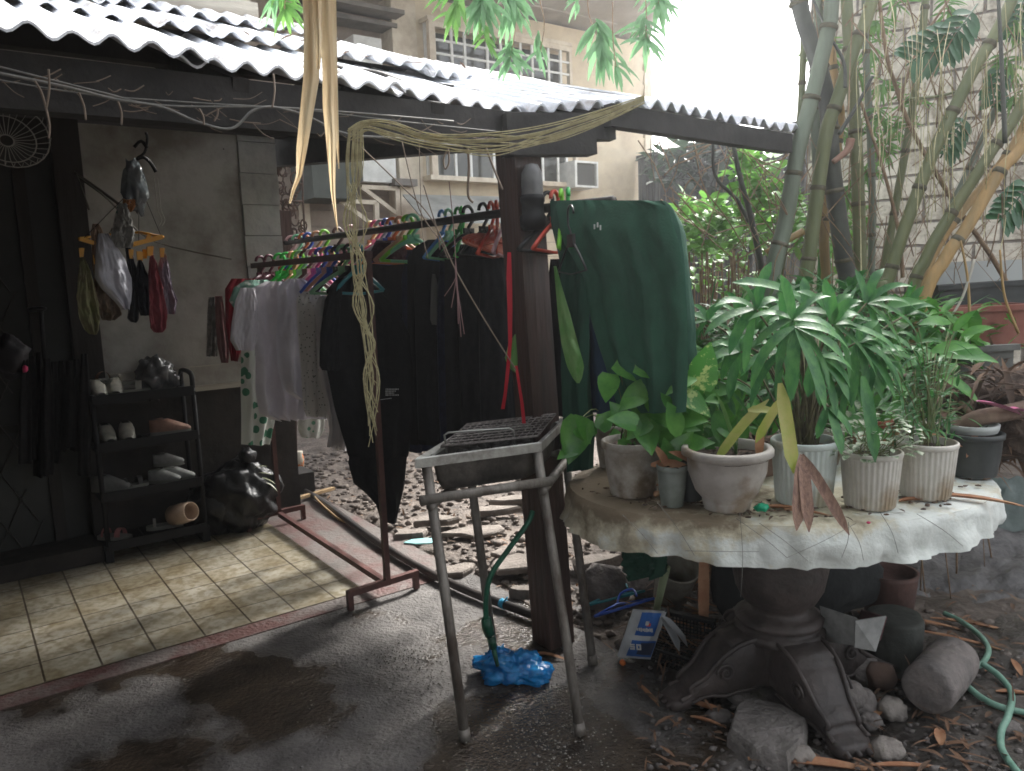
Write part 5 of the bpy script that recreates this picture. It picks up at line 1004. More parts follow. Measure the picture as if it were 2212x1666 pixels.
# variegated small leaves, ribbed pot
t5, s5, r5, h5 = pot('potted_plant', 'ribbed warm white pot bushy with tiny pale variegated leaves', 1878, 1106, 116, 112, m_p4, 'rib', .82)
fb, sb = MB(), MB()
for k in range(190):
    th = U(0, 6.3); rr = math.sqrt(R.random())*.13; hh = U(.0, .17)*(1-rr*3)+.01; q = s5+V((math.cos(th)*rr, math.sin(th)*rr, hh))
    fb.leaf(q, V((math.cos(th)*.8+U(-.5, .5), math.sin(th)*.8-.3, U(-.2, .8))), U(.02, .038), U(.014, .022), .5, 4, 'oval', .2)
    if k % 6 == 0: sb.tube([s5+V((U(-.04, .04), U(-.04, .04), 0)), q], .0014, 4)
mk(t5, fb, L_pal, sb)
# right ribbed pot with ferny dark bush
t6, s6, r6, h6 = pot('potted_plant', 'ribbed warm white pot under the tall fine leaved bush at the right', 1998, 1084, 108, 108, m_p4, 'rib', .82)
fb, sb, fg = MB(), MB(), MB()
for k in range(26):
    tx, ty = U(1880, 2090), U(690, 930); Yq = U(2.4, 2.75); tip = at(tx, ty, Yq); st = s6+V((U(-.04, .04), U(-.03, .03), 0)); sb.tube(spline([st, lerp(st, tip, .5)+Z*.06, tip], 3), .0018, 4)
    for j in range(10):
        q = lerp(st, tip, .45+.55*j/10)+V((U(-.02, .02), U(-.02, .02), U(-.01, .03))); fb.leaf(q, V((U(-1, 1), U(-.8, .4), U(-.4, .5))), U(.045, .085), U(.010, .018), .5, 4, 'lance', .2)
for (x, y, s, a) in ((2020, 690, .14, 170), (2095, 762, .18, 5), (2080, 835, .16, -30), (2060, 745, .14, 20), (2110, 710, .10, 30), (1985, 770, .15, 190), (2040, 800, .12, 200), (1955, 650, .13, 20), (2080, 690, .09, 60)): leaf_at(fg, 0, x, y, U(2.5, 2.7), s, a, 'lance', .3, s6, .5, .38, sb=sb)
fb.build('foliage', L_dark, t6); fg.build('broad_leaves', L_mid, t6); sb.build('stems', m_stem, t6)
t7, s7, r7, h7 = pot('potted_plant', 'squat black pot at the right end of the table with dry sticks in it', 2095, 1034, 108, 80, m_pd, taper=.8)
fb = MB()
for (x, y, s, a) in ((2100, 955, .12, 240), (2030, 945, .13, -20), (2070, 960, .1, 170)): leaf_at(fb, 0, x, y, s7.y-.06, s, a, 'strap', .2, None, .2, .16)
fb.build('dry_leaves', L_hus, t7)
b = MB(); q = s7+Z*.01; b.lathe([(.085, 0), (.09, .012), (.092, .028), (.08, .028), (.078, .0)], q+V((.005, .02, .01)), 30); b.build('pale_liner', mat('grey_white', (.4, .42, .41), None, .6), t7)
# pots standing behind
t8, s8, _, _ = pot('potted_plant', 'terracotta pot glimpsed behind the lady palm leaves', 1880, 985, 80, 70, mat('terracotta', (.34, .10, .05), (.25, .08, .05), .8, 9)); 
t9, s9, _, _ = pot('potted_plant', 'dim grey pot with glossy dark leaves behind the ribbed bluish pot', 1760, 1010, 120, 80, m_p1)
fq = MB()
for k in range(60): leaf_at(fq, 0, U(1560, 1960), U(760, 950), U(2.75, 3.1), U(.08, .18), U(-140, 240), R.choice(('lance', 'lance', 'oval')), U(0, .6), s9, .6, U(.22, .5), sb=fq, stemr=.0015)
fq.build('mixed_leaves', L_mid, t9)
for tt_, ss_, n_ in ((t8, s8, 14), (t9, s9, 26)):
    fb = MB()
    for k in range(n_): th = U(0, 6.3); fb.leaf(ss_+V((0, 0, .01)), V((math.cos(th)*.5, math.sin(th)*.5, 1)), U(.12, .3), U(.03, .05), U(.7, 1.5), 6, 'lance', .2)
    fb.build('foliage', L_dull, tt_)
t10, s10, _, _ = pot('potted_plant', 'small brown clay pot with withered leaves behind the wide bowl', 1640, 1030, 90, 70, mat('brown_clay', (.13, .08, .06), (.2, .13, .1), .8, 9))
fb = MB()
for k in range(22): th = U(0, 6.3); fb.leaf(s10+V((math.cos(th)*.04, math.sin(th)*.04, 0)), V((math.cos(th), math.sin(th), U(.3, 1.4))), U(.05, .12), U(.012, .025), U(.4, 1.6), 4, 'lance', .3)
fb.build('withered_leaves', mat('withered', (.16, .10, .07), (.3, .2, .14), .8, 30), t10)
b = MB(); b.blob(gd(1645, 1105, ZTAB+.01)+Z*.012, .022, .016, .014, .3, 2, 8, 2, flat=-.012); b.build('plastic_scrap', mat('emerald_plastic', (.0, .35, .18), None, .3), **tg('small emerald plastic piece on the table right of the wide bowl', 'lid'))
b = MB(); b.blob(gd(1876, 1132, ZTAB-.0)+Z*.004, .006, .006, .004, .2, 2, 6, 2); b.build('pink_petal', mat('hot_pink', (.5, .03, .12)), **tg('tiny pink petal on the front edge of the tablecloth', 'petal'))
# litter on the table top
def husk(x, y, z, L, W, ang, label, tilt=0, mt=None, group=None, curl=.15):
    p = gd(x, y, z) if not isinstance(x, V) else x; d = V((math.cos(ang), math.sin(ang), tilt)); b = MB(); b.leaf(p-d*L*.5+Z*.006, d, L, W, curl, 7, 'lance', .5)
    vs_ = [q.copy() for q in b.v]; o = len(b.v); b.v += [q-Z*.003 for q in vs_]
    for f in list(b.f): b.f.append([i+o for i in f][::-1]); b.m.append(0); b.sm.append(True)
    return b.build('bamboo_sheath', mt or L_hus, **tg(label, 'dry leaf', group))
for (x, y, L, ang, W, hn) in ((2110, 1078, .28, -.35, .035, 'longest, at the right end'), (1400, 1050, .10, .1, .03, 'behind the leftmost pot'), (1425, 1070, .08, 1, .04, 'left of the small grey pot'), (1700, 1100, .16, -.2, .03, 'before the bluish ribbed pot'), (1975, 1082, .12, .3, .03, 'before the right ribbed pot'), (1745, 1108, .14, -.35, .02, 'under the dead palm leaf'), (2040, 1040, .10, .2, .02, 'before the squat black pot')):
    husk(x, y, ZTAB+.008, L, W, ang, f'orange tan fallen bamboo sheath on the table, {hn}', group='fallen sheaths on the table')
b = MB()
for k in range(260):
    th = U(3.2, 6.2); q = U(.55, .97); p = TC+V((RX*q*math.cos(th), RY*q*math.sin(th), ZTAB+.010))
    if R.random() < .55: b.blob(p, U(.003, .012), U(.003, .01), U(.002, .004), .5, 2, 3, k)
    else: b.leaf(p, V((U(-1, 1), U(-1, 1), .05)), U(.02, .05), U(.004, .012), .2, 3)
b.build('table_litter', mat('litter_brown', (.06, .04, .03), (.14, .09, .06), .9, 60), label='scattered brown soil crumbs and leaf bits on the tablecloth', category='litter', kind='stuff')
# ================================================================== BAMBOO
m_bg = mat('green_bamboo', (.11, .13, .055), (.16, .17, .075), .45, 5, .1, stretch=(3, 3, .4)); m_bp_ = mat('grey_green_bamboo', (.16, .19, .14), (.12, .14, .10), .5, 5, .1, stretch=(3, 3, .4)); m_bt = mat('tan_bamboo', (.42, .26, .10), (.28, .19, .08), .5, 5, .1, stretch=(3, 3, .4)); m_bd = mat('dark_bamboo', (.07, .075, .06), (.045, .045, .04), .5, 5, .1)
m_node = mat('bamboo_node', (.07, .065, .04), (.12, .10, .06), .7, 30); m_twig = mat('brown_twig', (.18, .11, .065), (.3, .21, .13), .8, 20)
GRP = 'bamboo culms behind the table'
def culm(pts, Y, wpx, mt, label, nodes=8, Y2=None, down=True, group=GRP):
    Y2 = Y if Y2 is None else Y2; n_ = len(pts); P_ = [at(x, y, lerp(Y, Y2, i/(n_-1))) for i, (x, y) in enumerate(pts)]
    if down:
        d = (P_[-1]-P_[-2]).normalized(); e = P_[-1]
        k = (e.z+.03)/max(.3, -d.z)
        P_.append(V((lerp(e.x, e.x+d.x*k, .45), lerp(e.y, e.y+d.y*k, .45), -.04)))
    d0 = (P_[0]-P_[1]).normalized(); P_ = [P_[0]+d0*.7+V((0, 0, .3))]+P_
    S_ = spline(P_, 8); r = wpx/2/FPX*Y; t = thing('bamboo_culm', V((P_[-1].x, P_[-1].y, 0)), label, 'bamboo', group)
    b = MB(); b.tube(S_, [r*lerp(.82, 1.08, i/len(S_)) for i in range(len(S_))], 12); b.build('stalk', mt, t)
    tot = 0; acc = []
    for p, q in zip(S_, S_[1:]): acc.append(tot); tot += (q-p).length
    off = U(.05, .3); s = off
    while s < tot-.05:
        i = max(j for j, a in enumerate(acc) if a <= s); p, q = S_[i], S_[i+1]; f = (s-acc[i])/max(1e-6, (q-p).length); c = lerp(p, q, f); d = (q-p).normalized()
        b = MB(); b.tube([c-d*.012, c-d*.004, c+d*.004, c+d*.012], [r*.98, r*1.09, r*1.1, r*.98], 12, False); s += U(.30, .42); b.build('node_ring', m_node, t)
    return t
culm([(1798, -10), (1790, 60), (1748, 233), (1722, 333), (1697, 480), (1676, 560), (1660, 680)], 3.9, 35, m_bp_, 'pale grey green bamboo culm leaning right, leftmost of the clump')
culm([(1722, -10), (1761, 117), (1788, 233), (1797, 367), (1822, 553), (1836, 660)], 4.1, 38, m_bd, 'thick dark bamboo culm that crosses over from the upper left')
culm([(1887, -10), (1845, 105), (1810, 213), (1786, 283), (1768, 400), (1748, 553), (1735, 670)], 4.0, 30, m_bg, 'olive bamboo culm crossing the dark one low down')
culm([(1828, -10), (1845, 233), (1852, 367), (1858, 553), (1862, 670)], 4.2, 27, m_bg, 'upright green bamboo culm in the middle of the clump')
culm([(2190, -10), (2095, 167), (2015, 333), (1958, 483), (1920, 600), (1895, 690)], 3.7, 27, m_bg, 'long straight green bamboo culm slanting to the upper right')
culm([(2225, 190), (2138, 333), (2041, 483), (2000, 560), (1960, 680)], 3.6, 25, m_bg, 'green bamboo culm slanting right under the longest one')
culm([(2230, 275), (2161, 370), (2085, 497), (2041, 560), (1980, 700)], 3.5, 27, m_bt, 'tan bamboo culm slanting right, lowest of the clump')
culm([(2235, 215), (2170, 340), (2100, 430), (2020, 545), (1975, 690)], 3.75, 17, m_bt, 'slim tan bamboo culm between the slanting green and tan ones')
culm([(1765, 170), (1762, 290), (1770, 420), (1782, 560), (1786, 690)], 4.35, 22, m_bp_, 'faint grey bamboo culm at the back of the clump')
culm([(1800, 150), (1815, 260), (1790, 420), (1780, 520), (1786, 680)], 4.3, 20, m_bt, 'short tan bamboo culm low in the middle of the clump')
culm([(2000, -10), (1985, 140), (1960, 300), (1930, 470), (1905, 600), (1885, 690)], 4.3, 17, m_bg, 'slim green bamboo culm between the upright and the long slanting one')
culm([(1868, -10), (1872, 150), (1880, 300), (1884, 450), (1880, 680)], 4.5, 15, m_bp_, 'slim pale bamboo culm just right of the upright green one')
culm([(1735, 120), (1728, 260), (1712, 400), (1690, 560), (1668, 690)], 4.4, 16, m_bg, 'slim green bamboo culm behind the leftmost pale one', group=GRP)
culm([(2230, 60), (2170, 190), (2110, 330), (2040, 480), (1985, 620), (1950, 700)], 4.0, 14, m_bp_, 'slim grey bamboo culm slanting beside the long green one')
def thin(pts, Y, w_, mt, label, nm='bamboo_branch', g='thin bamboo branches behind the table'):
    b = MB(); S_ = spline([at(x, y, Y) for x, y in pts], 5); b.tube(S_, [w_/2/FPX*Y*lerp(.7, 1.1, i/len(S_)) for i in range(len(S_))], 6); return b.build(nm, mt, **tg(label, 'branch', g))
for i, a_ in enumerate((([(1898, -10), (1915, 117), (1935, 187), (1971, 283), (2058, 433), (2141, 553), (2190, 640)], 4.1, 10, m_twig, 'long brown branch running from top centre to lower right of the clump'),
    ([(1858, 217), (1908, 367), (1941, 500), (1950, 600)], 4.0, 8, m_twig, 'thin brown branch hanging between the upright and the slanting culms'),
    ([(2156, -10), (2163, 120), (2171, 310)], 3.3, 9, m_bd, 'dark straight branch dropping at the far upper right'),
    ([(1757, 0), (1788, 70), (1822, 133), (1826, 190)], 3.9, 7, m_bd, 'thin dark branch curving down at the top of the clump'),
    ([(2050, 0), (1990, 90), (1955, 180), (1942, 240)], 4.2, 6, m_twig, 'slender brown branch forking down from the top right'),
    ([(1960, 0), (1990, 100), (2030, 230), (2075, 350)], 4.4, 4, m_twig, 'wiry branch before the block wall'),
    ([(1885, 165), (1850, 230), (1812, 290)], 3.8, 9, m_bd, 'short dark side branch in the crossing of the culms'),
    ([(2212, 90), (2120, 150), (2060, 200), (1960, 215)], 3.8, 6, m_bg, 'green side branch reaching left from the long slanting culm'),
    ([(1585, 317), (1600, 390), (1617, 450), (1640, 553), (1650, 640)], 4.6, 14, m_bd, 'dark dead stem left of the clump'),
    ([(1540, 300), (1545, 380), (1590, 430), (1618, 480)], 4.7, 9, m_bd, 'dark crooked stem left of the dead one'),
    ([(1655, 545), (1690, 525), (1735, 500)], 4.0, 16, m_bt, 'cut tan bamboo stub poking out between culms'),
    ([(1800, 350), (1830, 325), (1838, 300)], 4.0, 17, mat('pinkish_stub', (.35, .2, .15)), 'pinkish bamboo stub in the crossing of the culms'),
    ([(2045, 700), (2080, 640), (2105, 560)], 3.4, 6, mat('white_twig', (.45, .42, .36)), 'bare pale twig above the right pots'),
    ([(2075, 520), (2090, 600), (2095, 690)], 3.4, 6, m_bt, 'straw coloured twig standing by the right pots'),
    ([(2160, 540), (2170, 640), (2200, 720)], 3.4, 6, m_bt, 'straw coloured twig at the right edge'))): thin(*a_)
b = MB()
for k in range(340):
    x, y = U(1560, 2215), U(-10, 690); L = U(60, 230); an = U(-2.3, -.6) if R.random() < .5 else U(.5, 2.4)
    if x < 1740 and y < 290: continue
    Y = U(3.8, 4.8); x1, y1 = x+L*math.cos(an), y-L*math.sin(an); 
    if y1 < -30 or y1 > 760: continue
    if min(x, x1) < 1745 and min(y, y1) < 280: continue
    b.tube(spline([at(x, y, Y), at((x+x1)/2+U(-9, 9), (y+y1)/2+U(-9, 9), Y), at(x1, y1, Y+U(-.2, .2))], 3), U(.001, .0036), 4)
for k in range(60):
    x, y = U(1400, 1760), U(290, 520); Y = U(4.6, 6.0); an = U(.2, 2.8); L = U(40, 150); x1, y1 = x+L*math.cos(an), y-L*math.sin(an)
    if y1 < 300: y1 = 300
    b.tube([at(x, y, Y), at((x+x1)/2+U(-6, 6), (y+y1)/2+U(-6, 6), Y), at(x1, y1, Y)], U(.002, .005), 4)
b.build('bamboo_twigs', m_twig, kind='stuff', label='tangle of fine dry bamboo twigs around the culms and over the block wall', category='twigs')
b = MB()
for k in range(60):
    x = U(1850, 2212); y = U(-10, 300); q = [at(x+U(-10, 10), y+j*U(60, 110), U(3.4, 3.9)) for j in range(4)]; b.tube(spline(q, 4), U(.001, .0022), 4)
b.build('dry_strands', m_straw, kind='stuff', label='pale dry strands hanging through the bamboo on the right', category='strands')
# bamboo leaves: sprays
L_bl = leafm('bamboo_leaf', (.09, .22, .05), (.18, .36, .09), 7, .45, .5); L_blb = leafm('bamboo_leaf_backlit', (.13, .26, .12), (.2, .38, .19), 7, .5, .45)
def spray(x, y, Y, n_, Lpx, spread, ang, label, mt=None, up=140, grp=None, wr=.17, dr=.5):
    t = thing('bamboo_spray', at(x, y, Y), label, 'leaf spray', grp); s = Lpx*.86/FPX*Y; b = MB(); sb = MB(); top = at(x+U(-30, 30), y-up, Y); c = at(x, y, Y); sb.tube(spline([top, lerp(top, c, .5)+V((U(-.03, .03), 0, 0)), c], 4), .0025, 5)
    for k in range(int(n_*1.5)):
        a = math.radians(ang+U(-spread, spread)); q = lerp(c, top, R.random()**1.5*.45); d = RT*math.cos(a)+UP*math.sin(a)-FW*U(-.5, .6); b.leaf(q, d, s*U(.6, 1.15), s*wr*U(.8, 1.2), dr, 6, 'lance', .2, -FW+UP*.4)
    b.build('leaves', mt or L_blb, t); sb.build('twig', m_twig, t)
for a_ in ((1040, 10, 3.4, 26, 95, 75, -95, 'dense bamboo spray hanging at the top centre over the house eave'), (1110, 20, 3.5, 22, 85, 60, -80, 'bamboo spray right of the dense one over the barred window'), (985, 25, 3.3, 12, 85, 50, -120, 'bamboo spray with yellow green leaves at the left of the top centre group', L_bl), (1048, 85, 3.4, 9, 60, 60, -100, 'small bamboo spray in front of the middle of the barred window', L_bl), (1100, 140, 3.5, 14, 72, 85, -90, 'spreading bamboo spray low on the barred window'), (1165, 120, 3.6, 7, 65, 50, -95, 'small dark bamboo spray at the right end of the barred window'),
    (1300, 100, 3.5, 16, 95, 55, -95, 'bamboo spray hanging before the plain cream wall right of the window'), (1330, 145, 3.4, 5, 70, 60, -55, 'few long bamboo leaves below the cream wall spray'), (1395, 90, 3.7, 16, 75, 80, -100, 'bluish bamboo spray at the edge of the bright sky'), (1420, 20, 3.8, 14, 80, 80, -90, 'hazy bamboo spray at the top edge of the bright sky'), (1250, 10, 3.7, 8, 50, 70, -100, 'wispy bamboo spray at the top between the groups'),
    (615, 20, 3.3, 12, 75, 60, -60, 'bamboo spray at the top left beside the upper storey', L_bl), (590, 10, 3.4, 8, 60, 60, -100, 'pale bamboo spray touching the corner of the upper storey')):
    spray(*a_)
LB = [(1880, 110, 4.6), (1900, 200, 4.6), (1870, 290, 4.7), (1900, 260, 4.5), (1930, 280, 4.5), (1890, 60, 4.7), (1970, 230, 4.6), (1860, 170, 4.7), (1915, 330, 4.5), (1790, 120, 4.8), (1810, 300, 4.8), (1870, 380, 4.6), (2050, 30, 4.3), (2180, 150, 3.9), (2195, 60, 3.9), (2190, 230, 3.9), (1760, 100, 4.9), (1835, 420, 4.6), (1930, 10, 4.6)]
for i, (x, y, Y) in enumerate(sorted(LB)): spray(x, y, Y, 13, 60, 100, -80, f'leafy bamboo spray among the culms before the block wall, {ORD[i]} counted from the left', L_bl, 70, 'leafy sprays among the culms', .14)
# philodendron leaves on the right
L_phi = leafm('split_leaf', (.02, .09, .03), (.04, .13, .05), 8, .15, .3)
def split(x, y, Y, s, ang, label):
    t = thing('split_leaf_vine', at(x, y, Y), label, 'split leaf', 'split leaves on the right'); c = at(x, y, Y); d = RT*math.cos(math.radians(ang))+UP*math.sin(math.radians(ang)); sd_ = d.cross(FW).normalized(); b = MB()
    b.tube([c-d*s*.7, c, c+d*s*.5], .004, 5)
    for k in range(7):
        q = c+d*s*(-.5+k*.14)
        for sg in (-1, 1): b.leaf(q, d*.7+sd_*sg-FW*U(0, .3), s*(.52-.035*abs(k-3)), s*.17, .35, 5, 'oval', .2, -FW+UP*.5)
    b.build('blade', L_phi, t)
for i, (x, y, s, a, lb) in enumerate(((2010, 105, .30, 215, 'large dark split leaf high on the block wall'), (2065, 75, .26, 235, 'dark split leaf tucked under the long slanting culm top'), (2055, 300, .22, 240, 'dark split leaf midway down the right side'), (2195, 45, .22, 250, 'dark split leaf in the upper right corner'), (2190, 440, .26, 230, 'dark split leaf at the right edge above the troughs'), (2150, 190, .2, 260, 'dark split leaf between the dark branch and the right edge'))): split(x, y, 3.9, s, a, lb)
# ================================================================== BACKGROUND BUSHES
def bush(name, label, fn, n_, L, W, mt, sbn=0, shape='oval', grp=None, dirf=None, cat='shrub', stemY=None):
    pts = [fn() for _ in range(n_)]; cx = sum(p.x for p in pts)/n_; cy = sum(p.y for p in pts)/n_; t = thing(name, V((cx, cy, 0)), label, cat, grp); b = MB()
    for p in pts: b.leaf(p, V((U(-1, 1), U(-1, .5), U(-.5, .7))), L*U(.6, 1.3), W*U(.7, 1.2), U(.2, .8), 3, shape, .2)
    b.build('foliage', mt, t)
    b = MB()
    for k in range(max(3, sbn)): q = pts[R.randrange(n_)]; o = V((cx+U(-.15, .15), cy+U(-.1, .1), -.03)); b.tube(spline([o, lerp(o, q, .5)+V((U(-.06, .06), 0, .08)), q], 3), U(.002, .005) if sbn < 9 else U(.004, .009), 5)
    b.build('stems', m_twig, t)
def pxbox(x0, x1, y0, y1, Y0, Y1, ell=True):
    def f():
        while True:
            s, t = U(-1, 1), U(-1, 1)
            if not ell or s*s+t*t < 1+.25*nz((s*4, t*4, x0)): break
        return at((x0+x1)/2+s*(x1-x0)/2, (y0+y1)/2+t*(y1-y0)/2, U(Y0, Y1))
    return f
bush('shrub', 'bright yellow green shrub lit by the sky beyond the green trousers', pxbox(1430, 1600, 425, 560, 6.4, 7.4), 420, .12, .09, L_bri, 8)
bush('shrub', 'bright green shrub seen between the bamboo culms', pxbox(1590, 1760, 395, 560, 6.2, 7.2), 380, .11, .08, L_bri, 8)
bush('shrub', 'taller green shrub rising under the end of the tin roof', pxbox(1570, 1700, 320, 450, 6.4, 7.2), 170, .13, .10, L_bri, 6)
bush('shrub', 'bright green shrub right of the middle culms', pxbox(1750, 1890, 440, 600, 5.6, 6.4), 200, .09, .06, L_bri, 6)
bush('shrub', 'small leaved bright weed beside the green trousers', pxbox(1484, 1640, 545, 660, 4.4, 5.2), 200, .06, .035, L_bri, 10)
bush('shrub', 'dull undergrowth behind the lady palm', pxbox(1480, 1700, 640, 880, 3.5, 4.2), 420, .15, .04, L_dull, 14, 'lance')
bush('shrub', 'dark undergrowth between the palm and the bamboo feet', pxbox(1650, 1950, 600, 860, 3.5, 4.2), 460, .18, .045, L_dark, 14, 'lance')
bush('shrub', 'low green undergrowth behind the right ribbed pot', pxbox(1880, 2110, 640, 900, 3.1, 3.7), 380, .12, .05, L_mid, 4)
bush('shrub', 'leafy weeds low behind the left pots beside the green cloth', pxbox(1420, 1600, 760, 960, 3.3, 3.8), 260, .13, .05, L_mid, 10)
bush('shrub', 'sparse weed by the block wall foot at the right', pxbox(2050, 2215, 660, 800, 3.3, 3.8), 90, .08, .035, L_mid, 3)
# far trees that close the view between the houses
bush('tree', 'dark tree mass beyond the tin fence', pxbox(1395, 1640, 300, 420, 10.5, 11.5), 260, .25, .12, leafm('shade_leaf', (.03, .06, .03), (.02, .04, .02)), 10, cat='tree')
# brown undergrowth stalks
b = MB()
for k in range(110): x = U(1490, 1680); y = U(540, 820); p = at(x, y, U(3.9, 4.5)); b.tube([V((p.x, p.y, -.02)), V((p.x+U(-.1, .1), p.y, p.z))], U(.002, .006), 4)
b.build('dry_stalks', m_twig, kind='stuff', label='thicket of thin brown stalks behind the left pots', category='stalks')
# troughs on the right
b = MB()
def trough(x0, x1, ytop, ybot, Y, dz, mt, name, label, cat):
    t = thing(name, at((x0+x1)/2, ybot, Y), label, cat); P_ = at(x0, ytop, Y); Q_ = at(x1, ytop, Y-.1); h = (at(x0, ybot, Y)-P_).length; ax = (Q_-P_); w_ = V((0, .35, 0)); b = MB()
    Q_.z = P_.z+.02; ax = Q_-P_
    def bx(p0, a_, c_, hh, th): b.prism(p0+a_/2+c_/2-Z*hh/2, a_/2, c_/2, Z*hh/2)
    n_ = ax.normalized(); bx(P_, ax, V((0, .02, 0)), h, 0); bx(P_+V((0, .33, 0)), ax, V((0, .02, 0)), h, 0); bx(P_+V((0, .02, 0)), n_*.02, V((0, .31, 0)), h, 0); bx(P_+ax-n_*.02+V((0, .02, 0)), n_*.02, V((0, .31, 0)), h, 0); bx(P_-n_*.015-V((0, .015, 0))+Z*.012, ax+n_*.03, V((0, .03, 0)), .025, 0); bx(P_+V((0, .02, -h*.6)), ax, V((0, .31, 0)), h*.4, 0)
    b.build('trough', mt, t)
    s = MB(); s.grid(lambda i, j: P_+ax*i+V((0, .02+.3*j, -.05+.01*nz((i*9, j*9, 0)))), 20, 6); s.build('soil', m_soil, t)
trough(2030, 2260, 622, 690, 3.9, 0, m_pd, 'planter_trough', 'black plastic planter trough before the block wall', 'planter')
trough(2000, 2280, 675, 760, 3.55, 0, mat('terracotta_red', (.22, .07, .05), (.3, .12, .09), .7, 6), 'planter_trough', 'reddish planter trough in front of the black one', 'planter')
trough(2010, 2190, 760, 830, 3.3, 0, mat('cement_grey', (.14, .14, .13), (.2, .2, .19), .8, 6), 'planter_trough', 'grey cement planter behind the right potted bush', 'planter')
b = MB(); b.prism(at(2100, 600, 4.3), V((.3, 0, 0)), V((0, .02, 0)), Z*.09); b.build('white_board', mat('grey_white', (.4, .42, .41)), **tg('dull white board leaning at the block wall above the troughs', 'board'))
# brown sacking, log and pink thing at right edge
b = MB(); b.blob(at(2170, 860, 3.0), .20, .14, .10, .4, 2, 16, 41, ridge=.3); b.build('sacking', mat('brown_sack', (.13, .09, .07), (.07, .05, .04), .9, 14, 1), **tg('crumpled brown sacking heap at the right edge behind the black pot', 'sack'))
b = MB(); b.tube(spline([at(2060, 930, 2.75), at(2110, 905, 2.7), at(2160, 895, 2.7), at(2230, 880, 2.7)], 5), [.03]*16, 8); b.build('log', mat('log_brown', (.22, .15, .11), (.14, .09, .07), .85, 9, .4), **tg('pale brown branch log lying right of the squat black pot', 'log'))
b = MB(); b.leaf(at(2110, 868, 2.66), V((1, 0, -.28)), .17, .05, .1, 6, 'oval', .5); b.leaf(at(2180, 885, 2.66), V((1, 0, -.1)), .06, .04, .2, 4, 'oval', .5); b.build('pink_sandal', mat('pink_lilac', (.55, .12, .25), (.5, .38, .5), .5, 14), **tg('pink and lilac plastic scrap on the sacking at the right', 'scrap'))
b = MB(); b.tube(spline([at(2000, 770, 3.2), at(2060, 850, 3.0), at(2105, 905, 2.8)], 5), .012, 7); b.build('stem', m_twig, **tg('thick brown stem slanting down behind the squat black pot', 'stem'))
b = MB(); b.blob(at(2215, 930, 2.8), .12, .1, .12, .4, 2, 12, 45); b.build('earth_mound', MC['brown_sack'], **tg('earthy mound at the right edge beside the log', 'mound'))
# ================================================================== THINGS ON THE GROUND
m_rock = mat('grey_stone', (.17, .15, .14), (.09, .08, .075), .85, 10, .8, bsc=30); m_rockl = mat('light_stone', (.27, .24, .215), (.17, .15, .135), .85, 8, .8, bsc=30); m_yard = mat('yard_stone', (.20, .165, .14), (.11, .09, .078), .85, 12, .8, bsc=30)
m_slab = mat('broken_slab', (.21, .18, .155), (.12, .10, .085), .85, 5, .6, bsc=35)
def rock(x, y, w_, hf, mt, label, rot=0, z=0, amp=.35, yf=.8, sd_=None, fl=True, group=None):
    p = gd(x, y, z); r = w_/2/FPX*(p-C0).length; b = MB(); b.blob(p+Z*r*hf*.55+V((0, r*.5, 0)), r, r*yf, r*hf, amp, 1.6, 13, sd_ if sd_ is not None else x*.13, rot, flat=(-r*hf*.6 if fl else None), ridge=.1, chip=.82); return b.build('rock', mt, **tg(label, 'rock', group))
rock(1310, 1312, 115, 1.0, m_rock, 'large rounded grey boulder left of the tilted white bucket', 0, amp=.25)
rock(1395, 1290, 70, .9, m_rock, 'rough grey stone between the boulder and the white bucket', amp=.5)
b = MB(); pg = [gd(x, y, .0) for x, y in ((1574, 1612), (1590, 1560), (1612, 1538), (1690, 1560), (1742, 1590), (1738, 1632), (1700, 1668), (1625, 1652))]; n_ = len(pg); cg = sum(pg, V((0, 0, 0)))/n_
def rg(k, z): return [lerp(p, cg, k+.03*nz((i*2.1, z*20, 0)))+Z*(z+.012*nz((i*3.3, z*9, 5))) for i, p in enumerate(pg)]
rs_ = [rg(-.05, -.03), rg(-.04, .03), rg(.02, .052), rg(.06, .060), rg(.55, .066)]; vv = [p for q in rs_ for p in q]
b.add(vv, [(i*n_+j, i*n_+(j+1) % n_, (i+1)*n_+(j+1) % n_, (i+1)*n_+j) for i in range(4) for j in range(n_)]+[tuple(4*n_+j for j in range(n_))], False)
b.build('concrete_block', mat('old_block', (.19, .17, .16), (.11, .10, .09), .9, 9, 1, bsc=35, det=12), **tg('wide flat broken concrete block in the bottom foreground left of the table foot', 'block'))
rock(1862, 1552, 75, .95, m_rock, 'dark round stone leaning behind the front table leg', amp=.2)
rock(1835, 1530, 85, .7, m_rock, 'greenish stone above the dark round one', z=.06, amp=.2)
rock(1885, 1575, 48, .7, m_rock, 'small dark stone beside the front table leg', amp=.4)
rock(1935, 1555, 60, .8, m_rockl, 'angular brown stone left of the cement cylinder', amp=.5)
rock(1735, 1655, 60, .7, m_rockl, 'pale lump right of the flat concrete block', amp=.5)
rock(1925, 1645, 66, .7, m_rockl, 'pale rough stone at the bottom right of the table foot', amp=.5)
rock(1870, 1480, 75, .9, m_rock, 'dark round clay lump under the table', amp=.15)
rock(1908, 1490, 66, .95, mat('reddish_clay', (.13, .08, .06), (.09, .06, .05), .85, 6, .5), 'reddish clay ball under the white folded strip', amp=.15)
rock(1560, 1560, 60, .3, m_rock, 'flat grey stone behind the orange sheath', amp=.5)
rock(1655, 1530, 150, .18, m_rock, 'flat grey slab under the table between the legs', amp=.2)
rock(2185, 1588, 50, .5, m_rock, 'grey stone at the lower right edge', amp=.4)
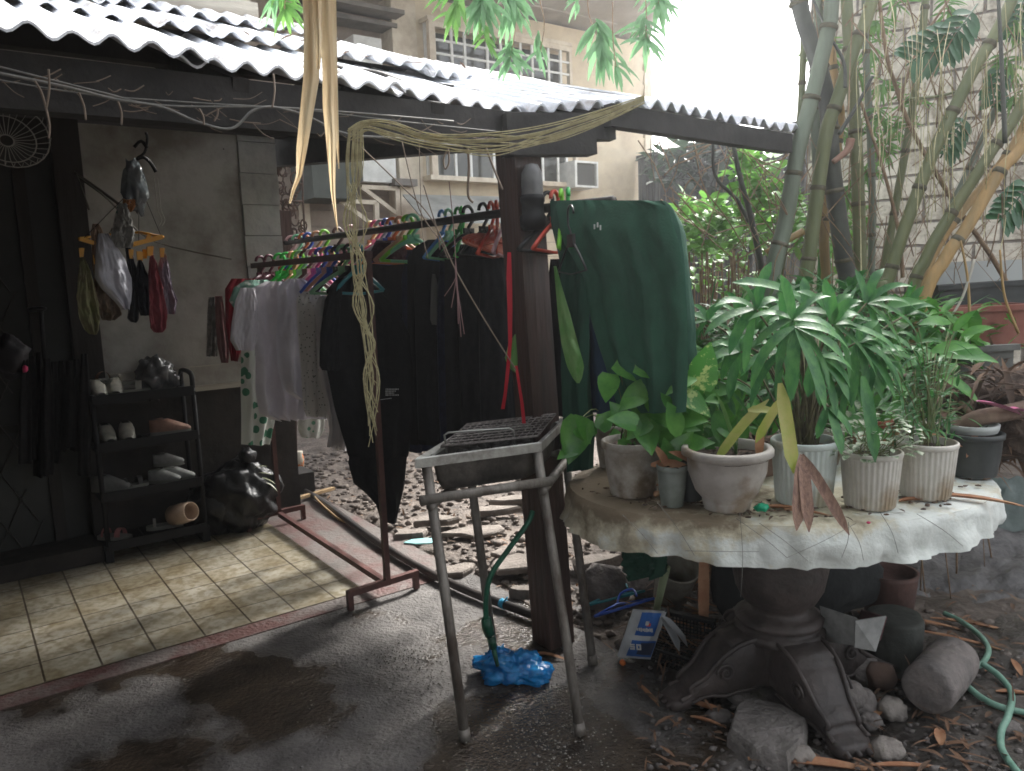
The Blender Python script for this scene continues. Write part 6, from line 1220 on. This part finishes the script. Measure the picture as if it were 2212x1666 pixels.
def slab(x, y, w_, dpt, rot, label, th=.03, z=0, tilt=0, sd_=0):
    p = gd(x, y, z); k = 8; r = .8*w_/2/FPX*(p-C0).length; rr_s = [1+.75*nz((i*1.7+sd_, sd_, 0)) for i in range(k)]; M_ = Matrix.Rotation(rot, 3, 'Z') @ Matrix.Rotation(tilt, 3, 'X')
    pts = [M_ @ V((r*q*math.cos(2*math.pi*i/k), r*dpt*q*math.sin(2*math.pi*i/k), 0)) for i, q in enumerate(rr_s)]; b = MB(); lo = [p+q*1.03 for q in pts]; mid = [p+q*1.05+Z*th*.7 for q in pts]; hi = [p+q*.97+Z*th for q in pts]
    b.add(lo+mid+hi, [(i, (i+1) % k, k+(i+1) % k, k+i) for i in range(k)]+[(k+i, k+(i+1) % k, 2*k+(i+1) % k, 2*k+i) for i in range(k)]+[tuple(range(2*k, 3*k))], False)
    return b.build('broken_slab', m_slab, **tg(label, 'slab'))
for i, a_ in enumerate(((1130, 1225, 180, .55, .2, 'pale broken cement slab behind the grill legs'), (1090, 1195, 90, .5, 1, 'broken slab wedge above the pale slab'), (935, 1132, 105, .5, 0, 'thin cement plate on the dirt left of the grill'), (1020, 1155, 150, .5, .1, 'wide flat earthen slab behind the grill'), (890, 1160, 90, .5, 0, 'rough slab beside the turquoise shard'), (1290, 1225, 130, .5, .3, 'slab right of the post near the table edge'), (1060, 1110, 130, .4, .1, 'flat slab below the grill crossbar'), (985, 1240, 110, .5, .6, 'slab chunk between the two left grill legs'), (1140, 1290, 80, .5, 0, 'small slab chip near the pipe end'), (1120, 1085, 120, .4, .2, 'distant slab just under the grill tray'))): slab(*a_, th=U(.02, .05), sd_=i*2.3, z=.0)
b = MB()
for k in range(2200):
    if k < 1800: a = 2.05+abs(R.gauss(0, 1.0)); bb = U(1.9, 6.6)
    else: a = U(1.9, 3.4); bb = U(-.8, 2.2)
    p = H(a, bb); s = U(.006, .03)*(1.4 if R.random() < .12 else 1); b.blob(V((p.x, p.y, gz(p.x, p.y)+s*.3)), s, s*U(.6, 1), s*U(.35, .7), .5, 1.5, 3, k)
b.build('rubble', m_yard, kind='stuff', label='loose rubble and small stones strewn over the yard dirt', category='rubble')
b = MB()
for k in range(1300):
    a = U(2.0, 4.6) if R.random() < .8 else U(.2, 2); bb = U(-1.2, 6); p = H(a, bb)
    if a < 2 and bb > 1.2: continue
    z = max(gz(p.x, p.y)+.008, .008 if a < 2.02 else -1); b.leaf(V((p.x, p.y, z)), V((U(-1, 1), U(-1, 1), U(0, .4))), U(.02, .07), U(.006, .02), U(0, .5), 3)
b.build('leaf_litter', mat('litter_tan', (.25, .14, .08), (.12, .08, .05), .8, 2, trans=.1), kind='stuff', label='small dry bamboo leaves littering the ground', category='leaf litter')
for i, (x, y, L, an, W, lb) in enumerate(((1545, 1535, .22, -.55, .035, 'orange sheath lying left of the flat concrete block'), (1530, 1560, .12, -.5, .02, 'small sheath scrap left of the flat concrete block'), (1400, 1500, .15, -1.2, .02, 'thin tan sheath pointing at the left table foot'), (1770, 1650, .42, -.12, .05, 'long pale orange sheath along the bottom edge'), (1960, 1655, .24, .0, .025, 'narrow tan sheath at the bottom right of the table foot'), (1790, 1575, .10, -.6, .03, 'reddish sheath right of the flat concrete block'), (1850, 1600, .14, -.9, .02, 'thin reddish sheath beside the front table leg'),
    (1905, 1525, .20, .9, .045, 'leaning tan sheath left of the cement cylinder'), (2030, 1590, .12, 1.1, .04, 'upturned sheath below the cement cylinder'), (2000, 1345, .3, -.35, .03, 'sheath on the mud at the right behind the table'), (2110, 1350, .34, -.4, .03, 'long sheath on the mud at the far right'), (2090, 1385, .4, -.55, .025, 'pale stick like sheath under the pale green hose'), (2190, 1190, .25, .25, .02, 'reddish sheath high on the mud at the right edge'), (2195, 1440, .15, 1.2, .03, 'brown sheath at the right edge by the hose'), (1190, 1418, .13, -.35, .025, 'tan sheath on the wet concrete below the post'), (1300, 1165, .2, -.3, .02, 'thin orange sheath right of the post'), (2200, 1500, .14, -.2, .03, 'orange sheath inside the hose loop'))):
    husk(x, y, .012, L, W, an, lb)
for i in range(14):
    x, y = U(1440, 1620), U(1200, 1400); husk(x, y, .03+U(0, .05), U(.1, .3), U(.012, .03), U(-.8, .8), 'dry sheath in the pile beside the white bucket', U(-.2, .4), group='dry sheaths piled under the table')
b = MB(); p = gd(1533, 1400); b.leaf(p+V((0, .1, .02)), V((0, 0, 1)), .36, .045, .0, 6, 'strap', .3, V((0, -1, .1))); b.build('bamboo_sheath', L_hus, **tg('tall upright reddish sheath standing under the table cloth', 'dry leaf'))
# tilted white bucket, drums, strip, cylinder
b = MB(); p = gd(1470, 1345)+V((0, .12, .14)); ax = V((.05, -.45, .75)).normalized(); b.lathe([(0, -.13), (.075, -.13), (.085, 0), (.095, .10), (.10, .11), (.094, .115), (.088, .10), (.078, -.1), (0, -.11)], p, 26, axis=ax); b.build('bucket', mat('dirty_white_bucket', (.36, .34, .28), (.18, .15, .11), .6, 7, .2), **tg('dirty white bucket tilted open under the left of the tablecloth', 'bucket'))
b = MB(); p = gd(1960, 1470)+V((0, .1, 0)); b.lathe([(0, 0), (.095, 0), (.098, .05), (.10, .19), (.095, .205), (.07, .20), (.03, .21), (0, .205)], p, 24, wob=.008); b.build('old_pot', mat('mossy_pot', (.03, .033, .028), (.05, .052, .045), .8, 8, .3), **tg('dark mossy pot under the right side of the table', 'pot'))
b = MB(); p = gd(1985, 1400)+V((0, .25, 0)); b.lathe([(0, 0), (.09, 0), (.11, .2), (.115, .22), (.10, .22), (.09, .18), (0, .17)], p, 24); b.build('old_pot', mat('rusty_tin', (.10, .05, .04), (.06, .035, .03), .8, 8, .3), **tg('rusty brown pot of dry litter behind the mossy one', 'pot'))
b = MB(); p = gd(1800, 1440)+V((0, .35, 0)); b.blob(p+Z*.25, .34, .12, .28, .3, 1.5, 14, 7); b.build('dark_heap', mat('dark_cloth_heap', (.012, .014, .014), (.02, .022, .022), .9, 8, .3), **tg('black covered heap deep in the shadow under the table', 'heap'))
st = thing('bent_strip', at(1840, 1350, 2.5), 'grey white bent flashing strip folded under the table', 'strip'); b = MB()
def quad(b, q4, d): b.add(q4+[q+d for q in q4], [(0, 1, 2, 3), (7, 6, 5, 4), (0, 4, 5, 1), (1, 5, 6, 2), (2, 6, 7, 3), (3, 7, 4, 0)], False)
quad(b, [at(1772, 1310, 2.55), at(1783, 1386, 2.55), at(1850, 1396, 2.43), at(1852, 1336, 2.43)], V((0, .006, 0)))
quad(b, [at(1848, 1342, 2.42), at(1846, 1399, 2.42), at(1892, 1408, 2.41), at(1915, 1331, 2.45)], V((0, .006, 0)))
b.build('outer_face', mat('dull_strip', (.26, .26, .25), (.18, .18, .175), .7, 20), st)
b = MB(); q4 = [at(1914, 1335, 2.45), at(1900, 1385, 2.5), at(1850, 1360, 2.72), at(1860, 1318, 2.7)]; b.add(q4+[q+V((.008, .008, 0)) for q in q4], [(0, 1, 2, 3), (7, 6, 5, 4), (0, 4, 5, 1), (1, 5, 6, 2), (2, 6, 7, 3), (3, 7, 4, 0)], False); b.build('inner_face', mat('maroon_inside', (.09, .025, .03), None, .8), st)
b = MB(); c0 = gd(2008, 1555); e0_ = at(2003, 1490, 2.36); e1_ = at(2062, 1422, 2.62); d = (e1_-e0_).normalized(); Lc = (e1_-e0_).length
b.lathe([(0, .0), (.07, -.004), (.078, .006), (.084, .02), (.085, Lc*.5), (.084, Lc-.02), (.078, Lc), (0, Lc)], e0_, 30, axis=d, wob=.003); b.build('cement_cylinder', m_rockl if 0 else mat('cement_cyl', (.19, .165, .155), (.11, .10, .095), .85, 9, .8, bsc=28), **tg('rough cement test cylinder lying on its side at the right under the table', 'cement cylinder'))
b = MB(); p = gd(2050, 1235)
b.grid(lambda s, t: gd(lerp(1930, 2260, s), lerp(1300, 1165, t), .0)+Z*(-.05+.16*t+.06*nz((s*4, t*7, 0))+.02*nz((s*15, t*18, 0))), 40, 20); b.build('tarp', mat('grey_tarp', (.12, .115, .115), (.055, .052, .052), .6, 9, 1, bsc=22), **tg('dark grey muddy tarp spread on the ground at the right behind the table', 'tarp'))
b = MB(); b.grid(lambda s, t: gd(lerp(2140, 2240, s), lerp(1180, 1030, t), .35*t)+Z*(.05*nz((s*4, t*4, 3))), 14, 14); b.build('grey_sheet', mat('grey_green_sheet', (.10, .13, .12), (.06, .08, .07), .5, 5, .3), **tg('dull grey green sheet draped behind the right end of the table', 'sheet'))
# pale hose
m_ph = mat('pale_green_hose', (.20, .36, .28), (.13, .26, .2), .4, 20)
b = MB(); b.tube(spline([gd(2040, 1325, .02), gd(2080, 1345, .02), gd(2118, 1375, .02), gd(2135, 1405, .02), gd(2120, 1435, .025), gd(2098, 1440, .03), gd(2075, 1462, .02), gd(2110, 1500, .02), gd(2160, 1527, .02), gd(2240, 1545, .02)], 8), .011, 8)
b.tube(spline([gd(2122, 1434, .045), gd(2160, 1462, .03), gd(2185, 1500, .02), gd(2178, 1545, .04), gd(2163, 1580, .03), gd(2165, 1620, .02), gd(2200, 1670, .02), gd(2240, 1700, .02)], 8), .011, 8); b.build('garden_hose', m_ph, **tg('pale green garden hose looping across the mud at the lower right', 'hose'))
# blue and white paper bag, wire crate, blue hangers
bgt = thing('cement_bag', gd(1385, 1415), 'crumpled blue and white paper sack beside the wire crate', 'bag')
def BG(s, t, o=0):
    p = lerp(lerp(gd(1335, 1420, .02), gd(1405, 1425, .02), s), lerp(at(1370, 1318, 2.75), at(1440, 1322, 2.72), s), t); return p+V((0, -1, .3)).normalized()*(o+.02*math.sin(math.pi*s)*math.sin(math.pi*t)+.010*nz((s*5, t*5, 1)))
b = MB(); b.grid(lambda s, t: BG(s, t), 16, 18); b.grid(lambda s, t: BG(1-s, t, -.05+.02), 16, 18); b.build('paper', mat('sack_white', (.5, .52, .53), (.38, .39, .4), .6, 8), bgt)
def strip_(s0, s1, t0, t1, mt, nm, o=.004): b = MB(); b.grid(lambda s, t: BG(lerp(s0, s1, s), lerp(t0, t1, t), o), 8, 8); return b.build(nm, mt, bgt)
m_bl = mat('sack_blue', (.03, .13, .42), (.02, .09, .3), .5, 12); strip_(.25, .85, .5, .97, m_bl, 'blue_panel'); strip_(.22, .98, .05, .40, m_bl, 'blue_panel'); strip_(.5, .95, .1, .36, mat('sack_navy', (.03, .04, .08)), 'dark_panel', .006); strip_(.5, .62, .70, .76, mat('sack_red', (.55, .06, .03)), 'red_mark', .007); strip_(.45, .56, .72, .80, mat('grey_white', (.4, .42, .41)), 'white_mark', .0075)
def text3(s, ctr, xd, yd, size, mt, name, parent):
    FONT = {'5': ['111', '1..', '111', '..1', '111'], '0': ['111', '1.1', '1.1', '1.1', '111']}
    b = MB(); n_ = len(s); 
    for i, ch in enumerate(s):
        for r_, row in enumerate(FONT[ch]):
            for c_, q in enumerate(row):
                if q == '1': b.prism(ctr+xd*((i*4+c_-n_*2+.5)*size)+yd*((2-r_)*size), xd*size*.5, xd.cross(yd)*.0012, yd*size*.5)
    return b.build(name, mt, parent)
xd = (BG(.9, .25)-BG(.1, .25)).normalized(); yd = (BG(.5, .4)-BG(.5, .1)).normalized(); yd = (yd-xd*yd.dot(xd)).normalized()
text3('50', BG(.40, .27, .012), xd, yd, .006, mat('print_white', (.6, .6, .6)), 'printed_number', bgt)
b = MB()
for k in range(9): b.prism(BG(.26+k*.055, .63+.004*(k % 2), .010), xd*.0025, xd.cross(yd)*.001, yd*(.006+.002*(k % 3)))
b.build('printed_word', mat('print_white', (.6, .6, .6)), bgt)
b = MB(); 
for k in range(2):
    s = .3+k*.3; b.leaf(BG(.86+.05*k, .9), V((.3+.2*k, -.2, -.5)), .14, .05, .3, 5, 'strap', .3)
b.build('torn_flap', mat('sack_white', (.5, .52, .53)), bgt)
wc = thing('wire_crate', gd(1440, 1470), 'black plastic wire mesh crate lying in front of the table foot', 'crate')
A0, A1, A2, A3 = gd(1375, 1418, .012), gd(1505, 1462, .012), gd(1545, 1400, .012), gd(1425, 1372, .012); hZ = Z*.11
b = MB()
def mesh(p, q, r_, s_, n1, n2):
    for i in range(n1+1): t = i/n1; b.tube([lerp(p, q, t), lerp(s_, r_, t)], .0024, 4)
    for i in range(n2+1): t = i/n2; b.tube([lerp(p, s_, t), lerp(q, r_, t)], .0024, 4)
mesh(A0, A1, A2, A3, 16, 10); mesh(A0, A1, A1+hZ*.5, A0+hZ*.5, 16, 4); mesh(A3, A2, A2+hZ, A3+hZ, 16, 8); mesh(A0, A3, A3+hZ, A0+hZ*.5, 8, 6); mesh(A1, A2, A2+hZ, A1+hZ*.5, 8, 6); b.build('mesh', m_bp, wc)
b = MB(); b.bar(A3+hZ, A2+hZ, .03, .012); b.bar(A0+hZ*.5, A1+hZ*.5, .01, .01); b.build('rim', m_bp, wc)
for i, (x, y, c_) in enumerate(((1325, 1300, 'teal'), (1345, 1320, 'blue'))):
    o = gd(x, y, .05+i*.03); t = thing('clothes_hanger', o, f'{c_} plastic hanger fallen on the ground left of the blue and white sack', 'hanger'); b = MB(); X = V((1, .25+.1*i, 0)).normalized(); Y_ = V((-.2, 1, 0)); 
    b.tube([o-X*.13, o+Y_*.07, o+X*.15+Z*.03, o-X*.13], .006, 6); b.tube(spline([o+Y_*.07, o+Y_*.10+X*.03+Z*.03, o+Y_*.08+X*.08+Z*.05, o+Y_*.03+X*.08+Z*.04], 4), .005, 5); b.build('frame', mat('plastic_'+c_, HC[c_]), t)
b = MB(); b.tube([gd(1405, 1375, .02), at(1440, 1225, 2.9)], [.012, .018], 7); b.build('green_stalk', mat('pale_green_stalk', (.25, .30, .17), None, .6), **tg('pale green stalk standing behind the blue and white sack', 'stalk'))
b = MB(); b.blob(gd(1345, 1438)+Z*.012, .012, .012, .012, .2, 2, 8, 1); b.build('orange_cap', mat('orange_cap', (.6, .15, .03)), **tg('small orange cap in front of the blue and white sack', 'cap'))
b = MB(); b.grid(lambda s, t: gd(lerp(1545, 1680, s), lerp(1500, 1478, t), .02)+Z*(.01+.012*nz((s*12, t*4, 1))), 24, 6); b.build('plastic_scrap', mat('clear_scrap', (.35, .33, .32), (.5, .48, .46), .2, 20), **tg('crumpled pale plastic scrap behind the table legs on the ground', 'scrap'))
# unseen bamboo canopy added above the yard to cut light on the path
cn = thing('shade_canopy', V((.5, .5, 0)), 'unseen bamboo foliage added above the path to shade it', 'foliage')
b = MB()
for k in range(700): p = V((U(.2, 2.6), U(-2.6, .6), U(3.3, 4.2))); b.leaf(p, V((U(-1, 1), U(-1, 1), U(-.8, .1))), U(.16, .3), U(.03, .06), .4, 3, 'lance')
b.build('leaves', L_bl, cn)
b = MB(); b.tube(spline([V((2.6, -1.5, 0)), V((2.2, -1, 2)), V((1.2, -.5, 3.6)), V((-1, .5, 4))], 5), .04, 8); b.build('culm', m_bg, cn)

nr = thing('shade_roof', H(-.8, -.5), 'unseen low roof added over the near end of the path for shade', 'roof')  # roof, posts and rear wall added out of view to darken the foreground
b = MB(); b.grid(lambda s, t: H(lerp(-3.3, 1.35, s), lerp(-3.2, 2.08, t), lerp(3.0, 2.55, t)+.02*math.cos(s*290)), 370, 2); b.grid(lambda s, t: H(lerp(-3.3, 1.35, s), lerp(2.08, -3.2, t), lerp(2.54, 2.99, t)+.02*math.cos(s*290)), 370, 2); b.build('roof_sheet', m_tin, nr)
for a in (-3.2, 1.3): b = MB(); b.hbox(a-.05, a+.05, -3.1, -3.0, -.05, 2.95); b.build('post', m_dwood, nr)
b = MB(); b.hbox(-3.3, 1.35, -3.3, -3.2, -.05, 2.95); b.build('added_back_wall', m_dplas, nr)
# wet gravel glints
b = MB()
for k in range(900):
    g = R.random()
    if g < .55: x, y = R.gauss(1180, 75), R.gauss(1590, 65)
    elif g < .75: x, y = R.gauss(880, 45), R.gauss(1425, 15)
    elif g < .85: x, y = R.gauss(930, 25), R.gauss(1470, 25)
    else: x, y = U(620, 1400), U(1400, 1670)
    if y > 1690: continue
    p = gd(x, y, .004); s = U(.0015, .005); b.blob(p, s, s*U(.6, 1), s*.6, .4, 2, 3, k)
b.build('wet_grit', mat('wet_grit', (.13, .12, .11), (.25, .23, .21), .08, 90, spec=1), kind='stuff', label='wet glinting grit scattered on the concrete round the grill legs', category='grit')

# heap of dead leaves and sheaths at the right behind the table
b = MB()
for k in range(420):
    x, y = U(2020, 2230), U(800, 1000); p = at(x, y, U(2.75, 3.4)); b.leaf(p, V((U(-1, 1), U(-1, 1), U(-.3, .5))), U(.08, .26), U(.01, .035), U(.2, 1.2), 4, 'lance', .4)
b.build('dead_leaf_heap', mat('dead_leaves', (.20, .12, .075), (.09, .06, .045), .85, 4, trans=.1), kind='stuff', label='tangled heap of dead leaves and sheaths at the right edge behind the pots', category='dead leaves')
b = MB()
for k in range(900):
    x, y = U(1480, 2080), U(680, 960); p = at(x, y, U(3.1, 4.3)); b.leaf(p, V((U(-1, 1), U(-1, 1), U(-.2, 1))), U(.1, .3), U(.008, .03), U(.2, 1.2), 4, 'lance', .4)
b.build('undergrowth', L_dark, kind='stuff', label='dense mixed undergrowth of narrow leaves behind the potted plants', category='undergrowth')

b = MB(); b.prism(V((0, 30, 3.0)), V((95, 0, 0)), V((0, 95, 0)), Z*4.4)  # added air volume whose scatter imitates the veiling glare of a lens
hz = bpy.data.materials.new('glare_air'); hz.use_nodes = True; hn = hz.node_tree.nodes; hn.remove(hn['Principled BSDF'])
vp = hn.new('ShaderNodeVolumePrincipled'); vp.inputs['Color'].default_value = (.93, .96, 1, 1); vp.inputs['Density'].default_value = .0062; vp.inputs['Anisotropy'].default_value = .78
hz.node_tree.links.new(vp.outputs[0], hn['Material Output'].inputs['Volume'])
b.build('veil', hz, kind='stuff', label='thin pale haze of scattering air added to imitate lens glare', category='veil')

b = MB()
for k in range(480):
    if k < 200: p = gd(U(1420, 1640), U(1200, 1440), U(0, .06)); L = U(.06, .22)
    elif k < 340: p = gd(U(1380, 2100), U(1390, 1680), U(0, .012)); L = U(.02, .09)
    else: p = gd(U(1850, 2240), U(1300, 1670), U(0, .012)); L = U(.02, .12)
    b.leaf(p+Z*.008, V((U(-1, 1), U(-1, 1), U(-.05, .35))), L, U(.006, .022), U(0, .6), 4, 'lance', .4)
b.build('dry_litter', mat('dry_litter', (.22, .12, .07), (.08, .055, .04), .85, 3, trans=.1), kind='stuff', label='thick litter of torn dry sheaths and leaves under and around the table', category='leaf litter')
b = MB()
for k in range(420):
    p = gd(U(1400, 2230), U(1400, 1680), .004); s_ = U(.004, .016); b.blob(p, s_, s_*U(.6, 1), s_*U(.4, .8), .5, 1.5, 3, k)
b.build('gravel', m_rock, kind='stuff', label='small dark gravel pressed into the mud round the table foot', category='gravel')
